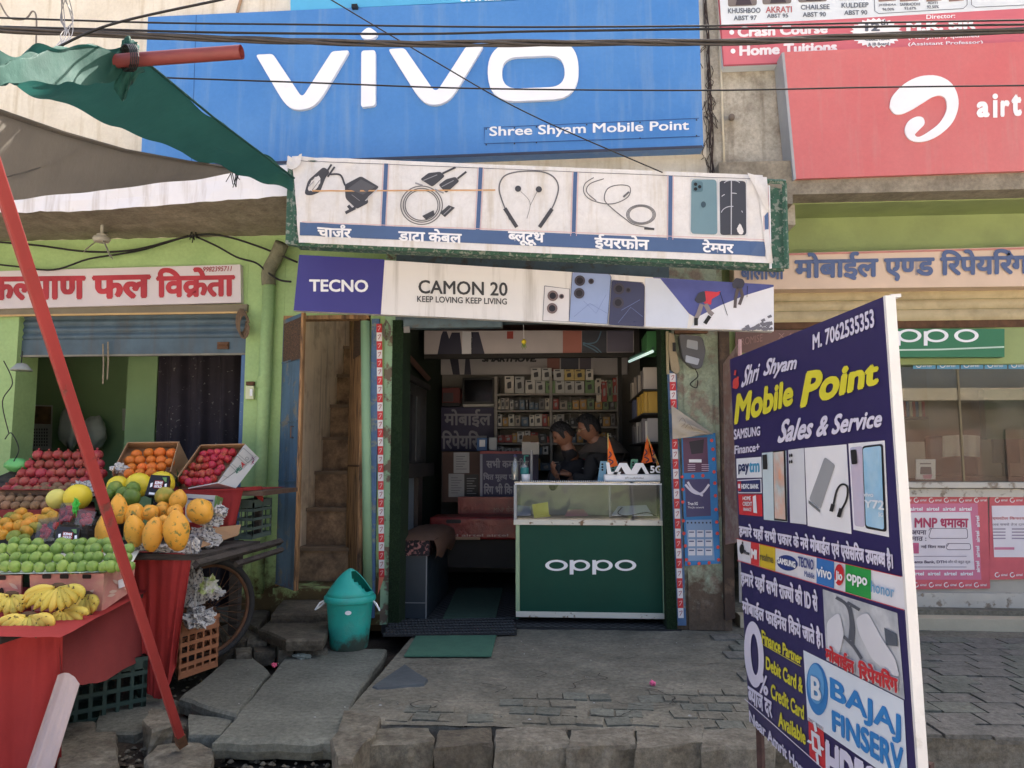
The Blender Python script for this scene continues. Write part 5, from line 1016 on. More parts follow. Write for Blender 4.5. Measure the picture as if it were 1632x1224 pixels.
Q2('APPLE', (377, 757), (386, 747), (373, 751), flat((70, 130, 110)), bold=.04); Q2('A', (386, 746), (390, 741), (382, 739), flat((190, 60, 66)), bold=.05); strokes(ab, PW, [ell(370, 762, 2.4, 2.4, 12)+[(372.4, 762)], ell(393, 731, 2.4, 2.4, 12)+[(395.4, 731)]], .7, flat((110, 120, 120)), 2, 'print'); strokes(ab, PW, [[(376, 770), (404, 735)], [(379, 771), (407, 736)]], 1, flat((190, 90, 96)), 2, 'print', False)
strokes(ab, PW, [[(400, 728), (404, 733), (401, 737), (406, 741)]], 1, flat((120, 60, 110)), 3, 'print')
kb = thing('pink_carton', 'pink leaf-patterned carton behind the bananas, the one with the white label on its side', 'carton', tuple(C(105, 975, 3.5)))
for nm_, q in (('side', [(47, 916, 3.42), (165, 914, 3.42), (160, 975, 3.44), (50, 982, 3.44)]), ('side', [(166, 914, 3.42), (216, 896, 3.75), (212, 940, 3.78), (162, 975, 3.44)])):
    slab3(q, .01, M_pkc, nm_, kb)
    PK_ = quadplane(q); u0 = q[0][0]; u1 = q[1][0]
    rr_ = random.Random(int(u0)); 
    for k in range(9 if u0 < 100 else 5):
        f = rr_.random(); uu = u0+8+(u1-u0-18)*f; vv = 930+(0 if u0 < 100 else -10*f)+rr_.random()*24; a_ = rr_.uniform(-1.2, 1.2)
        decal(kb, PK_, [(uu+7*math.cos(a_)*t-2.6*s_*math.sin(a_)*math.sin(math.pi*abs(t+1)/2), vv+7*math.sin(a_)*t+2.6*s_*math.cos(a_)*math.sin(math.pi*abs(t+1)/2)) for s_, ts in ((1, (-1, -.5, 0, .5, 1)), (-1, (.5, 0, -.5))) for t in ts], flat((220, 196, 180)), 1, 'leaf_print')
    if u0 < 100:
        for a in (68, 96, 132): decal(kb, PK_, rpoly([(a, 915), (a+14, 915), (a+14, 922), (a, 922)], 2), BLACK, 2, 'hand_hole')
    else: decal(kb, PK_, [(187, 925), (200, 920), (200, 934), (188, 938)], WHITE, 2, 'label_sticker')
kb2 = thing('pink_carton', 'pink leaf-patterned carton behind the bananas at the left edge', 'carton', tuple(C(15, 975, 3.5)))
q = [(-60, 918, 3.42), (34, 917, 3.42), (32, 980, 3.44), (-60, 984, 3.44)]; slab3(q, .01, M_pkc, 'side', kb2); PK_ = quadplane(q); decal(kb2, PK_, rpoly([(-4, 917), (10, 917), (10, 924), (-4, 924)], 2), BLACK, 2, 'hand_hole'); decal(kb2, PK_, ell(3, 945, 4, 9, 16), BLACK, 2, 'hand_hole')
for a_, (uu, vv) in ((.6, (22, 934)), (-.5, (18, 962))): decal(kb2, PK_, [(uu+9*math.cos(a_)*t-3*s_*math.sin(a_)*math.sin(math.pi*abs(t+1)/2), vv+9*math.sin(a_)*t+3*s_*math.cos(a_)*math.sin(math.pi*abs(t+1)/2)) for s_, ts in ((1, (-1, -.5, 0, .5, 1)), (-1, (.5, 0, -.5))) for t in ts], flat((220, 196, 180)), 1, 'leaf_print')
tr_ = drape('fruit_tray', [(-70, 908, 3.75), (60, 885, 3.85), (150, 880, 3.88), (222, 878, 3.9)], [(-70, 916, 3.38), (60, 914, 3.38), (150, 912, 3.39), (205, 908, 3.45)], 40, 6, mat('pale paper sheet', lin((206, 212, 200)), .7, .05, 8), 'pale paper sheet under the green guavas', 'paper', .012, 20, 3)
cb = thing('cardboard_piece', 'loose brown cardboard piece on the right end of the cart', 'cardboard', tuple(C(350, 868, 4.3))); slab3([(330, 842, 4.35), (384, 836, 4.5), (380, 852, 4.45), (320, 872, 4.0)], .004, M_card, 'sheet', cb)
gb = thing('green_white_carton', 'green-edged white carton standing behind the right-hand papaya', 'carton', tuple(C(325, 830, 4.3)))
q = [(295, 787, 4.35), (346, 790, 4.35), (342, 834, 4.33), (295, 832, 4.33)]; slab3(q, .01, M_cardw, 'side', gb); q2 = [(346, 790, 4.34), (356, 794, 4.5), (345, 838, 4.48), (341, 836, 4.33)]; slab3(q2, .01, flat((110, 150, 90)), 'side', gb); ptext(gb, quadplane(q2), 'WASHINGTON', ((344, 832), (352, 800), (342, 830)), WHITE, bold=.03); strokes(gb, quadplane(q), [[(300, 795), (340, 798)], [(300, 806), (336, 808)]], 3, flat((90, 80, 120)), 2, 'print', False)
# ---------------------------------------------------------------- fruit
def mfruit(name, col, col2, mix, sc=30, rough=.4, sharp=.25, **k): return mat(name, lin(col), rough, .12, 12, .03, 200, col2=lin(col2), mix=mix, sharp=sharp, wscale=sc, objvar=.2, **k)
M_pom = mfruit('pomegranate skin', (172, 62, 64), (190, 112, 88), .40, 16); M_sap = mfruit('sapodilla skin', (146, 116, 86), (120, 94, 70), .45, 30, .85); M_mel = mat('yellow melon skin', lin((228, 206, 58)), .4, .06, 6, .05, 60)
M_mel2 = mat('pale yellow melon skin', lin((222, 214, 112)), .4, .06, 6, .05, 60); M_man = mfruit('orange green mandarin skin', (214, 146, 44), (124, 136, 48), .42, 9, .45, .3); M_man2 = mfruit('green mandarin skin', (118, 132, 50), (188, 156, 54), .38, 9, .45, .3)
M_gua = mfruit('green guava skin', (118, 152, 66), (148, 172, 88), .45, 18, .35, .5); M_ban = mat('banana skin', lin((216, 194, 86)), .5, .08, 10, .03, 60, col2=lin((96, 78, 40)), mix=.37, sharp=.05, wscale=46, objvar=.15); M_orn = mat('orange peel', lin((226, 122, 42)), .4, .06, 12, .15, 260, objvar=.15)
M_pap = mat('papaya skin', lin((228, 164, 60)), .45, .1, 6, .04, 80, col2=lin((128, 128, 62)), mix=.395, sharp=.10, wscale=34, objvar=.08); M_papg = mat('green papaya skin', lin((150, 150, 62)), .45, .1, 8, .04, 80, col2=lin((206, 160, 66)), mix=.42, sharp=.2, wscale=12)
M_app = mat('red apple skin', lin((176, 44, 50)), .35, .1, 14, 0, col2=lin((214, 134, 84)), mix=.36, sharp=.25, wscale=16, stretch=(1, 1, .4), objvar=.25); M_grm = mfruit('green mango skin', (96, 124, 50), (140, 150, 62), .4, 14)
M_stem = mat('dry stem', lin((84, 72, 44)), .9, .2, 30)
def fmesh(name, prof, n=16, m=None, mats=None, extra=None, lump=0.0):
    mb = MB(); mb.lathe(prof, n)
    if lump: mb.v = [p*(1+lump*noise.noise(p*3)) for p in mb.v]
    if extra: mb.k = 1; extra(mb)
    me = mb.mesh(name, [m]+([mats] if mats else []), True); return me
def sph(r=1, k=9, sq=1.0, top=0, bot=0): return [(max(1e-3, r*math.sin(math.pi*i/k)), r*sq*-math.cos(math.pi*i/k)+(top*max(0, i/k-.8)*-1)) for i in range(k+1)]
me_pom = fmesh('pomegranate', sph(1, 10, .95), 16, M_pom, M_pom, lambda mb: mb.lathe([(.16, .86), (.15, 1.08), (.26, 1.28), (.14, 1.1), (.05, 1.0)], 7), .06)
me_sap = fmesh('sapodilla', sph(1, 9, .95), 14, M_sap, lump=.05); me_man = fmesh('mandarin', [(.02, -.82), (.45, -.78), (.85, -.45), (1, 0), (.88, .45), (.5, .76), (.12, .8), (.02, .74)], 18, M_man, M_stem, lambda mb: mb.lathe([(.07, .74), (.05, .82), (.02, .83)], 6), .05)
me_man2 = fmesh('mandarin', [(.02, -.82), (.45, -.78), (.85, -.45), (1, 0), (.88, .45), (.5, .76), (.12, .8), (.02, .74)], 18, M_man2, M_stem, lambda mb: mb.lathe([(.07, .74), (.05, .82), (.02, .83)], 6), .05)
me_orn = fmesh('orange', [(.02, -.92), (.45, -.85), (.85, -.5), (1, 0), (.85, .5), (.45, .86), (.1, .93), (.02, .88)], 18, M_orn, M_stem, lambda mb: mb.lathe([(.08, .9), (.05, .96), (.02, .96)], 6), .02)
me_gua = fmesh('guava', [(.02, -1.12), (.4, -1.02), (.82, -.6), (1, 0), (.86, .55), (.5, .95), (.12, 1.1), (.02, 1.08)], 14, M_gua, M_stem, lambda mb: mb.lathe([(.06, 1.05), (.05, 1.16), (.02, 1.17)], 6), .05)
me_mel = fmesh('melon', sph(1, 12, .98), 24, M_mel, M_stem, lambda mb: mb.lathe([(.06, .95), (.05, 1.02), (.02, 1.03)], 7), .03); me_mel2 = fmesh('melon', sph(1, 12, 1.0), 24, M_mel2, M_stem, lambda mb: mb.lathe([(.06, .95), (.05, 1.02), (.02, 1.03)], 7), .03)
me_app = fmesh('apple', [(.04, -.78), (.3, -.92), (.65, -.7), (.92, -.1), (.98, .25), (.8, .7), (.45, .86), (.15, .74), (.03, .62)], 16, M_app, M_stem, lambda mb: mb.tube([(0, 0, .6), (.06, 0, .95)], .04, 5), .04)
PPR = [(.03, -1.0), (.3, -.96), (.62, -.74), (.86, -.4), (.97, 0), (.9, .35), (.68, .66), (.36, .9), (.16, 1.0), (.05, 1.02)]
def papmesh(m):
    mb = MB(); mb.lathe(PPR, 20, fn=lambda t, z: 1+.045*math.cos(5*t)); mb.v = [p*(1+.05*noise.noise(p*1.4)) for p in mb.v]; mb.k = 1; mb.lathe([(.12, .98), (.1, 1.06), (.03, 1.06)], 7); return mb.mesh('papaya', [m, M_stem], True)
me_pap, me_papg = papmesh(M_pap), papmesh(M_papg)
fr = random.Random(21)
ORD = ['first', 'second', 'third', 'fourth', 'fifth', 'sixth', 'seventh', 'eighth', 'ninth', 'tenth', 'eleventh', 'twelfth', 'thirteenth', 'fourteenth', 'fifteenth', 'sixteenth', 'seventeenth', 'eighteenth', 'nineteenth', 'twentieth']
def od(i, n): return 'leftmost' if i == 0 else 'rightmost' if i == n-1 else ORD[i]+' from the left'
def fruit(name, me, u, v, d, rpx, label, grp, tilt=(0, 0), sq=(1, 1, 1), cat=None, rnd=.25):
    o = link(name, me, None, C(u, v, d)); s_ = pxr(rpx, d)*fr.uniform(.9, 1.09); o.scale = (s_*sq[0], s_*sq[1], s_*sq[2]); o.rotation_euler = (tilt[0]+fr.uniform(-rnd, rnd), tilt[1]+fr.uniform(-rnd, rnd), fr.uniform(0, 6.28))
    o['label'] = label; o['category'] = cat or name; o['group'] = grp; return o
rows = [(726, 5.30, [61, 77.5, 92.6, 108, 124, 139.5, 155], 'top row'), (740, 5.18, [48, 64, 81, 95, 112, 127, 142, 158], 'second row from the top'), (754, 5.06, [36, 51, 66.5, 83, 99, 115, 130.5, 146, 162], 'third row from the top'), (768, 4.94, [24, 40, 55, 70.6, 87, 102, 119, 134, 150], 'fourth row from the top'), (781, 4.82, [-5, 11, 26, 44, 60, 76], 'lowest row')]
for v, d, us, w_ in rows:
    for i_, u in enumerate(us): fruit('pomegranate', me_pom, u, v+fr.uniform(-1, 1), d, 8.4, 'red pomegranate, %s in the %s of the pile' % (od(i_, len(us)), w_), 'pomegranates in the stepped pile')
part_ = MB(); P_ = [C(-40, 790, 4.88), C(76, 790, 4.88), C(160, 775, 5.0), C(160, 735, 5.36), C(45, 735, 5.36), C(-40, 770, 5.05)]
stp = thing('stepped_rack', 'dark wooden slope under the pomegranates', 'rack', (P_[1].x, P_[1].y, ZC)); mb = MB(); mb.prism([p-Vector((0, 0, .02)) for p in P_], (0, 0, -.05)); part('board', mb, M_wood, stp); part('support', MB().box((P_[0].x, P_[0].y+.1, ZC), (P_[2].x, P_[2].y, P_[0].z-.1)), M_wood, stp)
def yrow(v, d, u0, u1, st_, lab):
    u = u0; i_ = 0; n_ = math.ceil((u1-u0)/st_)
    while u < u1: fruit('sapodilla', me_sap, u+fr.uniform(-.8, .8), v+fr.uniform(-.8, .8), d, 7.9, 'brown sapodilla, %s in the %s of its pile' % (od(i_, n_), lab), 'sapodillas on the red ledge'); u += st_; i_ += 1
yrow(782, 4.76, 30, 110, 14, 'second row from the top'); yrow(776, 4.86, 72, 120, 19, 'top row'); yrow(789, 4.66, 6, 80, 15.3, 'middle row'); yrow(797.5, 4.56, -14, 78, 15.3, 'second row from the bottom'); yrow(806, 4.48, -6, 82, 15.6, 'lowest row')
lg = thing('red_ledge', 'red cloth-wrapped shelf edge under the sapodillas', 'shelf', tuple(C(80, 820, 4.42))); q_ = [C(-60, 813, 4.40), C(152, 813, 4.46), C(150, 800, 5.0), C(-60, 800, 5.0)]; mb = MB(); mb.prism(q_, (0, 0, -.05)); part('shelf', mb, M_cloth2, lg); part('support', MB().box((q_[0].x, q_[0].y+.05, ZC), (q_[1].x, q_[1].y+.3, q_[0].z-.05)), M_wood, lg)
for me_, u, v, d, r_, l_ in ((me_mel2, 91, 795, 4.32, 17, 'pale yellow melon between the sapodillas and the plastic punnets'), (me_mel, 124, 792, 4.30, 19.5, 'bright yellow melon right of the pale one, next to the red pole'), (me_mel, 188, 775, 4.5, 18, 'left yellow melon of the three below the oranges'), (me_mel, 221, 773, 4.5, 18.5, 'middle yellow melon of the three below the oranges'), (me_mel, 257, 771, 4.55, 19, 'right yellow melon behind the black punnet')):
    fruit('melon', me_, u, v, d, r_, l_, 'yellow melons')
mand = [(220, 940), (105, 985), (300, 990), (400, 1015), (520, 935), (570, 975), (50, 1050), (90, 1090), (205, 1075), (290, 1065), (380, 1090), (20, 1170), (150, 1190), (285, 1135), (260, 1215), (-40, 1120), (-60, 1030), (470, 1010), (340, 1030), (180, 1005)]
for i, (x, y) in enumerate(mand):
    g_ = i in (1, 10, 12, 14, 16); fruit('mandarin', me_man2 if g_ else me_man, x/6.8, 680+y/6.8, 4.05-(y-935)*.0011, 10.3, ('greenish' if g_ else 'orange')+' mandarin %s of the loose pile, %s' % (('at the back', 'in the middle', 'at the front')[0 if y < 1000 else 1 if y < 1100 else 2], od(min(range(20), key=lambda q: abs(q-(x+60)/34)), 20)), 'mandarins in the loose pile', (0, 0), (1, 1, 1), rnd=.9)
mb = MB(); mb.prism([G(-60, 870, .66+.02), G(150, 866, .68), G(150, 826, .80), G(-60, 826, .80)], (0, 0, -.02)); rk = solo('sloping_board', mb, M_wood, 'sloping wooden board under the mandarins and punnets', 'board')
gv = [(904, 3.42, [-8, 9, 24, 44, 63, 82, 100, 116, 132, 148, 166, 177, 192, 207]), (889.5, 3.50, [6, 26, 41, 57, 75, 94, 112, 126, 143, 156, 174, 186, 202]), (876, 3.58, [4, 21, 38, 51, 70, 90, 110, 128, 144, 152, 173, 205]), (866, 3.66, [23, 40, 60, 97, 106, 121, 130, 147, 160, 172])]
for i, (v, d, us) in enumerate(gv):
    for i_, u in enumerate(us): fruit('guava', me_gua, u, v+fr.uniform(-1.6, 1.6), d, 8.9, 'green guava, %s in the %s of the heap' % (od(i_, len(us)), ('front row', 'second row', 'third row', 'back row')[i]), 'green guavas on the paper sheet', rnd=1.0, sq=(1, 1, 1.02))
for i_, (x, y) in enumerate(((320, 250), (430, 235), (530, 232), (635, 240), (265, 305), (350, 300), (450, 298), (540, 300), (615, 320), (275, 370), (372, 365), (457, 365), (540, 360), (255, 415), (350, 412), (450, 410))):
    fruit('orange', me_orn, 160+x/5.564, 680+y/5.564, 5.02-(y-232)*.0017, 8.6, 'orange, %s in the %s of the brown carton' % ((od(i_, 4), 'top row') if y < 252 else (od(i_-4, 5), 'second row') if y < 322 else (od(i_-9, 4), 'third row') if y < 372 else (od(i_-13, 3), 'bottom row')), 'oranges in the carton', (-.5, 0))
for i_, (x, y) in enumerate(((915, 250), (980, 235), (1040, 232), (1100, 232), (1170, 232), (885, 295), (945, 300), (1010, 285), (1080, 275), (1130, 290), (820, 360), (875, 365), (930, 360), (990, 345), (1060, 330), (745, 420), (810, 425), (860, 430), (905, 425), (970, 415), (1040, 405), (1070, 370), (785, 495), (840, 490), (895, 490), (950, 480), (1000, 465), (740, 470))):
    fruit('apple', me_app, 160+x/5.564, 680+y/5.564, 5.0-(y-232)*.0014, 7.2, 'red apple, %s in the %s of the white carton' % ((od(i_, 5), 'top row') if i_ < 5 else (od(i_-5, 5), 'second row') if i_ < 10 else (od(i_-10, 5), 'third row') if i_ < 15 else (od(i_-15, 7), 'fourth row') if i_ < 22 else (od(i_-22, 6), 'front row')), 'apples in the carton', (-.6, 0), rnd=.6)
paps = [(680, 920, 115, 182, .03, 3.86, 'tallest front papaya, third from the left'), (470, 955, 92, 155, 0, 3.86, 'green-tipped front papaya in the middle'), (300, 925, 92, 150, .28, 3.9, 'leaning front papaya right of the red pole'), (45, 960, 82, 185, .05, 3.9, 'large papaya behind the red pole'), (165, 730, 75, 135, .2, 4.05, 'papaya standing behind the red pole, beside the green mangoes'), (690, 655, 78, 98, -.1, 4.2, 'highest orange papaya at the back'), (885, 750, 128, 110, .9, 4.1, 'wide orange papaya at the far right'), (440, 765, 75, 75, .6, 4.1, 'small papaya behind the middle front one'), (300, 780, 95, 110, .7, 4.08, 'papaya lying behind the leaning one'), (665, 760, 70, 75, .5, 4.08, 'papaya half hidden behind the tallest one'), (550, 740, 75, 75, .2, 4.18, 'back-row papaya with yellow-green skin'), (560, 830, 48, 48, 0, 4.0, 'small papaya showing between two front ones')]
for x, y, rx, ry, t_, d, l_ in paps:
    o = fruit('papaya', me_pap, 160+x/5.564, 680+y/5.564, d, 1, l_, 'papayas on the cart', rnd=.03); s_ = d/1200/5.564; o.scale = (rx*s_, rx*s_, ry*s_); o.rotation_euler = (-.12, t_, fr.uniform(0, 6))
for x, y, rx, ry, t_, l_ in ((570, 610, 80, 55, 1.0, 'dark green unripe papaya at the back'),):
    o = fruit('papaya', me_papg, 160+x/5.564, 680+y/5.564, 4.25, 1, l_, 'papayas on the cart', rnd=.03); s_ = 4.25/1200/5.564; o.scale = (rx*s_, rx*s_, ry*1.6*s_); o.rotation_euler = (0, t_, 0)
for x, y, r_, l_ in ((280, 625, 78, 'large green mango in front of the middle melon'), (290, 555, 62, 'green mango tucked under the middle melon'), (130, 550, 62, 'dark green mango beside the left melon'), (75, 595, 50, 'green mango partly behind the red pole'), (195, 590, 52, 'yellowing mango between the green ones')):
    fruit('mango', me_gua, 160+x/5.564, 680+y/5.564, 4.2+(625-y)*.001, r_/5.564, l_, 'mangoes below the melons', rnd=.6).material_slots
for o in [o for o in bpy.data.objects if o.name.startswith('mango')]:
    if 'mango_mesh' not in bpy.data.meshes: mm = me_gua.copy(); mm.name = 'mango_mesh'; mm.materials[0] = M_grm
    o.data = bpy.data.meshes['mango_mesh']
# bananas: each bunch > crown, fingers
def banana_mesh(p0, pm, p1, r):
    n = 9; P = []; 
    for i in range(n+1):
        t = i/n; P.append((1-t)**2*p0+2*t*(1-t)*pm+t*t*p1)
    rr = [r*k for k in (.32, .5, .82, .98, 1.03, 1.03, 1.0, .86, .5, .22)]; mb = MB(); mb.tube(P, rr, 6, 0); tip = MB(); mb.tube([P[-1], P[-1]+(P[-1]-P[-2])*.5], [r*.2, r*.12], 5, 1); return mb
def bunch(label, crown, ends, d0, r=.0155, bend=10, dd=.0):
    t = thing('banana_bunch', label, 'bananas', tuple(C(*crown, d0)), 'banana bunches on the low table')
    mb = MB(); mb.lathe([(.012, -.012), (.028, -.006), (.03, .008), (.016, .016)], 10, C(*crown, d0), 1.1, .7); part('crown', mb, mat('brown banana crown', lin((88, 66, 44)), .8, .2, 20), t, smooth=True)
    for i, e in enumerate(ends):
        u, v, bx, by = e[:4]; de = d0-.03-(v-crown[1])*.0012+(e[4] if len(e) > 4 else 0); p0 = C(crown[0]+(i-len(ends)/2)*1.2, crown[1]+1, d0-.006*abs(i-3)); p1 = C(u, v, de); pm = C((crown[0]+u)/2+bx, (crown[1]+v)/2+by, (d0+de)/2-.02); part('banana', banana_mesh(p0, pm, p1, r), [M_ban, M_stem], t, smooth=True)
bunch('upper banana bunch in front of the pink carton', (93, 935), [(37, 954, -12, -10), (37, 961, -10, -7), (42, 968, -7, -4), (54, 972, -5, -1), (66, 975, -3, 2), (80, 976, 2, 4), (96, 974, 8, 4), (108, 968, 14, 1), (120, 961, 18, -5), (131, 954, 22, -12)], 3.30, .0195)
bunch('lower left banana bunch at the table edge', (46, 981), [(-14, 1003, -10, -8), (0, 1007, -8, -5), (10, 1011, -5, -2), (22, 1013, -3, 2), (34, 1012, 2, 4), (46, 1013, 9, 2), (58, 1015, 18, -4), (68, 1007, 20, -8), (80, 1004, 24, -12)], 3.20, .0215)
bunch('right banana bunch with green-tinged tips beside the pink carton', (136, 948), [(92, 968, -2, 8), (100, 978, 4, 10), (112, 986, 8, 8), (122, 990, 12, 6), (134, 984, 16, 2), (146, 978, 14, -4), (152, 970, 12, -6)], 3.42, .018)
bunch('small banana bunch lying low between the two front bunches', (72, 989), [(60, 1013, -2, 4), (88, 1013, 6, 2), (98, 1007, 8, 0), (110, 1005, 10, -4), (120, 999, 10, -6)], 3.36, .0195)
bunch('banana bunch at the left edge, above the lower left one', (18, 948), [(-30, 962, -8, -4), (-20, 972, -6, 0), (-6, 978, -3, 3), (8, 982, 2, 5), (22, 982, 6, 5), (34, 976, 10, 2), (44, 968, 14, -2)], 3.32, .019)
bunch('banana bunch resting between the upper one and the table edge', (100, 972), [(80, 996, -6, 2), (92, 1002, -4, 4), (106, 1002, 2, 4), (118, 998, 6, 2), (130, 990, 10, -2), (140, 980, 14, -6)], 3.30, .019)
# punnets
M_clear = glass_mat('clear plastic', (.95, .97, .97), .96, .08, .008)
def punnet(label, q, kind, d):
    t = thing('fruit_punnet', label, 'punnet', tuple(C(q[3][0], q[3][1], d)), 'plastic fruit punnets')
    q3 = [(u, v, d+(.05 if i < 2 else -.03)) for i, (u, v) in enumerate(q)]; P = [C(*p) for p in q3]; n = (P[1]-P[0]).cross(P[3]-P[0]).normalized()
    if n.dot(CP-P[0]) < 0: n = -n
    mb = MB(); c_ = sum(P, Vector())/4; base = [c_+(p-c_)*.85-n*.045 for p in P]; mb.add(P+base, [(0, 1, 5, 4), (1, 2, 6, 5), (2, 3, 7, 6), (3, 0, 4, 7), (4, 5, 6, 7)]); part('tray', mb, flat((24, 24, 28), .3) if kind == 'black' else M_clear, t)
    mb = MB(); mb.prism(P, n*.004); part('lid', mb, flat((24, 24, 28), .3) if kind == 'black' else M_clear, t)
    if kind == 'black':
        pl = Plane(P[0]+n*.005, n); (a, b), (c, e), (g, h), (i_, j) = q
        def m_(x, y): p_ = Vector(q[0])*(1-x)*(1-y)+Vector(q[1])*x*(1-y)+Vector(q[2])*x*y+Vector(q[3])*(1-x)*y; return (p_.x, p_.y)
        decal(t, pl, [m_(.28, .25), m_(.72, .25), m_(.72, .62), m_(.28, .62)], flat((150, 52, 44)), 1, 'print'); ptext(t, pl, 'KIWI', (m_(.32, .45), m_(.68, .45), m_(.32, .29)), WHITE, bold=.06); ptext(t, pl, 'GOLD', (m_(.32, .6), m_(.68, .6), m_(.32, .47)), WHITE, bold=.06)
        decal(t, pl, [m_(.62, .1), m_(.85, .08), m_(.88, .3), m_(.78, .28)], flat((96, 140, 84)), 2, 'leaf_print'); decal(t, pl, [m_(.1, .4), m_(.2, .36), m_(.22, .55), m_(.12, .6)], WHITE, 1, 'flower_print'); decal(t, pl, [m_(.8, .4), m_(.9, .36), m_(.92, .55), m_(.82, .6)], WHITE, 1, 'flower_print'); decal(t, pl, [m_(.15, .82), m_(.42, .84), m_(.42, .94), m_(.15, .93)], WHITE, 1, 'label_sticker')
    else:
        rp = random.Random(int(q[0][0])); ms = mat('strawberry red', lin((160, 40, 44)), .35, .15, 30, .1, 200)
        for k in range(14):
            x, y = rp.uniform(.12, .88), rp.uniform(.12, .88); p = (P[0]*(1-x)+P[1]*x)*(1-y)+(P[3]*(1-x)+P[2]*x)*y-n*.022; mb = MB(); mb.lathe([(.002, -.016), (.009, -.008), (.013, .004), (.009, .013), (.002, .014)], 8, p); part('strawberry', mb, ms, t, smooth=True)
punnet('black printed punnet standing in front of the right melon', [(241, 757), (271, 759), (266, 792), (231, 790)], 'black', 4.3); punnet('black printed punnet lying between the guavas and the papayas', [(92, 840), (128, 842), (124, 873), (86, 868)], 'black', 3.72)
punnet('clear strawberry punnet nearest the mandarins', [(62, 828), (92, 824), (84, 856), (56, 857)], 'clear', 3.78); punnet('clear strawberry punnet beside the red pole', [(126, 812), (154, 816), (146, 838), (118, 836)], 'clear', 3.9); punnet('clear strawberry punnet behind the two others', [(98, 802), (124, 801), (112, 830), (90, 832)], 'clear', 4.0)
crumple('green_leafy_bag', C(121, 806, 3.98), .022, 'bright green plastic strip between the strawberry punnets', 41, sq=(.7, .5, 1.7), m=mat('vivid green plastic', lin((60, 180, 60)), .4), cat='plastic strip')
crumple('crumpled_newspaper', C(139, 780, 4.6), .06, 'shredded newspaper heap behind the bright yellow melon', 44, sq=(1.7, .6, .8)); crumple('cloth_rag', C(190, 747, 4.75), .035, 'white rag beside the carton of oranges', 47, sq=(1.6, .6, .8), m=mat('white rag', lin((190, 190, 188)), .9), cat='rag')
pn = thing('pineapple_top', 'dark green pineapple crown between the two tilted cartons', 'pineapple', tuple(C(284, 775, 4.7))); 
for k in range(26):
    a = random.uniform(0, 6.28); h = random.uniform(.05, .11); p = C(285, 778, 4.68)+Vector((0, 0, h*.2)); tip = p+Vector((math.cos(a)*.06, math.sin(a)*.06, h)); s_ = (tip-p).cross(Vector((0, 0, 1))).normalized()*.008; part('leaf', MB().add([p+s_, p-s_, (p+tip)/2-s_*.8+Vector((0, 0, .015)), tip, (p+tip)/2+s_*.8+Vector((0, 0, .015))], [(0, 1, 2, 4), (4, 2, 3)]), mat('pineapple leaf', lin((58, 92, 62)), .5, .2, 30), pn)
# ================================================================ inside and around the mobile shop
def pb(u0, v0, u1, v1, Y0, Y1): return pbox(MB(), u0, v0, u1, v1, Y0, Y1)
def board(name, label, cat, u0, v0, u1, v1, Y, m, th=.012, grp=None):
    t = thing(name, label, cat, tuple(W((u0+u1)/2, v1, Y)), grp); hull('panel', Y, Y+th, [(u0, v0), (u1, v0), (u1, v1), (u0, v1)], m, t); return t, YP(Y)
INK = flat((58, 54, 84), .5); TXG = flat((150, 150, 160), .5)
# header boards
t, P_ = board('header_board', 'grey-white header board with a dark-suited torso and coloured panels, upper one', 'board', 676, 527, 1010, 566, 1.15, flat((176, 168, 168), .4))
decal(t, P_, [(697, 566), (703, 535), (706, 528), (712, 528), (716, 540), (720, 530), (733, 530), (737, 566)], flat((44, 44, 62)), 1, 'suit_print'); decal(t, P_, [(737, 528), (751, 529), (753, 540), (751, 566), (736, 566)], flat((206, 206, 210)), 1, 'shirt_print'); decal(t, P_, [(751, 529), (763, 529), (773, 566), (751, 566)], flat((44, 44, 62)), 1, 'suit_print')
rect(t, P_, 808, 528, 818, 540, flat((150, 60, 50)), 1, 'small_print'); rect(t, P_, 897, 527, 927, 565, flat((156, 96, 84)), 1); rect(t, P_, 927.5, 527, 967, 562, flat((54, 56, 66)), 1); rect(t, P_, 967.5, 527, 1009, 561, flat((92, 88, 104)), 1); strokes(t, P_, [[(929, 548), (950, 545), (958, 528)], [(929, 546), (948, 553), (960, 564)], [(929, 549), (944, 556), (956, 564)]], 2, flat((80, 110, 130)), 2, 'arc_print')
t, P_ = board('header_board', 'grey-white header board with SMARTMOVE lettering, lower one at the back wall', 'board', 693, 566, 1000, 597, 2.46, flat((170, 166, 166), .45))
decal(t, P_, [(716, 568), (730, 568), (733, 597), (722, 597)], flat((50, 50, 66)), 1, 'suit_print'); decal(t, P_, [(742, 568), (748, 568), (751, 597), (740, 597)], flat((50, 50, 66)), 1, 'suit_print')
T(t, P_, 'SMARTMOVE.', 768, 567, 855, 577, flat((40, 40, 44)), 0, bold=.07, shear=.2); rect(t, P_, 872, 567, 892, 592, flat((140, 90, 80)), 1); rect(t, P_, 894, 567, 922, 592, flat((70, 72, 84)), 1); rect(t, P_, 924, 567, 942, 592, flat((90, 84, 96)), 1)
solo('dark_beam', pb(676, 563, 1012, 570, 1.14, 1.2), M_dark, 'dark beam under the upper header board', 'beam')
solo('blue_lintel_box', pb(640, 508, 800, 522, -.02, .06), mat('blue grey lintel', (1, 1, 1)), 'blue-grey shutter box under the phone advert board', 'shutter box')
ch = thing('hanging_charm', 'lemon and chilli charm hanging on a thread in the shop opening', 'charm', tuple(W(835, 525, .3))); part('thread', MB().tube([W(834, 512, .3), W(835, 540, .3)], .0015, 4), WHITE, ch)
mb = MB(); mb.lathe([(.003, -.02), (.017, -.008), (.02, .004), (.012, .018), (.003, .024)], 10, W(835, 545, .3)); part('lemon', mb, M_mel, ch, smooth=True)
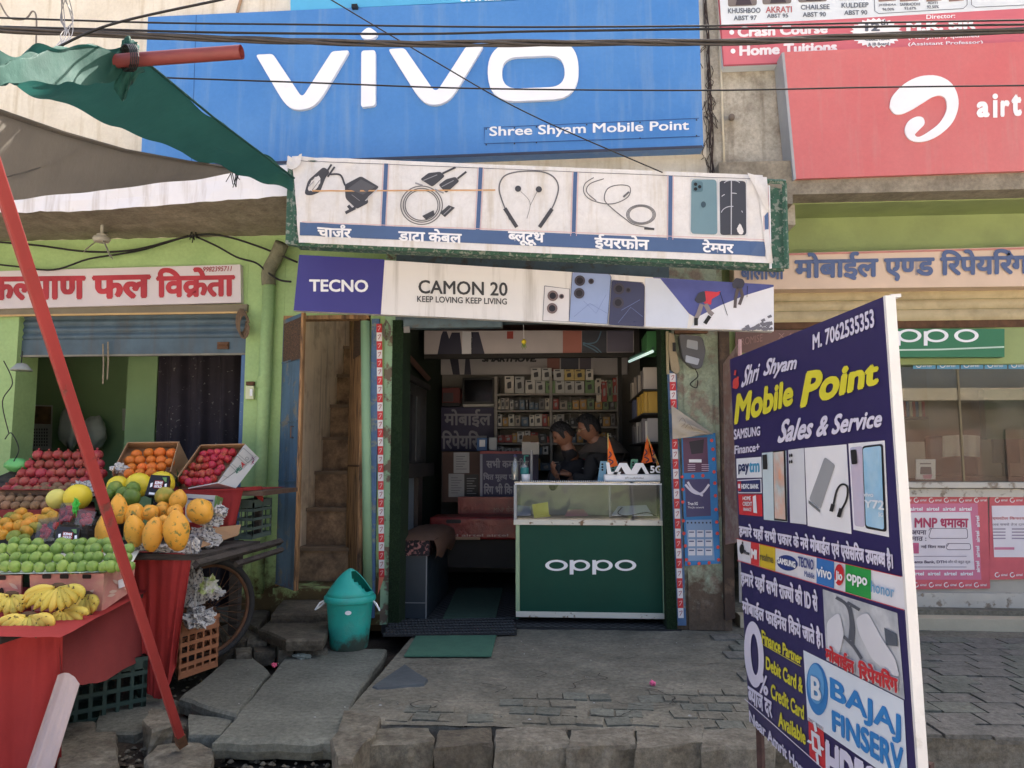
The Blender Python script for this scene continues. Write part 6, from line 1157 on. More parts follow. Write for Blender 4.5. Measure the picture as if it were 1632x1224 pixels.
for k in range(5): part('chilli', MB().tube([W(835, 543, .3), W(831+k*2, 554+(k % 2)*3, .29+.01*k)], [.006, .002], 5), M_gua, ch)
# boards at the back left
t, P_ = board('repair_board', 'dark board with grey Hindi lettering for mobile repairing at the back left', 'board', 703, 648, 787, 719, 2.4, INK)
T(t, P_, 'मोबाईल', 708, 652, 783, 681, TXG, 0, bold=.03); T(t, P_, 'रिपेयरिंग', 704, 686, 776, 716, TXG, 0, bold=.03)
solo('white_ledge', pb(738, 644, 787, 648, 2.30, 2.42), mat('white ledge paint', lin((190, 188, 180)), .6), 'white shelf edge under the black screen', 'shelf')
scn = thing('black_screen', 'black screen above the white shelf edge at the back left', 'screen', tuple(W(760, 645, 2.35))); part('frame', pb(737, 602, 788, 644, 2.36, 2.42), flat((30, 30, 32), .3), scn); part('glass', pb(740, 605, 785, 640, 2.352, 2.359), flat((14, 15, 18), .12), scn)
mch = thing('red_machine', 'dull red machine beside the black screen', 'machine', tuple(W(718, 648, 2.2))); part('body', pb(704, 618, 733, 642, 2.2, 2.4), flat((96, 42, 42), .5), mch, bevel=.01); part('front_panel', pb(706, 626, 722, 640, 2.19, 2.199), flat((60, 54, 60), .4), mch); part('foot', pb(704, 642, 732, 647, 2.2, 2.4), BLACK, mch)
M_brb = mat('brown laminate', lin((86, 62, 52)), .6, .12, 4, .05, 20)
t, P_ = board('notice_panel', 'brown panel carrying paper notices at the back of the shop', 'panel', 705, 720, 768, 800, 1.85, M_brb, .02)
for u0, v0, u1, v1, c_ in ((723, 721, 748, 754, (176, 174, 172)), (715, 755, 740, 792, (166, 164, 162)), (740, 756, 763, 793, (36, 34, 36))):
    rect(t, P_, u0, v0, u1, v1, flat(c_), 1, 'notice'); many(t, P_, [[(u0+4, v), (u1-4-(v % 3)*3, v), (u1-4-(v % 3)*3, v+1), (u0+4, v+1)] for v in range(v0+6, v1-3, 4)], flat((110, 108, 112) if c_[0] > 100 else (140, 140, 140)), 2, 'small_print')
t, P_ = board('price_board', 'dark board with three lines of grey Hindi lettering behind the counter', 'board', 765, 722, 858, 793, 1.7, INK); rect(t, P_, 765, 719, 858, 723, flat((150, 60, 62)), 2, 'red_edge'); rect(t, P_, 765, 724, 769, 792, TXG, 1, 'edge')
T(t, P_, 'सभी कम्पनीय', 775, 730, 843, 746, TXG, 0, bold=.035); T(t, P_, 'चित मूल्य प..', 770, 753, 822, 768, TXG, 0, bold=.035); T(t, P_, 'रिंग भी कि', 771, 770, 817, 788, TXG, 0, bold=.035)
rb_ = thing('red_counter', 'low red plastic-wrapped counter with MNP lettering at the back', 'counter', tuple(W(760, 862, 1.2))); M_rpl = mat('red plastic sheet', lin((130, 44, 40)), .3, .2, 6, .2, 20, col2=lin((104, 34, 34)), mix=.4, sharp=.3)
part('upper_panel', pb(730, 792, 830, 826, 1.5, 1.6), M_rpl, rb_); part('body', pb(684, 824, 824, 860, 1.15, 1.5), M_rpl, rb_, bevel=.02); part('edge_strip', pb(694, 856, 765, 860, 1.135, 1.149), mat('beige strip', lin((150, 120, 96)), .6), rb_); part('base', pb(690, 860, 822, 905, 1.2, 1.48), M_dark, rb_)
T(rb_, YP(1.498), 'MNP केन', 787, 807, 818, 816, flat((150, 110, 96)), 0, bold=.01); decal(rb_, YP(1.148), rpoly([(711, 828), (735, 828), (735, 834), (711, 834)], 3), BLACK, 2, 'handle_hole')
T(rb_, YP(1.148), 'airtel airtel airtel', 696, 851, 810, 855, flat((180, 150, 140)), 0, bold=.02)
# left side: glass partition, panel, bench
lp = thing('side_cabinet', 'dark framed glass cabinet along the left wall of the shop', 'cabinet', tuple(W(656, 745, .9))); XW = Xs0-.055
def lw(v0, v1, Y0, Y1, t_=.02, x=XW): z0, z1 = W(660, v1, (Y0+Y1)/2).z, W(660, v0, (Y0+Y1)/2).z; return MB().box((x, Y0, z0), (x+t_, Y1, z1))
part('back_panel', lw(610, 742, .30, 1.5), flat((52, 58, 58), .3), lp); part('frame', lw(603, 612, .3, 1.5, .06), M_dark, lp); part('frame', lw(738, 760, .3, 1.5, .10), M_dark, lp)
for k, (a, b) in enumerate(((.34, .5), (.62, .8), (1.0, 1.2))): part('panel', lw(622+k*6, 735, a, b, .03), (flat((150, 152, 150)), flat((40, 40, 48)), flat((84, 86, 88)))[k], lp)
part('paper_note', lw(722, 738, .36, .60, .04), flat((190, 188, 184)), lp); part('gadget', lw(588, 604, .45, .6, .05), flat((90, 84, 60)), lp)
solo('pale_blue_panel', lw(748, 880, .3, 1.25, .012), mat('pale blue laminate', lin((126, 140, 150)), .5, .05, 3), 'pale blue-grey panel on the left wall above the bench', 'panel'); solo('dark_case', lw(758, 840, 1.0, 1.2, .05), flat((60, 52, 48)), 'narrow dark case leaning on the left wall', 'case')
solo('diagonal_brace', MB().tube([W(640, 556, .3), W(682, 603, 1.4)], .03, 4), M_brb, 'brown slanting brace high on the left wall', 'brace')
bh = thing('bench', 'low bench with a brown striped cushion and floral side', 'bench', (XW+.25, .5, 0)); b0, b1 = XW+.01, W(713, 850, .6).x-.03
M_cus = mat('brown striped fabric', lin((112, 84, 66)), .9, .15, 8, .1, 60, wave=(26, 5, 'X', (.16, .09, .06))); M_flo = mat('black floral fabric', lin((34, 30, 34)), .9, .2, 10, 0, col2=lin((150, 104, 100)), mix=.45, sharp=.05, wscale=34)
mb = MB(); mb.grid(lambda a, b: Vector((b0+(b1-b0)*a, .16+1.1*b, .585+.045*(1-(2*a-1)**4)*(1-(2*b-1)**6)+.008*noise.noise(Vector((a*6, b*6, 0))))), 24, 24); mb.grid(lambda a, b: Vector((b1+.02*math.sin(b*3.1), .16+1.1*a, .585-.15*b+.02*math.sin(a*14)*b)), 24, 6); part('cushion', mb, M_cus, bh, smooth=True)
part('seat_side', MB().box((b0, .17, .47), (b1-.04, 1.25, .585)), M_flo, bh); part('base', MB().box((b0, .19, .01), (b1-.06, 1.24, .469)), mat('dark slate laminate', lin((44, 54, 62)), .4, .08), bh); part('trim', MB().box((b1-.066, .183, .01), (b1-.056, .189, .469)), flat((120, 124, 126)), bh); part('trim', MB().box((b0, .183, .12), (b1-.06, .189, .127)), flat((120, 124, 126)), bh)
# back shelves with stock
shf = thing('stock_shelves', 'pale wall shelves full of boxed phone accessories', 'shelves', tuple(W(885, 720, 2.3))); M_shf = mat('pale shelf', lin((150, 146, 140)), .6, .06)
for v in (627, 653.5, 680, 706): part('shelf', pb(788, v, 985, v+2.6, 2.22, 2.54), M_shf, shf)
for u in (788, 876, 984): part('upright', pb(u, 600, u+4.5, 790, 2.215, 2.54), M_shf, shf)
for v in (653, 680):
    for u in range(796, 980, 16): 
        if abs(u-876) > 7: part('rod', pb(u, v-22, u+1.4, v-4, 2.4, 2.405), M_shf, shf)
SP = random.Random(5)
BX = [(186, 184, 180), (170, 168, 164), (120, 118, 118), (60, 62, 70), (150, 60, 56), (196, 190, 176), (90, 110, 130), (180, 140, 80), (110, 130, 96), (60, 60, 62), (160, 150, 140)]
def stock(u0, u1, v, hmin, hmax, wmin, wmax, Y, where, grp, cols=BX, print_=True, dep=.1):
    u = u0; i_ = 0
    while u < u1-3:
        i_ += 1; w = SP.uniform(wmin, wmax); h = SP.uniform(hmin, hmax); c_ = SP.choice(cols)
        if u+w > u1: w = u1-u
        t = thing('stock_box', '%s accessory box, %s from the left %s' % ({True: 'white', False: 'coloured'}[min(c_) > 140], ORD[min(19, i_-1)], where), 'box', tuple(W(u+w/2, v, Y)), grp)
        Y0 = Y+SP.uniform(0, .03); part('carton', pb(u+.3, v-h, u+w-.5, v, Y0, Y0+dep), flat(c_, .5), t); P_ = YP(Y0)
        dk = flat((50, 50, 56)) if min(c_) > 90 else flat((150, 150, 150))
        if print_ and w > 5: decal(t, P_, rpoly([(u+w*.28, v-h*.62), (u+w*.68, v-h*.7), (u+w*.72, v-h*.3), (u+w*.3, v-h*.25)], 1.5), dk, 1, 'picture'); rect(t, P_, u+w*.15, v-h*.93, u+w*.6, v-h*.83, dk, 1, 'print')
        u += w+SP.choice((0, .3, .8))
white_ = [(196, 194, 190), (182, 182, 180), (206, 200, 190)]
stock(804, 836, 626.5, 24, 28, 13, 17, 2.25, 'on the top shelf at its left end', 'accessory boxes on the top shelf', white_); stock(837, 985, 626.5, 19, 21, 15, 17, 2.25, 'in the lower layer on the top shelf', 'accessory boxes on the top shelf', white_+[(110, 140, 96)])
stock(846, 880, 606.5, 20, 22, 16, 17, 2.26, 'in the taller pair stacked on the top shelf', 'accessory boxes on the top shelf', white_); stock(882, 946, 606, 17, 18, 15.5, 17.5, 2.26, 'stacked in the upper layer on the top shelf', 'accessory boxes on the top shelf', white_+[(190, 170, 110)])
stock(792, 876, 652.5, 10, 21, 5, 10, 2.26, 'on the second shelf, left bay', 'boxes on the second shelf'); stock(881, 984, 652.5, 9, 17, 7, 13, 2.26, 'on the second shelf, right bay', 'boxes on the second shelf', BX[3:])
stock(792, 876, 679, 13, 19, 8, 12, 2.26, 'on the third shelf, left bay', 'boxes on the third shelf', white_+BX); stock(881, 984, 679, 9, 20, 5, 12, 2.26, 'on the third shelf, right bay', 'boxes on the third shelf')
stock(792, 876, 705, 8, 19, 7, 13, 2.26, 'on the fourth shelf, left bay', 'boxes on the fourth shelf'); stock(881, 984, 705, 10, 18, 6, 12, 2.26, 'on the fourth shelf, right bay', 'boxes on the fourth shelf'); stock(793, 874, 724, 9, 16, 8, 14, 2.1, 'in the row below the fourth shelf', 'boxes in the lowest row', white_+BX); stock(950, 984, 640, 30, 44, 7, 9, 2.2, 'piled high at the right end of the shelves', 'boxes at the right end')
stock(800, 985, 750, 12, 20, 10, 20, 2.2, 'standing low behind the counter', 'boxes low behind the counter')
# side rack of cases on the right wall
rk = thing('case_rack', 'black side rack of upright phone cases on the right wall', 'rack', (Xs1-.1, .9, 1.0)); XR_ = Xs1+.028
for k, (v, cols_, nm_) in enumerate(((620, [(178, 168, 156), (150, 140, 130), (96, 92, 92), (196, 188, 176)], 'beige and grey'), (658, [(196, 158, 60), (206, 172, 70), (180, 144, 56), (84, 92, 120)], 'yellow and blue'), (704, [(196, 192, 184), (150, 146, 142), (110, 104, 104), (186, 180, 170)], 'white and grey'))):
    z = W(1045, v, .35).z; part('shelf', MB().box((XR_-.20, .34, z-.012), (XR_, 1.62, z)), M_dark, rk)
    y = .38; n = 0; NC = 24
    while y < 1.55:
        h = .17+.02*SP.random(); c_ = cols_[SP.randrange(len(cols_)-1)] if (k != 1 or y < 1.05) else cols_[-1]
        mb = MB(); mb.box((XR_-.19+SP.uniform(0, .035), y, z+.001), (XR_-.06, y+.032, z+h-SP.uniform(0, .03))); n += 1; o = solo('phone_case', mb, flat(c_, .45), '%s phone case, %s on the %s rack shelf' % (nm_, (ORD[n-1]+' from the front') if n <= 13 else (ORD[max(0, 25-n)]+' from the back'), ('top', 'middle', 'bottom')[k]), 'phone case', 'phone cases on the side rack'); y += .0485
tlz = W(1022, 570, .9); tl_ = thing('tube_light', 'small lit tube light at the top of the side rack', 'light', tuple(tlz)); part('tube', MB().tube([W(1040, 560, .35), W(1003, 576, 1.0)], .012, 8), mat('lit tube', (.8, .95, .9), .4, 0, emit=((.75, 1, .92), .18)), tl_, smooth=True); part('fitting', MB().tube([W(1041, 555, .35), W(1004, 571, 1.0)], .014, 4), flat((60, 100, 80)), tl_)
for k in range(5): part('green_packet', MB().box((XR_-.16, .36+k*.09, W(1045, 558, .35).z), (XR_-.05, .40+k*.09, W(1045, 558, .35).z+.15)), flat((60, 120, 70)), rk)
part('post', pb(986, 568, 992, 760, 1.6, 1.66), M_dark, rk); part('cabinet', MB().box((XR_-.25, .7, .3), (XR_, 1.6, 1.12)), M_dark, rk)
# ---------------------------------------------------------------- the glass counter
M_cg = mat('counter green laminate', lin((18, 70, 56)), .5, .1, 2, .02, 20, spec=.2, grit=.15); M_wf = mat('chipped white frame', lin((210, 208, 194)), .5, .05, 8, 0, col2=lin((120, 96, 70)), mix=.37, sharp=.05, wscale=14); M_gl = glass_mat('showcase glass', (.86, .92, .9), .93, .01, .05)
gc = thing('glass_counter', 'green shop counter with glass showcase top and white oppo lettering', 'counter', tuple(W(940, 984, .10))); YG = .10; YE = .62
cx0, cx1 = W(822, 900, YG).x, W(1062, 900, YG).x; zt = W(940, 770, YG).z; zr = W(940, 829, YG).z; zr0 = W(940, 837, YG).z; zbm = W(940, 976, YG).z
part('front_panel', MB().box((cx0+.03, YG+.01, zbm), (cx1-.03, YG+.03, zr0)), M_cg, gc); part('side_panel', MB().box((cx0, YG+.03, .03), (cx0+.02, YE, zr0)), M_cg, gc); part('side_panel', MB().box((cx1-.02, YG+.03, .03), (cx1, YE, zr0)), M_cg, gc)
M_gs = mat('pale green stile', lin((150, 176, 140)), .45, .06)
part('stile', MB().box((cx0, YG, zbm), (cx0+.028, YG+.032, zr0)), M_gs, gc); part('stile', MB().box((cx1-.028, YG, zbm), (cx1, YG+.032, zr0)), M_gs, gc)
part('rail', MB().box((cx0-.015, YG-.012, zr0), (cx1+.002, YG+.04, zr)), M_wf, gc, bevel=.003); part('bottom_rail', MB().box((cx0, YG-.004, W(940, 985, YG).z), (cx1, YG+.03, zbm)), M_wf, gc, bevel=.003)
part('shelf', MB().box((cx0, YG+.041, zr-.02), (cx1, YE, zr-.003)), mat('showcase bed', lin((150, 138, 116)), .5), gc)
part('front_glass', MB().add([(cx0+.012, YG+.002, zr+.001), (cx1-.025, YG+.002, zr+.001), (cx1-.025, YG+.0115, zt-.012), (cx0+.012, YG+.0115, zt-.012)], [(0, 1, 2, 3)]), glass_mat('leaning front glass', (.90, .93, .92), .78, .03, .05), gc); part('top_glass', MB().box((cx0-.01, YG-.008, zt), (cx1, YE, zt+.01)), glass_mat('counter top glass', (.8, .86, .84), .85, .02, .08), gc)
part('top_edge', MB().box((cx0-.006, YG-.006, zt-.012), (cx1-.02, YG+.012, zt-.001)), WHITE, gc); part('back_panel', MB().box((cx0, YE-.015, zr), (cx1, YE, zt-.001)), flat((172, 168, 160)), gc)
part('side_glass', MB().box((cx0, YG+.014, zr+.002), (cx0+.006, YE-.016, zt-.013)), M_gl, gc)
for u in (819, 1052): part('corner_bar', MB().box((W(u, 800, YG).x, YG-.003, zr+.001), (W(u, 800, YG).x+.02, YG+.013, zt-.013)), flat((150, 156, 160), .3), gc)
part('slider_bar', pb(970, 773, 974, 824, YG+.05, YG+.06), flat((150, 150, 150), .3), gc)
PGc = YP(YG+.0095)
for ch_, u0, u1 in (('o', 869, 905), ('p', 908, 940), ('p', 944, 976), ('o', 980, 1014)):
    if ch_ == 'o':
        cxx = (u0+u1)/2; decal(gc, PGc, ell(cxx, 901, (u1-u0)/2, 8.8, 30), WHITE, 1, 'letter', holes=[list(reversed(ell(cxx, 901, (u1-u0)/2-6, 5.6, 26)))])
    else:
        cxx = (u0+u1)/2+1; decal(gc, PGc, ell(cxx, 901, 15.5, 8.8, 30), WHITE, 1, 'letter', holes=[list(reversed(ell(cxx, 901, 9.5, 5.6, 26)))]); rect(gc, PGc, u0, 892.5, u0+6, 915.5, WHITE, 1.15, 'letter_stem')
dots = MB()
for k in range(50): x = W(830, 765, YG+.1).x+k*.0155; dots.box((x, YG+.06, zt+.0102), (x+.007, YG+.068, zt+.016))
part('beading', dots, WHITE, gc)
# things inside and on the counter
yp = thing('yellow_paper', 'yellow paper note standing inside the glass showcase', 'paper', tuple(W(862, 823, .2))); part('sheet', MB().prism([W(848, 804, .22), W(873, 800, .22), W(875, 820, .19), W(851, 824, .19)], (0, .002, 0)), flat((206, 200, 90)), yp); part('fold', MB().prism([W(875, 820, .19), W(878, 823, .17), W(852, 826, .17), W(851, 824, .19)], (0, 0, .002)), flat((206, 200, 90)), yp)
rs = thing('paper_stack', 'stack of papers and a black cable inside the showcase', 'papers', tuple(W(1015, 822, .25))); part('sheet', MB().prism([W(975, 822, .2), W(1040, 822, .2), W(1030, 806, .35), W(985, 808, .35)], (0, 0, .006)), WHITE, rs); part('cable', MB().tube(catmull([tuple(W(*p, .2)) for p in ((992, 808), (985, 818), (1000, 822), (1030, 817), (1045, 822))]), .004, 5), BLACK, rs)
part('sheet', MB().prism([W(823, 822, .2), W(846, 822, .2), W(846, 808, .3), W(826, 806, .3)], (0, 0, .004)), flat((150, 156, 176)), rs); part('pink_slip', MB().prism([W(900, 823, .3), W(938, 822, .3), W(930, 812, .4), W(905, 813, .4)], (0, 0, .003)), flat((200, 140, 150)), rs)
ls = thing('lava_stand', 'white plastic LAVA 5G display stand on the counter', 'display stand', tuple(W(1010, 768, .2))); part('base', MB().box((W(963, 762, .18).x, .18, zt+.0101), (W(1057, 762, .18).x, .32, W(1010, 756, .18).z)), WHITE, ls, bevel=.008); PLv = YP(.175)
decal(ls, PLv, [(966, 737), (971, 737), (974, 752), (990, 752), (988, 756), (968, 756)], WHITE, 1, 'letter')
for a in (990, 1022): decal(ls, PLv, [(a-13, 756), (a-3, 738), (a+3, 738), (a+13, 756), (a+7, 756), (a, 744), (a-7, 756)], WHITE, 1, 'letter')
decal(ls, PLv, [(993, 738), (999, 738), (1006, 750), (1013, 738), (1019, 738), (1009, 756), (1003, 756)], WHITE, 1.3, 'letter'); T(ls, PLv, '5G', 1036, 742, 1055, 754, WHITE, 0, bold=.04); T(ls, YP(.179), '#ProudlyIndian', 996, 760, 1026, 764.5, flat((130, 130, 134)), 0)
def flag(label, base, tip, tri, lean=0):
    t = thing('saffron_flag', label, 'flag', tuple(W(*base, .25)), 'small saffron flags on the counter'); part('stick', MB().tube([W(*base, .25), W(*tip, .25)], .003, 5), flat((220, 200, 120)), t)
    P = [W(*p, .25) for p in tri]; mb = MB(); 
    def fn(a, b): p = P[0]*(1-b)+(P[1]*(1-a)+P[2]*a)*b; return p+Vector((0, .012*math.sin(b*8+a*3), 0))
    mb.grid(fn, 6, 12); part('cloth', mb, mat('saffron cloth', lin((236, 112, 46)), .8, .06, 10), t, smooth=True); c_ = sum(P, Vector())/3; PF_ = Plane(c_+Vector((0, -.02, 0)), (0, -1, 0)); u_, v_ = (tri[0][0]+tri[1][0]+tri[2][0])/3, (tri[0][1]+tri[1][1]+tri[2][1])/3
    strokes(t, PF_, [[(u_-3, v_-8), (u_, v_-3), (u_-4, v_+2)], [(u_-4, v_+4), (u_+3, v_+8), (u_-2, v_+13)]], 2, flat((90, 40, 60)), 1, 'emblem')
flag('left saffron pennant flag behind the LAVA stand', (969, 755), (969, 691), [(969, 695), (968, 746), (985, 742)]); flag('right saffron pennant flag hanging limp by the stand', (1052, 755), (1031, 694), [(1031, 697), (1022, 740), (1040, 736)])
flag('rightmost saffron pennant drooping along its stick', (1056, 757), (1034, 700), [(1034, 700), (1040, 728), (1054, 748)])
for u, v, c_, l_ in ((959, 737, (120, 170, 196), 'light blue display phone leaning behind the stand'), (976, 737, (70, 130, 130), 'teal display phone behind the left flag'), (990, 738, (70, 40, 44), 'dark red display phone in the row behind the stand'), (1008, 734, (84, 150, 120), 'green display phone in the row behind the stand')):
    t = thing('display_phone', l_, 'phone', tuple(W(u, 768, .3))); part('body', MB().prism([W(u-7, 768, .3), W(u-2, v-2, .3), W(u+9, v-2, .3), W(u+5, 768, .3)], (0, .008, 0)), flat(c_, .3), t); 
    for k in range(3): decal(t, YP(.298), ell(u+1, v+3+k*4.4, 1.7, 1.7, 10), BLACK, 1, 'lens')
bt = thing('sanitizer_bottle', 'clear pump bottle with a teal label on the counter', 'bottle', tuple(W(836, 768, .35))); c_ = W(836, 768, .35); c_.z = zt+.011
part('bottle', MB().lathe([(.03, 0), (.032, .01), (.032, .11), (.02, .13), (.012, .14)], 16, c_), glass_mat('bottle plastic', (.8, .9, .9), .8, .1, .2), bt, smooth=True); part('label', MB().lathe([(.0325, .05), (.0325, .1)], 16, c_), flat((50, 130, 130)), bt); part('pump', MB().tube([c_+Vector((0, 0, .14)), c_+Vector((0, 0, .19)), c_+Vector((.03, 0, .19))], .007, 6), flat((60, 130, 120)), bt)
bt = thing('water_bottle', 'clear plastic bottle with a dark cap left of the pump bottle', 'bottle', tuple(W(820, 768, .4))); c_ = W(821, 768, .4); c_.z = zt+.011; part('bottle', MB().lathe([(.028, 0), (.03, .01), (.03, .12), (.012, .16), (.012, .18)], 16, c_), glass_mat('bottle plastic', ()), bt, smooth=True); part('cap', MB().lathe([(.014, .18), (.014, .2), (.004, .2)], 12, c_), flat((50, 50, 90)), bt)
t = thing('qr_stand', 'small blue payment stand at the back left, its code plate blank', 'stand', tuple(W(765, 718, 1.9))); part('plate', pb(760, 698, 776, 718, 1.9, 1.91), flat((50, 96, 150)), t); part('card', pb(764, 701, 773, 712, 1.893, 1.899), WHITE, t)
solo('card_reader', pb(779, 697, 792, 718, 1.9, 1.94), flat((170, 176, 180)), 'white payment box right of the blue stand', 'device', bevel=.004)
cb_ = thing('open_carton', 'open white carton with brown flap behind the counter', 'carton', tuple(W(845, 722, 1.3))); part('body', pb(832, 705, 859, 724, 1.3, 1.5), flat((176, 172, 164)), cb_); part('flap', MB().prism([W(832, 704, 1.3), W(834, 694, 1.42), W(857, 694, 1.42), W(859, 704, 1.3)], (0, .004, 0)), M_card, cb_)
solo('chrome_post', MB().tube([W(847, 718, .75), W(847, 768, .75)], .011, 10), flat((160, 160, 160), .2), 'short chrome post behind the counter', 'post'); solo('white_cup', MB().lathe([(.02, 0), (.03, .0), (.034, .05), (.03, .05)], 14, Vector((*W(838, 767, .28)[:2], zt+.011))), WHITE, 'white bowl on the counter beside the pump bottle', 'bowl', smooth=True)
# ---------------------------------------------------------------- the two people
def skin_body(name, label, loc, verts, edges, radii, mats, root=0, sub=2):
    me = bpy.data.meshes.new(name); me.from_pydata(verts, edges, []); o = bpy.data.objects.new(name, me); COL.objects.link(o)
    s_ = o.modifiers.new('skin', 'SKIN'); s_.use_smooth_shade = True
    for i, r_ in enumerate(radii): me.skin_vertices[0].data[i].radius = r_ if isinstance(r_, tuple) else (r_, r_)
    me.skin_vertices[0].data[root].use_root = True; o.modifiers.new('sub', 'SUBSURF').levels = sub
    dg = bpy.context.evaluated_depsgraph_get(); m2 = bpy.data.meshes.new_from_object(o.evaluated_get(dg)); bpy.data.objects.remove(o); m2.materials.clear()
    for m in mats: m2.materials.append(m)
    return m2
M_skin = mat('brown skin', lin((122, 84, 64)), .5, .08, 10, .02, 60); M_hair = mat('black hair', lin((22, 20, 20)), .5, .3, 60, .5, 90); M_jak = mat('dark jacket', lin((40, 38, 38)), .8, .12, 8, .15, 30); M_jak2 = mat('grey brown hood cloth', lin((70, 62, 56)), .85, .12, 8, .15, 30); M_blk = mat('black puffer', lin((26, 26, 30)), .75, .2, 10, .3, 20)
def head(t, c, r_, look, down, hair=True):
    """head with face turned along look (xy angle) and tipped down"""
    mb = MB()
    def fn(a, b):
        th, p = 2*math.pi*a, math.pi*b; x, y, z = math.sin(p)*math.cos(th), math.sin(p)*math.sin(th), math.cos(p)
        fx_ = max(0, x); jaw = 1-.26*max(0, -z)*(1 if x > -.2 else .5); q = Vector((x*1.02*jaw+.10*max(0, -z)*fx_, y*.78*jaw, z*1.22))
        q.x += .26*math.exp(-((z+.12)/.16)**2-(y/.16)**2)*fx_-.08*math.exp(-((z-.14)/.1)**2)*fx_*math.exp(-(abs(y)-.32)**2/.03)+.09*math.exp(-((z+.48)/.07)**2-(y/.22)**2)*fx_+.06*math.exp(-((z+.72)/.12)**2-(y/.25)**2)*fx_+.06*math.exp(-((z-.26)/.08)**2)*fx_
        return q*r_
    mb.grid(fn, 48, 36); Mh = Matrix.Translation(c) @ Matrix.Rotation(look, 4, 'Z') @ Matrix.Rotation(down, 4, 'Y'); mb.xf(Mh); h = part('head', mb, M_skin, t, smooth=True)
    def sub(nm, mb, m, sm=True): mb.xf(Mh); w0 = wloc(h); mb.v = [p-w0 for p in mb.v]; return link(nm, mb.mesh(nm, m, sm), h, Vector((0, 0, 0)))
    for s_ in (-1, 1):
        mb = MB(); mb.lathe([(.01*r_, -.3*r_), (.14*r_, -.2*r_), (.2*r_, .05*r_), (.12*r_, .26*r_), (.01*r_, .3*r_)], 10, (0, s_*.8*r_, -.02*r_), .8, .35); sub('ear', mb, M_skin)
        mb = MB(); mb.lathe([(.001, -.07*r_), (.11*r_, 0), (.001, .07*r_)], 8, (.93*r_, s_*.3*r_, .13*r_), .4, 1); sub('eye', mb, flat((30, 24, 22), .2)); mb = MB(); mb.box((.93*r_, s_*.3*r_-.14*r_, .26*r_), (1.0*r_, s_*.3*r_+.14*r_, .30*r_)); sub('eyebrow', mb, M_hair)
    mb = MB(); mb.box((.96*r_, -.17*r_, -.5*r_), (1.04*r_, .17*r_, -.46*r_)); sub('mouth', mb, flat((100, 50, 48)))
    mb = MB(); hc_ = c.x*7
    def hf(a, b):
        th = 2*math.pi*a; front = max(0, math.cos(th)); ta = abs((th+math.pi) % (2*math.pi)-math.pi); HL = ((0, .86), (.6, .95), (1.0, 1.15), (1.18, 1.75), (1.38, 1.72), (1.5, 1.3), (1.75, 1.38), (1.95, 1.9), (3.15, 2.2)); lim = next(y0+(y1-y0)*(ta-x0)/(x1-x0) for (x0, y0), (x1, y1) in zip(HL, HL[1:]) if ta <= x1)+.09*noise.noise(Vector((a*40, 0, hc_))); p = lim*b; x, y, z = math.sin(p)*math.cos(th), math.sin(p)*math.sin(th), math.cos(p); k = 1.11+.10*noise.noise(Vector((x*7, y*7, z*7)))+(.05*math.sin(a*180) if b > .5 else 0)*.4
        return Vector((x*1.04, y*.83, z*1.30+.05*front))*r_*k
    mb.grid(hf, 90, 24); sub('hair', mb, M_hair); return h, Mh
def hand(t, c, d, up, s_=1.0, m=None):
    d = Vector(d).normalized(); up = Vector(up).normalized(); sd_ = d.cross(up).normalized(); c = Vector(c); V = [c-d*.03, c, c+d*.045, c+d*.08]; E = [(0, 1), (1, 2), (2, 3)]; Rr = [(.026, .02), (.03, .02), (.036, .018), (.034, .015)]
    for k, (o, L) in enumerate(((-.03, .06), (-.01, .075), (.011, .072), (.031, .056))):
        b = len(V); V += [c+d*.085+sd_*o, c+d*(.085+L*.5)+sd_*o*1.15-up*.006, c+d*(.085+L*.8)+sd_*o*1.15-up*.028]; E += [(3, b), (b, b+1), (b+1, b+2)]; Rr += [.0095, .0085, .007]
    b = len(V); V += [c+d*.02+sd_*.04, c+d*.06+sd_*.062-up*.008]; E += [(1, b), (b, b+1)]; Rr += [.012, .009]
    me = skin_body('hand', '', None, [tuple((p-c)*s_+c-wloc(t)) for p in V], E, [tuple(x*s_ for x in r) if isinstance(r, tuple) else r*s_ for r in Rr], [m or M_skin], 1, 1); return link('hand', me, t, Vector((0, 0, 0)))
def person(label, base, hc, hr, look, down, sh, arms, mj, hip, extra=None):
    t = thing('person', label, 'person', base); o = Vector(base); hcv = Vector(hc); neck = hcv+Vector((math.cos(look)*-.02, math.sin(look)*-.02, -hr*1.15)); nb2 = Vector(sh)+Vector((0, 0, .03)); V = [Vector(hip), (Vector(hip)+Vector(sh))/2+Vector((.0, .03, 0)), Vector(sh)-Vector((0, 0, .05)), nb2, neck]; E = [(0, 1), (1, 2), (2, 3), (3, 4)]; Rr = [(.16, .12), (.16, .13), (.15, .12), (.075, .07), (.052, .052)]
    for (s0, el, wr) in arms: b = len(V); V += [Vector(s0), Vector(el), Vector(wr)]; E += [(2, b), (b, b+1), (b+1, b+2)]; Rr += [.072, .052, .034]
    for s_ in (-.1, .1): b = len(V); V += [Vector(hip)+Vector((s_, 0, -.1)), Vector((hip[0]+s_, hip[1]+.03, .47)), Vector((hip[0]+s_, hip[1]+.06, .07)), Vector((hip[0]+s_-.0, hip[1]-.08, .045))]; E += [(0, b), (b, b+1), (b+1, b+2), (b+2, b+3)]; Rr += [.095, .065, .045, .04]
    me = skin_body('body', '', None, [tuple(p-o) for p in V], E, Rr, [mj], 0, 2); b_ = link('body', me, t, Vector((0, 0, 0))); mb = MB(); mb.tube([nb2+Vector((0, 0, .0)), neck+Vector((0, 0, .03))], [.06, .05], 14); part('neck', mb, M_skin, t, smooth=True); h = head(t, hcv, hr, look, down); return t, h
LK = R(196)
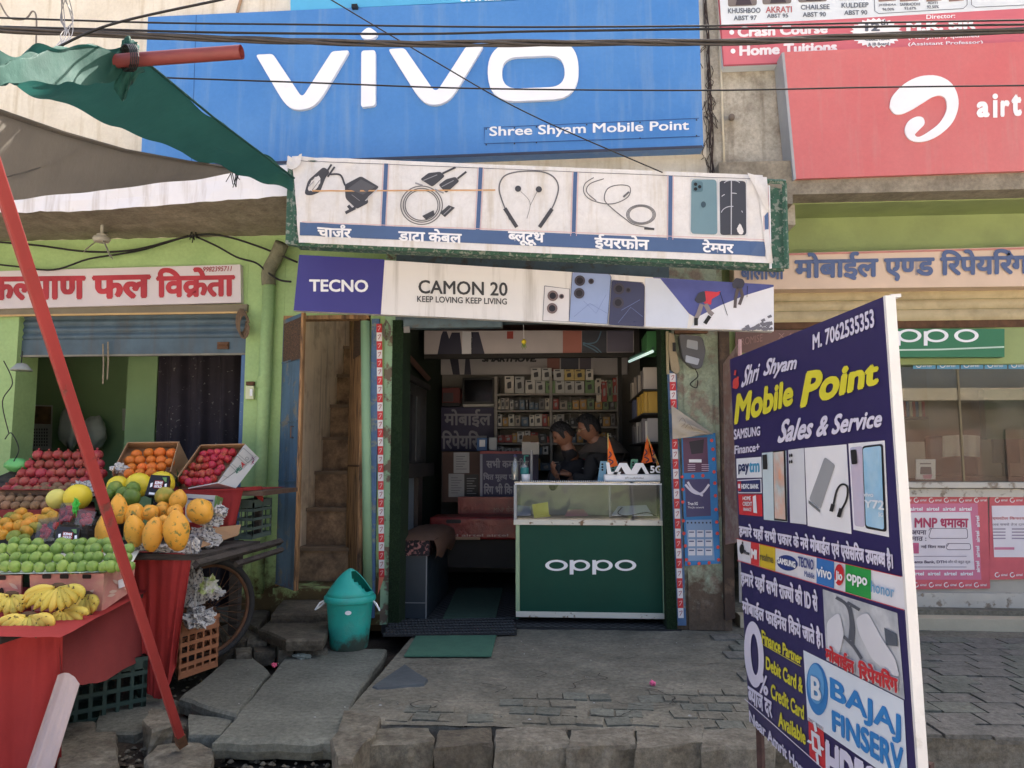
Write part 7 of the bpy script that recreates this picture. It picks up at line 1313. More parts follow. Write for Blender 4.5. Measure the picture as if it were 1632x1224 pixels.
hA = W(938, 683, .78); t, (h_, Mh) = person('man with glasses and short black hair in a dark hooded jacket behind the counter', (hA.x+.10, .95, 0), hA, .088, LK, .30, (hA.x+.13, .86, 1.27), [((hA.x+.03, .72, 1.17), (hA.x-.02, .62, 1.02), (hA.x-.14, .60, 1.06)), ((hA.x+.30, .98, 1.17), (hA.x+.26, .80, 1.0), (hA.x-.0, .66, 1.02))], M_jak, (hA.x+.14, .98, .86))
hand(t, (hA.x-.17, .60, 1.065), (-1, -.1, .25), (0, -.6, 1)); hand(t, (hA.x-.04, .65, 1.02), (-1, -.2, .1), (0, -.6, 1))
mb = MB(); mb.grid(lambda a, b: Vector((hA.x+.12, .86, 1.30))+Vector((math.cos(a*6.283)*(.10+.115*b), math.sin(a*6.283)*(.09+.09*b), .07-.13*b+.012*noise.noise(Vector((a*8, b*4, 0))))), 32, 8); part('hood', mb, M_jak2, t, smooth=True)
mb = MB(); mb.tube([Vector((hA.x+.13, .87, 1.115))+Vector((math.cos(a*.4)*.215, math.sin(a*.4)*.18, 0)) for a in range(17)], .004, 5); part('piping', mb, flat((150, 150, 150)), t)
gl_ = MB(); r_ = .088
for s_ in (-1, 1): gl_.tube([(1.03*r_, (s_*.32+.22*math.cos(k*.7))*r_, (.1+.17*math.sin(k*.7))*r_) for k in range(10)], .0022, 4); gl_.tube([(1.03*r_, s_*.52*r_, .14*r_), (.1*r_, s_*.86*r_, .1*r_)], .002, 4)
gl_.tube([(1.04*r_, -.1*r_, .12*r_), (1.04*r_, .1*r_, .12*r_)], .002, 4); gl_.xf(Mh); part('glasses', gl_, flat((170, 150, 120), .2), t)
hB = W(897, 693, .74); t, (h_, Mh) = person('boy with black hair in a dark padded jacket, bent over beside the man', (hB.x+.02, .92, 0), hB, .082, R(200), .55, (hB.x+.08, .84, 1.17), [((hB.x-.06, .72, 1.06), (hB.x-.10, .66, .92), (hB.x-.06, .58, 1.03)), ((hB.x+.20, .90, 1.06), (hB.x+.16, .78, .92), (hB.x+.03, .62, 1.0))], M_blk, (hB.x+.06, .96, .82))
hand(t, (hB.x-.05, .57, 1.04), (-.3, -.3, .8), (-.9, -.3, -.1)); ph = thing('held_phone', 'dark phone held between the man and the boy behind the counter', 'phone', (hB.x-.07, .55, 1.05)); part('body', MB().prism([(hB.x-.11, .56, 1.03), (hB.x-.04, .53, 1.03), (hB.x-.02, .57, 1.15), (hB.x-.09, .60, 1.15)], (.004, -.006, 0)), BLACK, ph)
solo('brown_chair_back', MB().box((hA.x-.22, .70, .5), (hA.x+.02, .76, .98)), mat('brown rexine', lin((60, 44, 38)), .5, .1, 6, .1), 'dark brown chair back in front of the two people', 'chair', bevel=.03)
# ---------------------------------------------------------------- striped strips, posters, meter by the opening
M_sr = flat((196, 48, 54), .45); M_sw = flat((220, 218, 220), .45)
def stripe(label, u0, v0, u1, v1, wpx, n, Y, first=0, skip=()):
    t = thing('striped_strip', label, 'strip', tuple(W(u1, v1, Y)), 'red and white striped strips'); P_ = YP(Y)
    for k in range(n):
        if k in skip: continue
        a, b = k/n, (k+1)/n; ua, ub = u0+(u1-u0)*a, u0+(u1-u0)*b; va, vb = v0+(v1-v0)*a, v0+(v1-v0)*b; mb = MB(); dY = .006*noise.noise(Vector((k*.9, u0, 0)))
        mb.prism([P_.at(ua, va)+Vector((0, dY, 0)), P_.at(ua+wpx, va)+Vector((0, dY, 0)), P_.at(ub+wpx, vb-.1)+Vector((0, dY, 0)), P_.at(ub, vb-.1)+Vector((0, dY, 0))], (0, .002, 0)); part('segment', mb, (M_sr, M_sw)[(k+first) % 2], t)
        cm = flat((170, 100, 104)) if (k+first) % 2 else flat((224, 170, 170)); uc, vc = (ua+ub)/2+wpx/2, (va+vb)/2; strokes(t, YP(Y-.009), [[(uc-2.5, vc-2), (uc+2, vc-3.5), (uc+1, vc), (uc-1.5, vc+4)]], 1.1, cm, 1, 'mark')
stripe('long red and white strip down the left post of the mobile shop', 600, 516, 604, 920, 8.6, 29, -.035)
solo('strip_tail', MB().prism([W(604, 920, -.035), W(612, 920, -.035), W(606, 938, -.03), W(602, 948, -.03)], (0, .002, 0)), flat((206, 120, 96)), 'faded orange tail end of the left striped strip', 'strip')
stripe('short red and white strip on the right post above the torn cloth', 1067, 595, 1069, 650, 9.5, 4, -.035, 1); stripe('long red and white strip on the right post below the torn cloth', 1071, 700, 1081, 985, 8.6, 18, -.035)
M_bpost = mat('weathered blue strip', lin((76, 104, 140)), .6, .15, 10, .1, 20, col2=lin((120, 130, 126)), mix=.42, sharp=.1)
solo('blue_channel', pb(588, 508, 600, 985, -.03, .0), M_bpost, 'weathered blue channel on the left post behind the striped strip', 'channel'); solo('blue_channel', MB().prism([W(1063, 590, -.028), W(1078, 590, -.028), W(1094, 997, -.028), W(1080, 997, -.028)], (0, .03, 0)), M_bpost, 'weathered blue channel on the right post behind the striped strip', 'channel')
rn = thing('wire_loop', 'loop of grey wire and padlock at the top of the left post', 'wire', tuple(W(616, 545, -.05)))
for k in range(4): part('loop', MB().tube([W(616+(7-k)*math.cos(a*.52), 527+(13+k)*math.sin(a*.52), -.04-.006*k) for a in range(13)], .003, 4), flat((120, 116, 104)), rn)
part('padlock', pb(643, 520, 653, 530, -.04, -.02), flat((130, 130, 130), .3), rn, bevel=.004)
tc = thing('torn_cloth', 'folded dirty white sheet tied over the right post', 'sheet', tuple(W(1100, 700, -.08))); mb = MB()
def tcf(a, b):
    tp_ = Vector((1070, 646))*(1-a)+Vector((1137, 692))*a; bt_ = Vector((1072, 700))*(1-a)+Vector((1133, 692))*a; p = tp_*(1-b)+bt_*b; return W(p.x, p.y, -.08-.03*noise.noise(Vector((a*3, b*4, 1)))-.03*math.sin(math.pi*a)*math.sin(math.pi*b))
mb.grid(tcf, 24, 16); part('sheet', mb, mat('dirty white sheet', lin((180, 172, 158)), .8, .08, 6, .2, 20), tc, smooth=True); strokes(tc, YP(-.135), [[(1082, 672), (1088, 666), (1092, 674), (1086, 680)], [(1092, 682), (1098, 676), (1104, 684)]], .8, flat((130, 120, 110)), 1, 'scribble')
t = thing('poster_column', 'tall column of blue-bordered phone posters pasted on the right pillar', 'posters', tuple(W(1115, 900, -.04))); PQ = YP(-.04)
mb = MB(); mb.prism([PQ.at(*p) for p in [(1086, 697), (1140, 690), (1148, 898), (1092, 902)]], (0, .003, 0)); part('border', mb, mat('blue poster border', lin((44, 118, 176)), .5, .1, 8), t)
decal(t, PQ, [(1088, 698), (1127, 697), (1129, 752), (1090, 754)], flat((92, 58, 84)), 1, 'poster'); decal(t, PQ, [(1098, 704), (1122, 700), (1120, 722), (1102, 724)], flat((40, 34, 48)), 2, 'picture'); rect(t, PQ, 1098, 732, 1118, 737, WHITE, 2); many(t, PQ, [[(1096+22*(k % 2), 740+3*(k//2)), (1108+22*(k % 2), 740+3*(k//2)), (1108+22*(k % 2), 741+3*(k//2)), (1096+22*(k % 2), 741+3*(k//2))] for k in range(8)], flat((190, 170, 190)), 2, 'small_print')
decal(t, PQ, [(1091, 764), (1131, 763), (1133, 822), (1094, 824)], flat((66, 62, 104)), 1, 'poster'); strokes(t, PQ, [[(1092, 772), (1104, 784), (1118, 786), (1130, 772)], [(1096, 768), (1104, 780), (1120, 790)]], 3.5, flat((206, 204, 220)), 2, 'swirl_print'); T(t, PQ, 'True 5G', 1096, 800, 1112, 805, WHITE, 0, bold=.02); T(t, PQ, 'This Jio network', 1096, 807, 1122, 811, WHITE, 0)
decal(t, PQ, [(1093, 829), (1134, 828), (1139, 893), (1097, 894)], flat((120, 150, 186)), 1, 'poster')
for j in range(3):
    for i in range(3): rect(t, PQ, 1097+i*13.5, 845+j*14.5, 1108+i*13.5, 856+j*14.5, flat((206, 210, 220)), 2, 'table_print'); rect(t, PQ, 1098+i*13.5, 847+j*14.5, 1106+i*13.5, 849+j*14.5, flat((70, 80, 120)), 3)
many(t, PQ, [ell(1096+i*6, 833, 1.4, 1.6, 8) for i in range(7)], flat((40, 44, 60)), 2, 'dot_print')
for (u, v) in ((1134, 702), (1136, 716), (1137, 732), (1138, 752), (1139, 770), (1140, 790), (1141, 812), (1142, 832), (1143, 850), (1144, 872), (1145, 892), (1089, 830), (1090, 850), (1092, 870), (1094, 892), (1104, 759), (1120, 758), (1098, 898), (1114, 898), (1130, 897), (1087, 760), (1088, 780), (1088, 800)): decal(t, PQ, ell(u, v, 2.6, 2.8, 12), flat((206, 70, 62)), 3, 'round_mark')
mt = thing('electric_meter', 'dark electricity meter hanging at the top of the right pillar', 'meter', tuple(W(1102, 600, -.1))); mb = MB(); mb.prism([W(u, v, -.10) for u, v in rpoly([(1082, 532), (1119, 536), (1125, 560), (1118, 588), (1104, 586), (1088, 570)], 7)], (0, .09, 0)); part('housing', mb, mat('dark grey meter housing', lin((84, 84, 88)), .4, .1, 10), mt, bevel=.006)
decal(mt, YP(-.1), rpoly([(1095, 541), (1112, 544), (1112, 558), (1094, 554)], 2), flat((150, 154, 160), .2), 2, 'dial'); decal(mt, YP(-.1), rpoly([(1093, 566), (1115, 572), (1112, 582), (1092, 577)], 2), flat((170, 176, 186)), 2, 'label_sticker'); part('bracket', pb(1076, 526, 1128, 531, -.06, -.0), M_rust, mt); part('cable', MB().tube(catmull([tuple(W(*p, -.07)) for p in ((1108, 588), (1112, 600), (1100, 612), (1110, 618), (1112, 606))]), .004, 5), BLACK, mt)
hs = thing('wall_handset', 'old cream handset-shaped fitting on the right post top', 'fitting', tuple(W(1073, 595, -.06))); part('body', MB().prism([W(u, v, -.06) for u, v in ((1066, 530), (1074, 532), (1078, 560), (1084, 590), (1078, 596), (1070, 590), (1066, 560))], (0, .03, 0)), mat('aged cream plastic', lin((150, 136, 110)), .6, .15, 12), hs); part('window', pb(1072, 546, 1077, 560, -.064, -.061), BLACK, hs); part('strip', pb(1062, 528, 1066, 596, -.05, -.02), flat((150, 140, 110)), hs)
# brown edge post and panel left of the standing board
bp_ = thing('brown_post', 'dark brown rusted post at the right end of the pillar', 'post', tuple(W(1158, 995, -.0))); mb = MB(); mb.prism([W(1146, 525, -.07), W(1162, 525, -.07), W(1172, 985, -.07), W(1156, 990, -.07)], (0, .3, 0)); part('post', mb, mat('sooty brown post', lin((66, 54, 46)), .85, .2, 6, .3, 20, col2=lin((96, 80, 66)), mix=.4), bp_); part('conduit', MB().tube([W(1176, 700, -.1), W(1180, 960, -.1)], .01, 6), flat((150, 150, 150)), bp_)
pk_ = thing('pinkish_board', 'narrow pinkish framed board turned edge-on beside the brown post', 'board', tuple(W(1165, 860, -.3))); part('panel', MB().prism([W(1152, 580, -.1), W(1178, 545, -.45), W(1184, 862, -.45), W(1156, 868, -.1)], (.012, 0, 0)), mat('faded pink board', lin((140, 112, 104)), .7, .15, 6, .1, 20, col2=lin((160, 150, 140)), mix=.42, sharp=.2), pk_); part('edge', MB().tube([W(1179, 541, -.46), W(1185, 866, -.46)], .012, 4), flat((186, 150, 150)), pk_)
# ================================================================ narrow door, bin, stones, right-hand shop, wires
dr = thing('stair_door', 'narrow open blue double door with mesh tops and peeling bottoms at the stair', 'door', tuple(W(516, 936, 0))); M_bdoor = mat('worn blue door paint', lin((78, 106, 130)), .6, .15, 5, .15, 20, col2=lin((120, 116, 106)), mix=.40, sharp=.10, wscale=7, streak=lin((50, 56, 66)), dirt=lin((104, 46, 40)), dirt_z=(.05, .5)); M_wf2 = mat('weathered door timber', lin((168, 130, 90)), .8, .2, 4, .3, 20, stretch=(4, 4, .5), col2=lin((70, 54, 42)), mix=.44, sharp=.2); M_mesh = mat('rusty mesh', lin((112, 84, 64)), .8, .3, 60, .6, 120, col2=lin((58, 50, 46)), mix=.5, sharp=.1, wscale=120)
def leaf(x_u0, x_u1, v0, v1, Ya, Yb, nm, m):
    a0, a1 = W(x_u0, 700, Ya), W(x_u1, 700, Yb); zb, zt_ = W(x_u0, v1, Ya).z, W(x_u0, v0, Ya).z; l = part(nm, MB().prism([(a0.x, a0.y, zb), (a1.x, a1.y, zb), (a1.x, a1.y, zt_), (a0.x, a0.y, zt_)], (.0, .03, 0)), m, dr, bevel=.003); return a0, a1, zb, zt_, l
a0, a1, zb, zt_, lf = leaf(446, 477, 511, 930, -.01, -.30, 'door_leaf', M_bdoor)
a0, a1 = a0+Vector((0, -.004, 0)), a1+Vector((0, -.004, 0)); zs_ = zt_-(zt_-zb)*.17
part('mesh_panel', MB().prism([(a0.x+.012, a0.y-.012, zs_), (a1.x-.012, a1.y+.0, zs_), (a1.x-.012, a1.y, zt_-.03), (a0.x+.012, a0.y-.012, zt_-.03)], (0, -.002, 0)), M_mesh, dr)
for f in (.0, .38, .60, .83): z = zb+(zt_-zb)*f; part('cross_rail', MB().prism([(a0.x, a0.y, z), (a1.x, a1.y, z), (a1.x, a1.y, z+.012), (a0.x, a0.y, z+.012)], (0, -.008, 0)), M_bdoor, dr)
part('edge_stile', MB().box((a1.x-.006, a1.y-.012, zb), (a1.x+.012, a1.y+.04, zt_)), M_wf2, dr); part('handle', MB().tube([(a1.x-.05, a1.y+.02, 1.42), (a1.x-.05, a1.y-.03, 1.42), (a1.x-.05, a1.y-.03, 1.34), (a1.x-.05, a1.y+.02, 1.34)], .004, 6), M_rust, dr)
a2, a3, zb2, zt2, lf = leaf(555, 574, 508, 925, .34, .0, 'door_leaf', M_wf2)
part('mesh_panel', MB().prism([(a2.x+.01, a2.y-.006, zt2-.34), (a3.x-.01, a3.y-.006, zt2-.34), (a3.x-.01, a3.y-.006, zt2-.04), (a2.x+.01, a2.y-.006, zt2-.04)], (0, -.003, 0)), M_mesh, dr); part('bolt', MB().tube([(a2.x+.01, a2.y-.02, 1.14), (a3.x, a3.y-.02, 1.14)], .007, 6), M_rust, dr)
part('frame_jamb', MB().box((Xj1+.0, -.012, W(448, 934).z), (Xj1+.02, .1, zd)), M_wf2, dr); part('frame_jamb', pb(572, 508, 580, 935, -.012, .08), M_wf2, dr); part('frame_head', MB().box((Xj1, -.014, zd-.03), (Xd1-.01, .08, zd)), M_wf2, dr)
# round pipe right of the door
solo('corner_pipe', MB().tube([W(586, 940, -.04), W(584, 720, -.04), W(582, 512, -.04)], .034, 16), mat('pale mint pipe', lin((140, 176, 140)), .6, .08, 5), 'pale mint round pipe between the stair door and the striped strip', 'pipe', smooth=True)
# ---------------------------------------------------------------- bin
bn_ = thing('litter_bin', 'turquoise plastic litter bin with peaked swing lid and white handles', 'litter bin', tuple(G(557, 1036, 0))); bc = G(551, 1036, 0)+Vector((0, .07, 0)); M_bin = mat('turquoise plastic', lin((46, 168, 154)), .45, .1, 5, .05, 30, col2=lin((70, 158, 146)), mix=.36, sharp=.2, dirt=lin((70, 84, 74)), dirt_z=(-.05, .22)); M_bind = mat('turquoise plastic inside', lin((34, 120, 110)), .5)
mb = MB(); mb.lathe([(.02, .012), (.125, .0), (.134, .012), (.150, .16), (.164, .292), (.168, .30)], 48, bc, fn=lambda t, z: 1+(.008 if abs(math.sin(6*t)) < .16 else 0)); part('body', mb, M_bin, bn_, smooth=True, auto=50)
mb = MB(); mb.lathe([(.165, .292), (.180, .296), (.184, .308), (.182, .326), (.170, .334), (.166, .33)], 48, bc); part('rim', mb, M_bin, bn_, smooth=True, auto=50)
mb = MB(); N_ = 48
def lid(a, b):      # two-faced peaked lid, open on the upper right
    th = 2*math.pi*a; r0 = .172*(1-b); h = .335+.165*(1-(1-b)**1.5); return bc+Vector((r0*math.cos(th), r0*.96*math.sin(th), h))
mb.grid(lid, 48, 10); keep = []
for f, mi in zip(mb.f, mb.mi):
    c_ = sum((mb.v[i] for i in f), Vector())/len(f)-bc; ang = math.atan2(c_.y, c_.x)
    if not (-1.15 < ang < .45 and c_.z > .352+max(0, -.35-ang)*.13 and c_.z < .486): keep.append(f)
mb.f = keep; mb.mi = [0]*len(keep); lid_o = part('lid', mb, M_bin, bn_, smooth=True); sm = lid_o.modifiers.new('wall', 'SOLIDIFY'); sm.thickness = .006
for s_ in (-1, 1): part('handle', MB().tube([bc+Vector((s_*.172, -.02, .30)), bc+Vector((s_*.205, -.05, .285)), bc+Vector((s_*.232, -.06, .245)), bc+Vector((s_*.222, -.03, .25)), bc+Vector((s_*.178, .0, .285))], .006, 6), WHITE, bn_)
mb = MB(); q = bc+Vector((.035, -.163, .245)); mb.prism([q+Vector((.022*math.cos(a*.4), 0.0+.002*math.cos(a*.4), .013*math.sin(a*.4))) for a in range(16)], (0, .004, 0)); part('sticker', mb, WHITE, bn_)
bn_.scale = (.89, .89, .99)
# ---------------------------------------------------------------- stone slabs and steps on the left
lf_ = thing('stone_landing', '', 'x'); del lf_['label'], lf_['category']; lf_['kind'] = 'structure'
rock('slab', [(342, 1180), (455, 1046), (520, 1032), (618, 1032), (563, 1115), (535, 1182)], .0, -.085, M_slab, lf_, 1, .006)
rock('slab', [(285, 1112), (330, 1078), (362, 1050), (402, 1046), (430, 1070), (376, 1140)], .0, -.08, M_slab, lf_, 2, .006)
rock('slab', [(298, 1150), (300, 1138), (374, 1144), (352, 1172), (300, 1172)], -.03, -.14, M_slab, lf_, 3, .006)
rock('slab', [(150, 1165), (160, 1120), (235, 1100), (285, 1115), (262, 1150), (215, 1168)], -.06, -.2, M_slab, lf_, 4, .01)
rock('slab', [(374, 962), (436, 966), (410, 1002), (384, 984)], .09, .03, M_slab2, lf_, 5, .008); rock('slab', [(414, 1002), (442, 976), (522, 976), (524, 1004), (515, 1018), (456, 1020)], .12, .05, M_slab2, lf_, 6, .008); rock('slab', [(432, 978), (450, 956), (522, 950), (524, 975), (500, 978)], .18, .10, M_slab2, lf_, 7, .006)
rock('slab', [(372, 990), (420, 1004), (450, 1018), (380, 1018), (345, 1000)], .05, -.02, M_slab2, lf_, 8, .012); rock('slab', [(376, 950), (424, 950), (432, 964), (380, 962)], .12, .05, M_slab2, lf_, 18, .012)
for i, (a, b, v) in enumerate(((345, 372, 1032), (374, 402, 1040), (404, 440, 1036), (442, 470, 1034), (470, 500, 1036), (500, 524, 1036), (360, 392, 1018), (394, 426, 1020), (430, 470, 1024), (472, 510, 1026))): rock('stone', [(a, v-8), (b-2, v-9), (b-1, v+2), (a+1, v+3)], (.04 if i < 6 else .06)-.01*(i % 3), -.06, (M_slab2, M_rock)[i % 2], lf_, 30+i, .012, sub=4)
for i, (px, z1, z0) in enumerate((([(88, 1170), (105, 1150), (150, 1146), (185, 1165), (188, 1215), (150, 1240), (95, 1240)], -.06, -.4), ([(188, 1170), (192, 1120), (235, 1112), (292, 1118), (300, 1150), (262, 1172), (215, 1180)], -.10, -.4), ([(232, 1205), (250, 1188), (320, 1182), (340, 1195), (338, 1245), (238, 1250)], -.05, -.4), ([(228, 1150), (240, 1128), (266, 1132), (276, 1155), (240, 1162)], .02, -.2), ([(532, 1178), (548, 1130), (575, 1134), (606, 1140), (600, 1168), (560, 1212), (536, 1216)], .03, -.3), ([(440, 1216), (475, 1208), (510, 1218), (505, 1240), (445, 1240)], -.2, -.42), ([(482, 1226), (510, 1210), (545, 1222), (540, 1245)], -.18, -.42), ([(342, 1186), (536, 1188), (536, 1240), (342, 1240)], -.33, -.42))):
    rock('boulder', px, z1, z0, M_rock if i != 7 else M_soil, lf_, 50+i, .03 if i != 7 else .01)
# blue-grey triangular tile and mats
fy = .004
rock('triangular_tile', [(592, 1094), (645, 1058), (682, 1082), (676, 1090), (600, 1097)], .004, -.03, mat('blue slate tile', lin((84, 90, 92)), .7, .12, 8, .2), fc, 70, .003)
M_gm = mat('green door mat', lin((70, 112, 92)), .9, .1, 14, .3, 90)
solo('green_mat', MB().prism([G(u, v, .004) for u, v in ((644, 1047), (663, 1015), (791, 1014), (783, 1047))], (0, 0, .008)), M_gm, 'green rectangular mat lying on the cement just outside the shop', 'mat'); solo('green_mat', MB().prism([G(u, v, .012) for u, v in ((706, 986), (728, 938), (802, 938), (790, 986))], (0, 0, .008)), mat('dull green mat', lin((58, 82, 70)), .9, .1, 14, .3, 90), 'darker green mat inside the shop doorway', 'mat')  # inner mat gets a darker copy of the outer mat's green
mb = MB(); A = [G(u, v, .006) for u, v in ((610, 1015), (622, 990), (822, 985), (824, 1012))]; M_rm = mat('black rubber mat', lin((40, 42, 44)), .7, .15, 20)
rm = solo('rubber_mat', MB().prism(A, (0, 0, .007)), M_rm, 'black ring-pattern rubber mat across the shop threshold', 'mat'); mb = MB()
for i in range(38):
    for j in range(6):
        a, b = (i+.5*(j % 2)+.25)/38.5, (j+.5)/6; p = (A[0]*(1-a)+A[3]*a)*(1-b)+(A[1]*(1-a)+A[2]*a)*b; p.z = .0135; mb.lathe([(.008, 0), (.0145, .0), (.0135, .007), (.009, .007), (.008, 0)], 8, p)
part('rings', mb, mat('grey rubber ring', lin((62, 66, 68)), .6), rm)['kind'] = 'stuff'
# litter
for i, (u, v, c_, l_) in enumerate(((1040, 1088, (230, 110, 150), 'pink crumpled wrapper on the cement in front of the counter'), (437, 1060, (214, 90, 120), 'pink scrap between the stone slabs left of the bin'))): crumple('wrapper', G(u, v, .012), .016, l_, 60+i, 8, (1, 1, .8), flat(c_), 'wrapper')
crumple('plastic_cup', G(482, 1046, .012), .04, 'crushed clear plastic bottle beside the litter bin', 64, 10, (1.4, .7, .4), mat('crushed clear plastic', lin((150, 160, 150)), .15, .2, 20, .2), 'bottle', .5)
ml = MB(); rl = random.Random(9)
for k in range(70):
    u, v = rl.uniform(360, 1180), rl.uniform(1020, 1150); p = G(u, v, .004 if u > 560 else .006); a = rl.uniform(0, 3.14); s_ = rl.uniform(.003, .011); d_ = Vector((math.cos(a), math.sin(a), 0)); n_ = Vector((-d_.y, d_.x, 0)); ml.add([p-d_*s_, p+n_*s_*.3, p+d_*s_, p-n_*s_*.3+Vector((0, 0, s_*.5))], [(0, 1, 2, 3)])
o = part('paper_scraps', ml, flat((186, 184, 176)), None); o['kind'] = 'stuff'; o['label'] = 'tiny paper scraps scattered over the cement and slabs'; o['category'] = 'litter'
pm = MB()
for k in range(900):
    u, v = rl.uniform(150, 620), rl.uniform(1020, 1215); p = G(u, v, 0); p.z = -.10+rl.uniform(-.02, .02); s_ = rl.uniform(.004, .016); pm.lathe([(.3*s_, -.5*s_), (s_, 0), (.4*s_, .6*s_)], 5, p, rl.uniform(.7, 1.3), rl.uniform(.7, 1.3))
o = part('gravel', pm, M_rock, None); o['kind'] = 'stuff'; o['label'] = 'loose gravel and rubble on the soil between the slabs'; o['category'] = 'gravel'
# ---------------------------------------------------------------- right-hand shop front
YR = .40; M_wframe = mat('old white frame paint', lin((196, 192, 180)), .65, .08, 6, .2, 20, col2=lin((140, 128, 112)), mix=.40, sharp=.08, wscale=12)
rs_ = thing('beige_shutter_hood', 'beige ribbed shutter hood below the Hindi name board', 'shutter', tuple(W(1400, 520, YB)))
for k, (v0, v1) in enumerate(((462, 478), (478.5, 494), (494.5, 512))):
    z0, z1 = W(1400, v1, YB-.02).z, W(1400, v0, YB-.02).z; mb = MB(); prof = [(0, 0), (.2, -.012), (.5, -.018), (.8, -.012), (1, 0)]; mb.add([Vector((x, YB-.02+dy, z0+(z1-z0)*t_)) for x in (Xp1+.02, 6) for t_, dy in prof], [(i, i+1, i+6, i+5) for i in range(4)]); part('slat', mb, M_beige, rs_, smooth=True)
part('dark_gap', MB().box((Xp1+.02, YB-.012, W(1400, 524, YB).z), (6, YB-.001, W(1400, 511, YB).z)), M_rust, rs_)
t, P_ = board('brown_signboard', 'faded brown signboard mostly hidden behind the standing board', 'signboard', 1172, 526, 1410, 562, YB-.06, flat((112, 84, 78), .5)); T(t, P_, 'PROMISE', 1176, 540, 1215, 552, flat((150, 116, 108)), -.2, bold=.01); T(t, P_, 'X 4', 1240, 531, 1262, 540, flat((150, 116, 108)), -.02)
t, P_ = board('green_oppo_sign', 'dark green box sign with white oppo letters over the right window', 'signboard', 1412, 524, 1601, 569, YB-.08, mat('deep green sign', lin((52, 118, 84)), .4, .05), .08); strokes(t, P_, [[(1428, 558), (1500, 557), (1600, 553)]], 2.5, flat((190, 214, 200)), 2, 'scratch', False)
for u0, k in ((1400, 'o'), (1429, 'p'), (1472, 'p'), (1520, 'o')):
    cxx = u0+20; decal(t, P_, ell(cxx, 535, 19.5, 10.5, 30), WHITE, 1, 'letter', holes=[list(reversed(ell(cxx, 535, 13.5, 7, 26)))]) if u0 > 1420 else None
    if k == 'p': rect(t, P_, u0, 528, u0+6, 551, WHITE, 2, 'letter_stem')
wn = thing('shop_window', 'large dusty shop window with white frame on the right', 'window', tuple(W(1500, 786, YR))); x0, x1 = W(1190, 680, YR).x, 5.5; z0, z1 = W(1500, 768, YR).z, W(1500, 578, YR).z
part('glass', MB().box((x0, YR, z0), (x1, YR+.006, z1)), glass_mat('dusty window glass', (.82, .84, .8), .91, .01, .05), wn); part('frame_head', MB().box((x0, YR-.03, z1), (x1, YR+.05, W(1500, 567, YR).z)), M_wframe, wn); part('sill', MB().box((x0, YR-.10, W(1500, 778, YR-.1).z), (x1, YR+.05, z0)), M_wframe, wn, bevel=.004); part('sill', MB().box((x0, YR-.07, W(1500, 792, YR-.07).z), (x1, YR+.04, W(1500, 779, YR-.07).z)), M_wframe, wn)
part('mullion', pb(1604, 524, 1612, 568, YR-.04, YR+.03), M_wframe, wn); part('mullion', pb(1425, 578, 1431, 768, YR-.02, YR+.04), M_wframe, wn); part('mullion', pb(1530, 578, 1533, 768, YR-.004, YR+.02), flat((120, 110, 84), .2), wn)
t = thing('blue_sticker_strip', 'blue telecom sticker strip along the top of the right window', 'sticker', tuple(W(1540, 590, YR-.01))); P_ = YP(YR-.005)
for k in range(5): rect(t, P_, 1455+k*38, 577, 1491+k*38, 588, flat((96, 160, 206)), 1, 'sticker'); strokes(t, P_, [ell(1464+k*38, 582, 4, 3.5, 12)+[(1468+k*38, 582)]], 1.2, WHITE, 2, 'swirl'); T(t, P_, 'airtel', 1470+k*38, 580, 1484+k*38, 585, WHITE, 0)
part('window_wall', MB().box((x0, YR-.02, zz+.04), (x1, YR+.08, W(1500, 792, YR).z)), mat('grimy white low wall', lin((176, 172, 160)), .8, .1, 4, .2), wn); part('base_board', MB().box((x0, YR-.06, zz+.036), (x1, YR-.0205, W(1500, 945, YR-.06).z)), M_wframe, wn)
YQ = YR-.035
def poster(label, u0, v0, u1, v1, inner, title):
    t = thing('telecom_poster', label, 'poster', tuple(W((u0+u1)/2, v1, YQ))); hull('sheet', YQ, YQ+.004, [(u0, v0), (u1, v0+1), (u1+4, v1), (u0, v1+2)], mat('red poster border', lin((204, 96, 106)), .5, .1, 8), t); P_ = YP(YQ)
    for k in range(int((u1-u0)/24)):
        for v in (v0+6, v1-6): strokes(t, P_, [ell(u0+12+k*24, v, 3.4, 3.4, 12, 0, 0, 300)], 1.3, WHITE, 2, 'swirl'); T(t, P_, 'airtel', u0+18+k*24, v-2, u0+28+k*24, v+2, WHITE, 0, bold=.02)
    return t, P_
t, P_ = poster('red-bordered telecom offer poster with MNP heading under the window', 1400, 791, 1574, 938, None, None)
decal(t, P_, [(1400, 803), (1558, 802), (1564, 924), (1400, 924)], flat((206, 120, 150)), 1, 'pink_frame'); decal(t, P_, [(1400, 817), (1546, 816), (1553, 908), (1400, 908)], flat((226, 220, 226)), 2, 'paper')
for k in range(4): T(t, P_, 'airtel', 1450+k*26, 808, 1470+k*26, 814, WHITE, 0, bold=.04, layer=3); T(t, P_, 'airtel', 1452+k*26, 911, 1472+k*26, 917, WHITE, 0, bold=.04, layer=3)
T(t, P_, 'MNP धमाका', 1457, 825, 1543, 841, flat((176, 60, 96)), 0, bold=.04, layer=3); T(t, P_, 'अपना', 1452, 845, 1476, 852, flat((90, 80, 100)), 0, bold=.03, layer=3); T(t, P_, 'मात्र :', 1452, 855, 1476, 862, flat((90, 80, 100)), 0, bold=.03, layer=3)
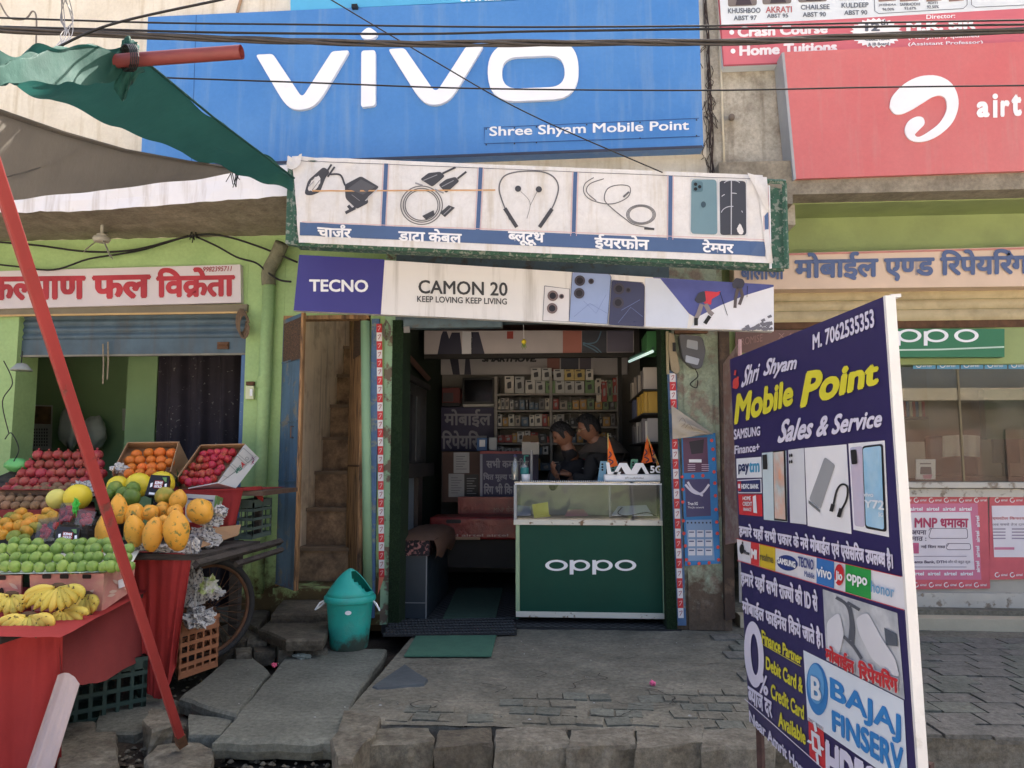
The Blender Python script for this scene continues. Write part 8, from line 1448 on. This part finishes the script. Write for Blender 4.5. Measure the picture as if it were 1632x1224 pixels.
strokes(t, P_, [rpoly([(1480, 842), (1541, 842), (1542, 858), (1480, 858)], 4)+[(1484, 842)], rpoly([(1508, 866), (1546, 866), (1547, 876), (1508, 876)], 4)+[(1512, 866)]], .9, flat((90, 80, 100)), 3, 'box_print', False); rect(t, P_, 1446, 865, 1464, 882, flat((190, 90, 130)), 3); T(t, P_, 'नई सिम मात्र', 1467, 868, 1506, 874, flat((90, 80, 100)), 0, bold=.03, layer=3); T(t, P_, 'Payments Bank, DTH', 1440, 893, 1508, 899, flat((70, 60, 90)), 0, bold=.03, layer=3); T(t, P_, 'और भी बहुत कुछ', 1510, 892, 1546, 899, flat((90, 80, 100)), 0, layer=3); many(t, P_, [[(1456, v), (1540, v), (1540, v+1), (1456, v+1)] for v in (886, 903)], flat((140, 130, 150)), 3, 'small_print')
for k in range(4): ptext(t, P_, 'airtel', ((1561, 840+k*24), (1560, 822+k*24), (1555, 840+k*24)), WHITE, bold=.03, layer=3)
t, P_ = poster('second red-bordered telecom poster at the right edge under the window', 1577, 791, 1700, 922, None, None); decal(t, P_, [(1580, 806), (1700, 805), (1700, 888), (1584, 888)], flat((224, 220, 226)), 2, 'paper'); T(t, P_, 'एयरटेल किफायती', 1581, 823, 1640, 829, flat((190, 90, 100)), 0, bold=.02, layer=3); T(t, P_, 'अब सबसे तेज दाम में', 1581, 833, 1640, 838, flat((90, 80, 100)), 0, layer=3); many(t, P_, [[(1582+30*i, 842+5*j), (1602+30*i, 842+5*j), (1602+30*i, 844+5*j), (1582+30*i, 844+5*j)] for i in range(3) for j in range(4)], flat((150, 140, 160)), 3, 'small_print'); rect(t, P_, 1584, 872, 1616, 876, flat((200, 120, 150)), 3)
# inside the right shop
chh = thing('office_chair', 'dark chair with a white towel over its back inside the right shop', 'chair', tuple(W(1525, 790, 1.3))); part('backrest', pb(1478, 695, 1560, 760, 1.3, 1.38), flat((50, 46, 44)), chh, bevel=.03); mb = MB(); mb.grid(lambda a, b: W(1502+60*a, 695+34*b-2*math.sin(a*3), 1.28-.01*math.sin(a*20)), 20, 6); part('towel', mb, mat('cream towel', lin((232, 228, 214)), .95, .05, 20, .3, 90), chh, smooth=True); part('seat', pb(1490, 760, 1556, 790, 1.0, 1.4), M_card, chh)
t, P_ = board('leaflet', 'printed leaflet standing on the sill behind the glass', 'leaflet', 1460, 732, 1491, 764, YR+.06, WHITE); rect(t, P_, 1466, 738, 1484, 740, flat((120, 120, 130)), 1); decal(t, P_, rpoly([(1467, 744), (1484, 744), (1485, 756), (1466, 756)], 2), flat((70, 80, 100)), 1, 'picture'); decal(t, P_, [(1470, 757), (1486, 756), (1484, 763), (1472, 763)], flat((206, 140, 170)), 1, 'picture')
mon = thing('old_monitor', 'dark monitor on the desk inside the right shop', 'monitor', tuple(W(1600, 760, .9))); part('screen', pb(1585, 700, 1625, 738, .9, .94), BLACK, mon); part('stand', pb(1600, 738, 1610, 760, .9, .93), BLACK, mon)
for k in range(7): solo('file_folder', pb(1440+k*5, 640, 1444+k*5, 664, 1.9, 2.1), flat(((150, 60, 56), (70, 90, 130), (180, 170, 150))[k % 3]), 'office file, %s on the back shelf inside the right shop' % od(k, 7), 'file', 'files on the back shelf')
solo('file_shelf', pb(1434, 664, 1480, 668, 1.85, 2.15), M_brb, 'brown shelf carrying files inside the right shop', 'shelf')
solo('white_box', pb(1446, 704, 1475, 762, .7, .9), flat((176, 170, 156)), 'pale box on the table inside the right shop', 'box'); solo('desk', pb(1420, 760, 1660, 800, .8, 1.6), M_brb, 'brown desk inside the right shop', 'desk'); solo('wall_panel', pb(1380, 590, 1480, 740, 2.1, 2.25), flat((110, 96, 74)), 'brown wall panel at the back of the right shop', 'panel'); solo('green_wall_poster', pb(1570, 620, 1660, 700, 2.15, 2.25), flat((60, 92, 70)), 'green poster on the back wall of the right shop', 'poster')
# stained pipe, cable trunk and stub on the plaster strip
solo('thin_conduit', MB().tube([W(1144, -20, -.02), W(1150, 140, -.02), W(1155, 285, -.02)], .009, 8), mat('cream conduit', lin((206, 198, 176)), .5), 'thin cream conduit running down the stained plaster strip', 'conduit', smooth=True)
solo('pipe_stub', MB().tube([W(1166, 188, .0), W(1166, 186, -.10)], .022, 14), flat((110, 100, 92), .6), 'short open pipe stub in the stained plaster', 'pipe', smooth=True)
mb = MB(); rw = random.Random(2)
for k in range(5): mb.tube(catmull([tuple(W(1124+12*j/12+rw.uniform(-3, 4), -10+300*j/12, -.02-rw.random()*.02)) for j in range(13)], 3), .0035, 4)
solo('wall_wires', mb, flat((66, 54, 50), .7), 'straggly dark wires running down the wall beside the blue signboard', 'wires')
cr = MB()
for k in range(26):
    a = W(1127+rw.uniform(-4, 10), rw.uniform(60, 285), -.012); p = [a]; 
    for j in range(4): a = a+Vector((rw.uniform(-.03, .03), 0, -rw.uniform(.01, .06))); p.append(a)
    cr.tube(p, .0028, 4)
solo('wall_creeper', cr, flat((76, 66, 58), .8), 'dry twig-like creeper clinging to the cracked wall edge', 'creeper')
# ---------------------------------------------------------------- overhead wires
def oh(name, pts, r, label, m=BLACK, d=3.6, k=8, grp='overhead wires'):
    mb = MB(); mb.tube(catmull([tuple(C(u, v, d)) for u, v in pts], k), r, 6); return solo(name, mb, m, label, 'wire', grp, smooth=True)
bdl = thing('cable_bundle', 'thick twisted bundle of dark overhead cables crossing the signs', 'cable', tuple(C(816, 68, 3.6))); base = [(-120, 43), (60, 50), (300, 60), (480, 66), (640, 70), (800, 69), (1000, 68), (1200, 66), (1400, 57), (1750, 44)]
M_cab = mat('sun-grey cable sheath', lin((70, 66, 64)), .6, .2, 20)
bp2 = catmull([tuple(C(u, v, 3.6)) for u, v in base], 16)
for s_ in range(4):
    mb = MB(); P = []
    for i, p in enumerate(bp2):
        ph_ = i*.16+s_*1.57+.9*noise.noise(Vector((i*.05, s_, 0))); a = .010+.004*noise.noise(Vector((i*.07, s_*3, 1))); P.append(Vector(p)+Vector((0, math.cos(ph_)*a, math.sin(ph_)*a)))
    mb.tube(P, .0068, 6); part('strand', mb, M_cab, bdl, smooth=True)
oh('overhead_wire', [(-100, 25), (240, 36), (480, 39), (800, 43), (1140, 41), (1400, 36), (1750, 30)], .0045, 'topmost thin overhead wire crossing the blue signboard'); oh('overhead_wire', [(-100, 40), (130, 46), (360, 52), (660, 54), (850, 50), (1140, 46), (1700, 38)], .0055, 'overhead wire just above the twisted cable bundle'); oh('overhead_wire', [(265, 124), (500, 132), (760, 141), (1120, 144), (1400, 139), (1750, 135)], .0045, 'overhead wire crossing the lower part of the big letters', d=4.2)
oh('slanting_wire', [(525, -2), (680, 90), (840, 180), (1056, 275)], .004, 'wire slanting down across the blue signboard to the banner', d=4.6); oh('slanting_wire', [(92, 75), (180, 38), (350, 0), (420, -14)], .005, 'wire rising from the green tarpaulin to the upper left', d=3.0, grp='overhead wires')
sl = MB()
for k in range(7): sl.tube(catmull([tuple(C(98+rw.uniform(-6, 12), -10, 3.4)), tuple(C(104+rw.uniform(-10, 14), 30, 3.4)), tuple(C(100+rw.uniform(-6, 20), 55, 3.3)), tuple(C(92+rw.uniform(-6, 14), 76, 3.1))]), .0022, 4)
solo('tie_wires', sl, flat((120, 120, 122), .4), 'grey twisted tie wires hanging above the green tarpaulin', 'wires'); oh('looping_cord', [(0, 5), (15, 28), (40, 30), (52, 18), (58, 30), (57, 80)], .006, 'grey cord looping on the cream wall at the top left', flat((120, 112, 104)), d=5.3)
solo('rusty_rod', MB().tube([W(385, -4, -.02), W(378, 20, -.02)], .012, 8), flat((170, 140, 110)), 'short rusty rod on the cream wall above the blue signboard', 'rod')
# what stands across the road, seen in the panes
hz = random.Random(31); cr_ = MB()
tl2 = []
for k in range(60):
    x = -80+k*2.7+hz.uniform(-1, 1); y = -60+hz.uniform(-6, 6); h = hz.uniform(1.8, 4.2)
    for j in range(60): c_ = Vector((x+hz.gauss(0, 1.1), y+hz.gauss(0, .8), h*(.35+.6*hz.random()))); s_ = hz.uniform(.18, .4); cr_.add([c_+Vector((s_, 0, .2)), c_+Vector((-s_*.3, s_*.4, s_)), c_+Vector((-s_, 0, -.2)), c_+Vector((.2, -s_*.5, -s_*.7))], [(0, 1, 2, 3), (0, 2, 1)])
o = part('treeline', cr_, mat('distant foliage', (.06, .085, .035), .9, .3, .4), None); o['kind'] = 'stuff'; o['label'] = 'line of trees across the road, seen only in the glass'; o['category'] = 'trees'

fb = thing('far_building', 'low brown shop building across the road, seen only mirrored in the window', 'building', (16, -26, -.4)); part('wall', MB().box((9, -32, -.4), (26, -26, 3.6)), mat('far brown wall', lin((70, 58, 48)), .9, .2, .6), fb); part('parapet', MB().box((8.8, -26.3, 3.6), (26.2, -25.7, 4.1)), M_soffit, fb)
for k in range(4): part('shutter', MB().box((10+k*4, -26, -.3), (13+k*4, -25.9, 2.4)), (M_shut, M_brb, M_brb, M_shut)[k], fb)
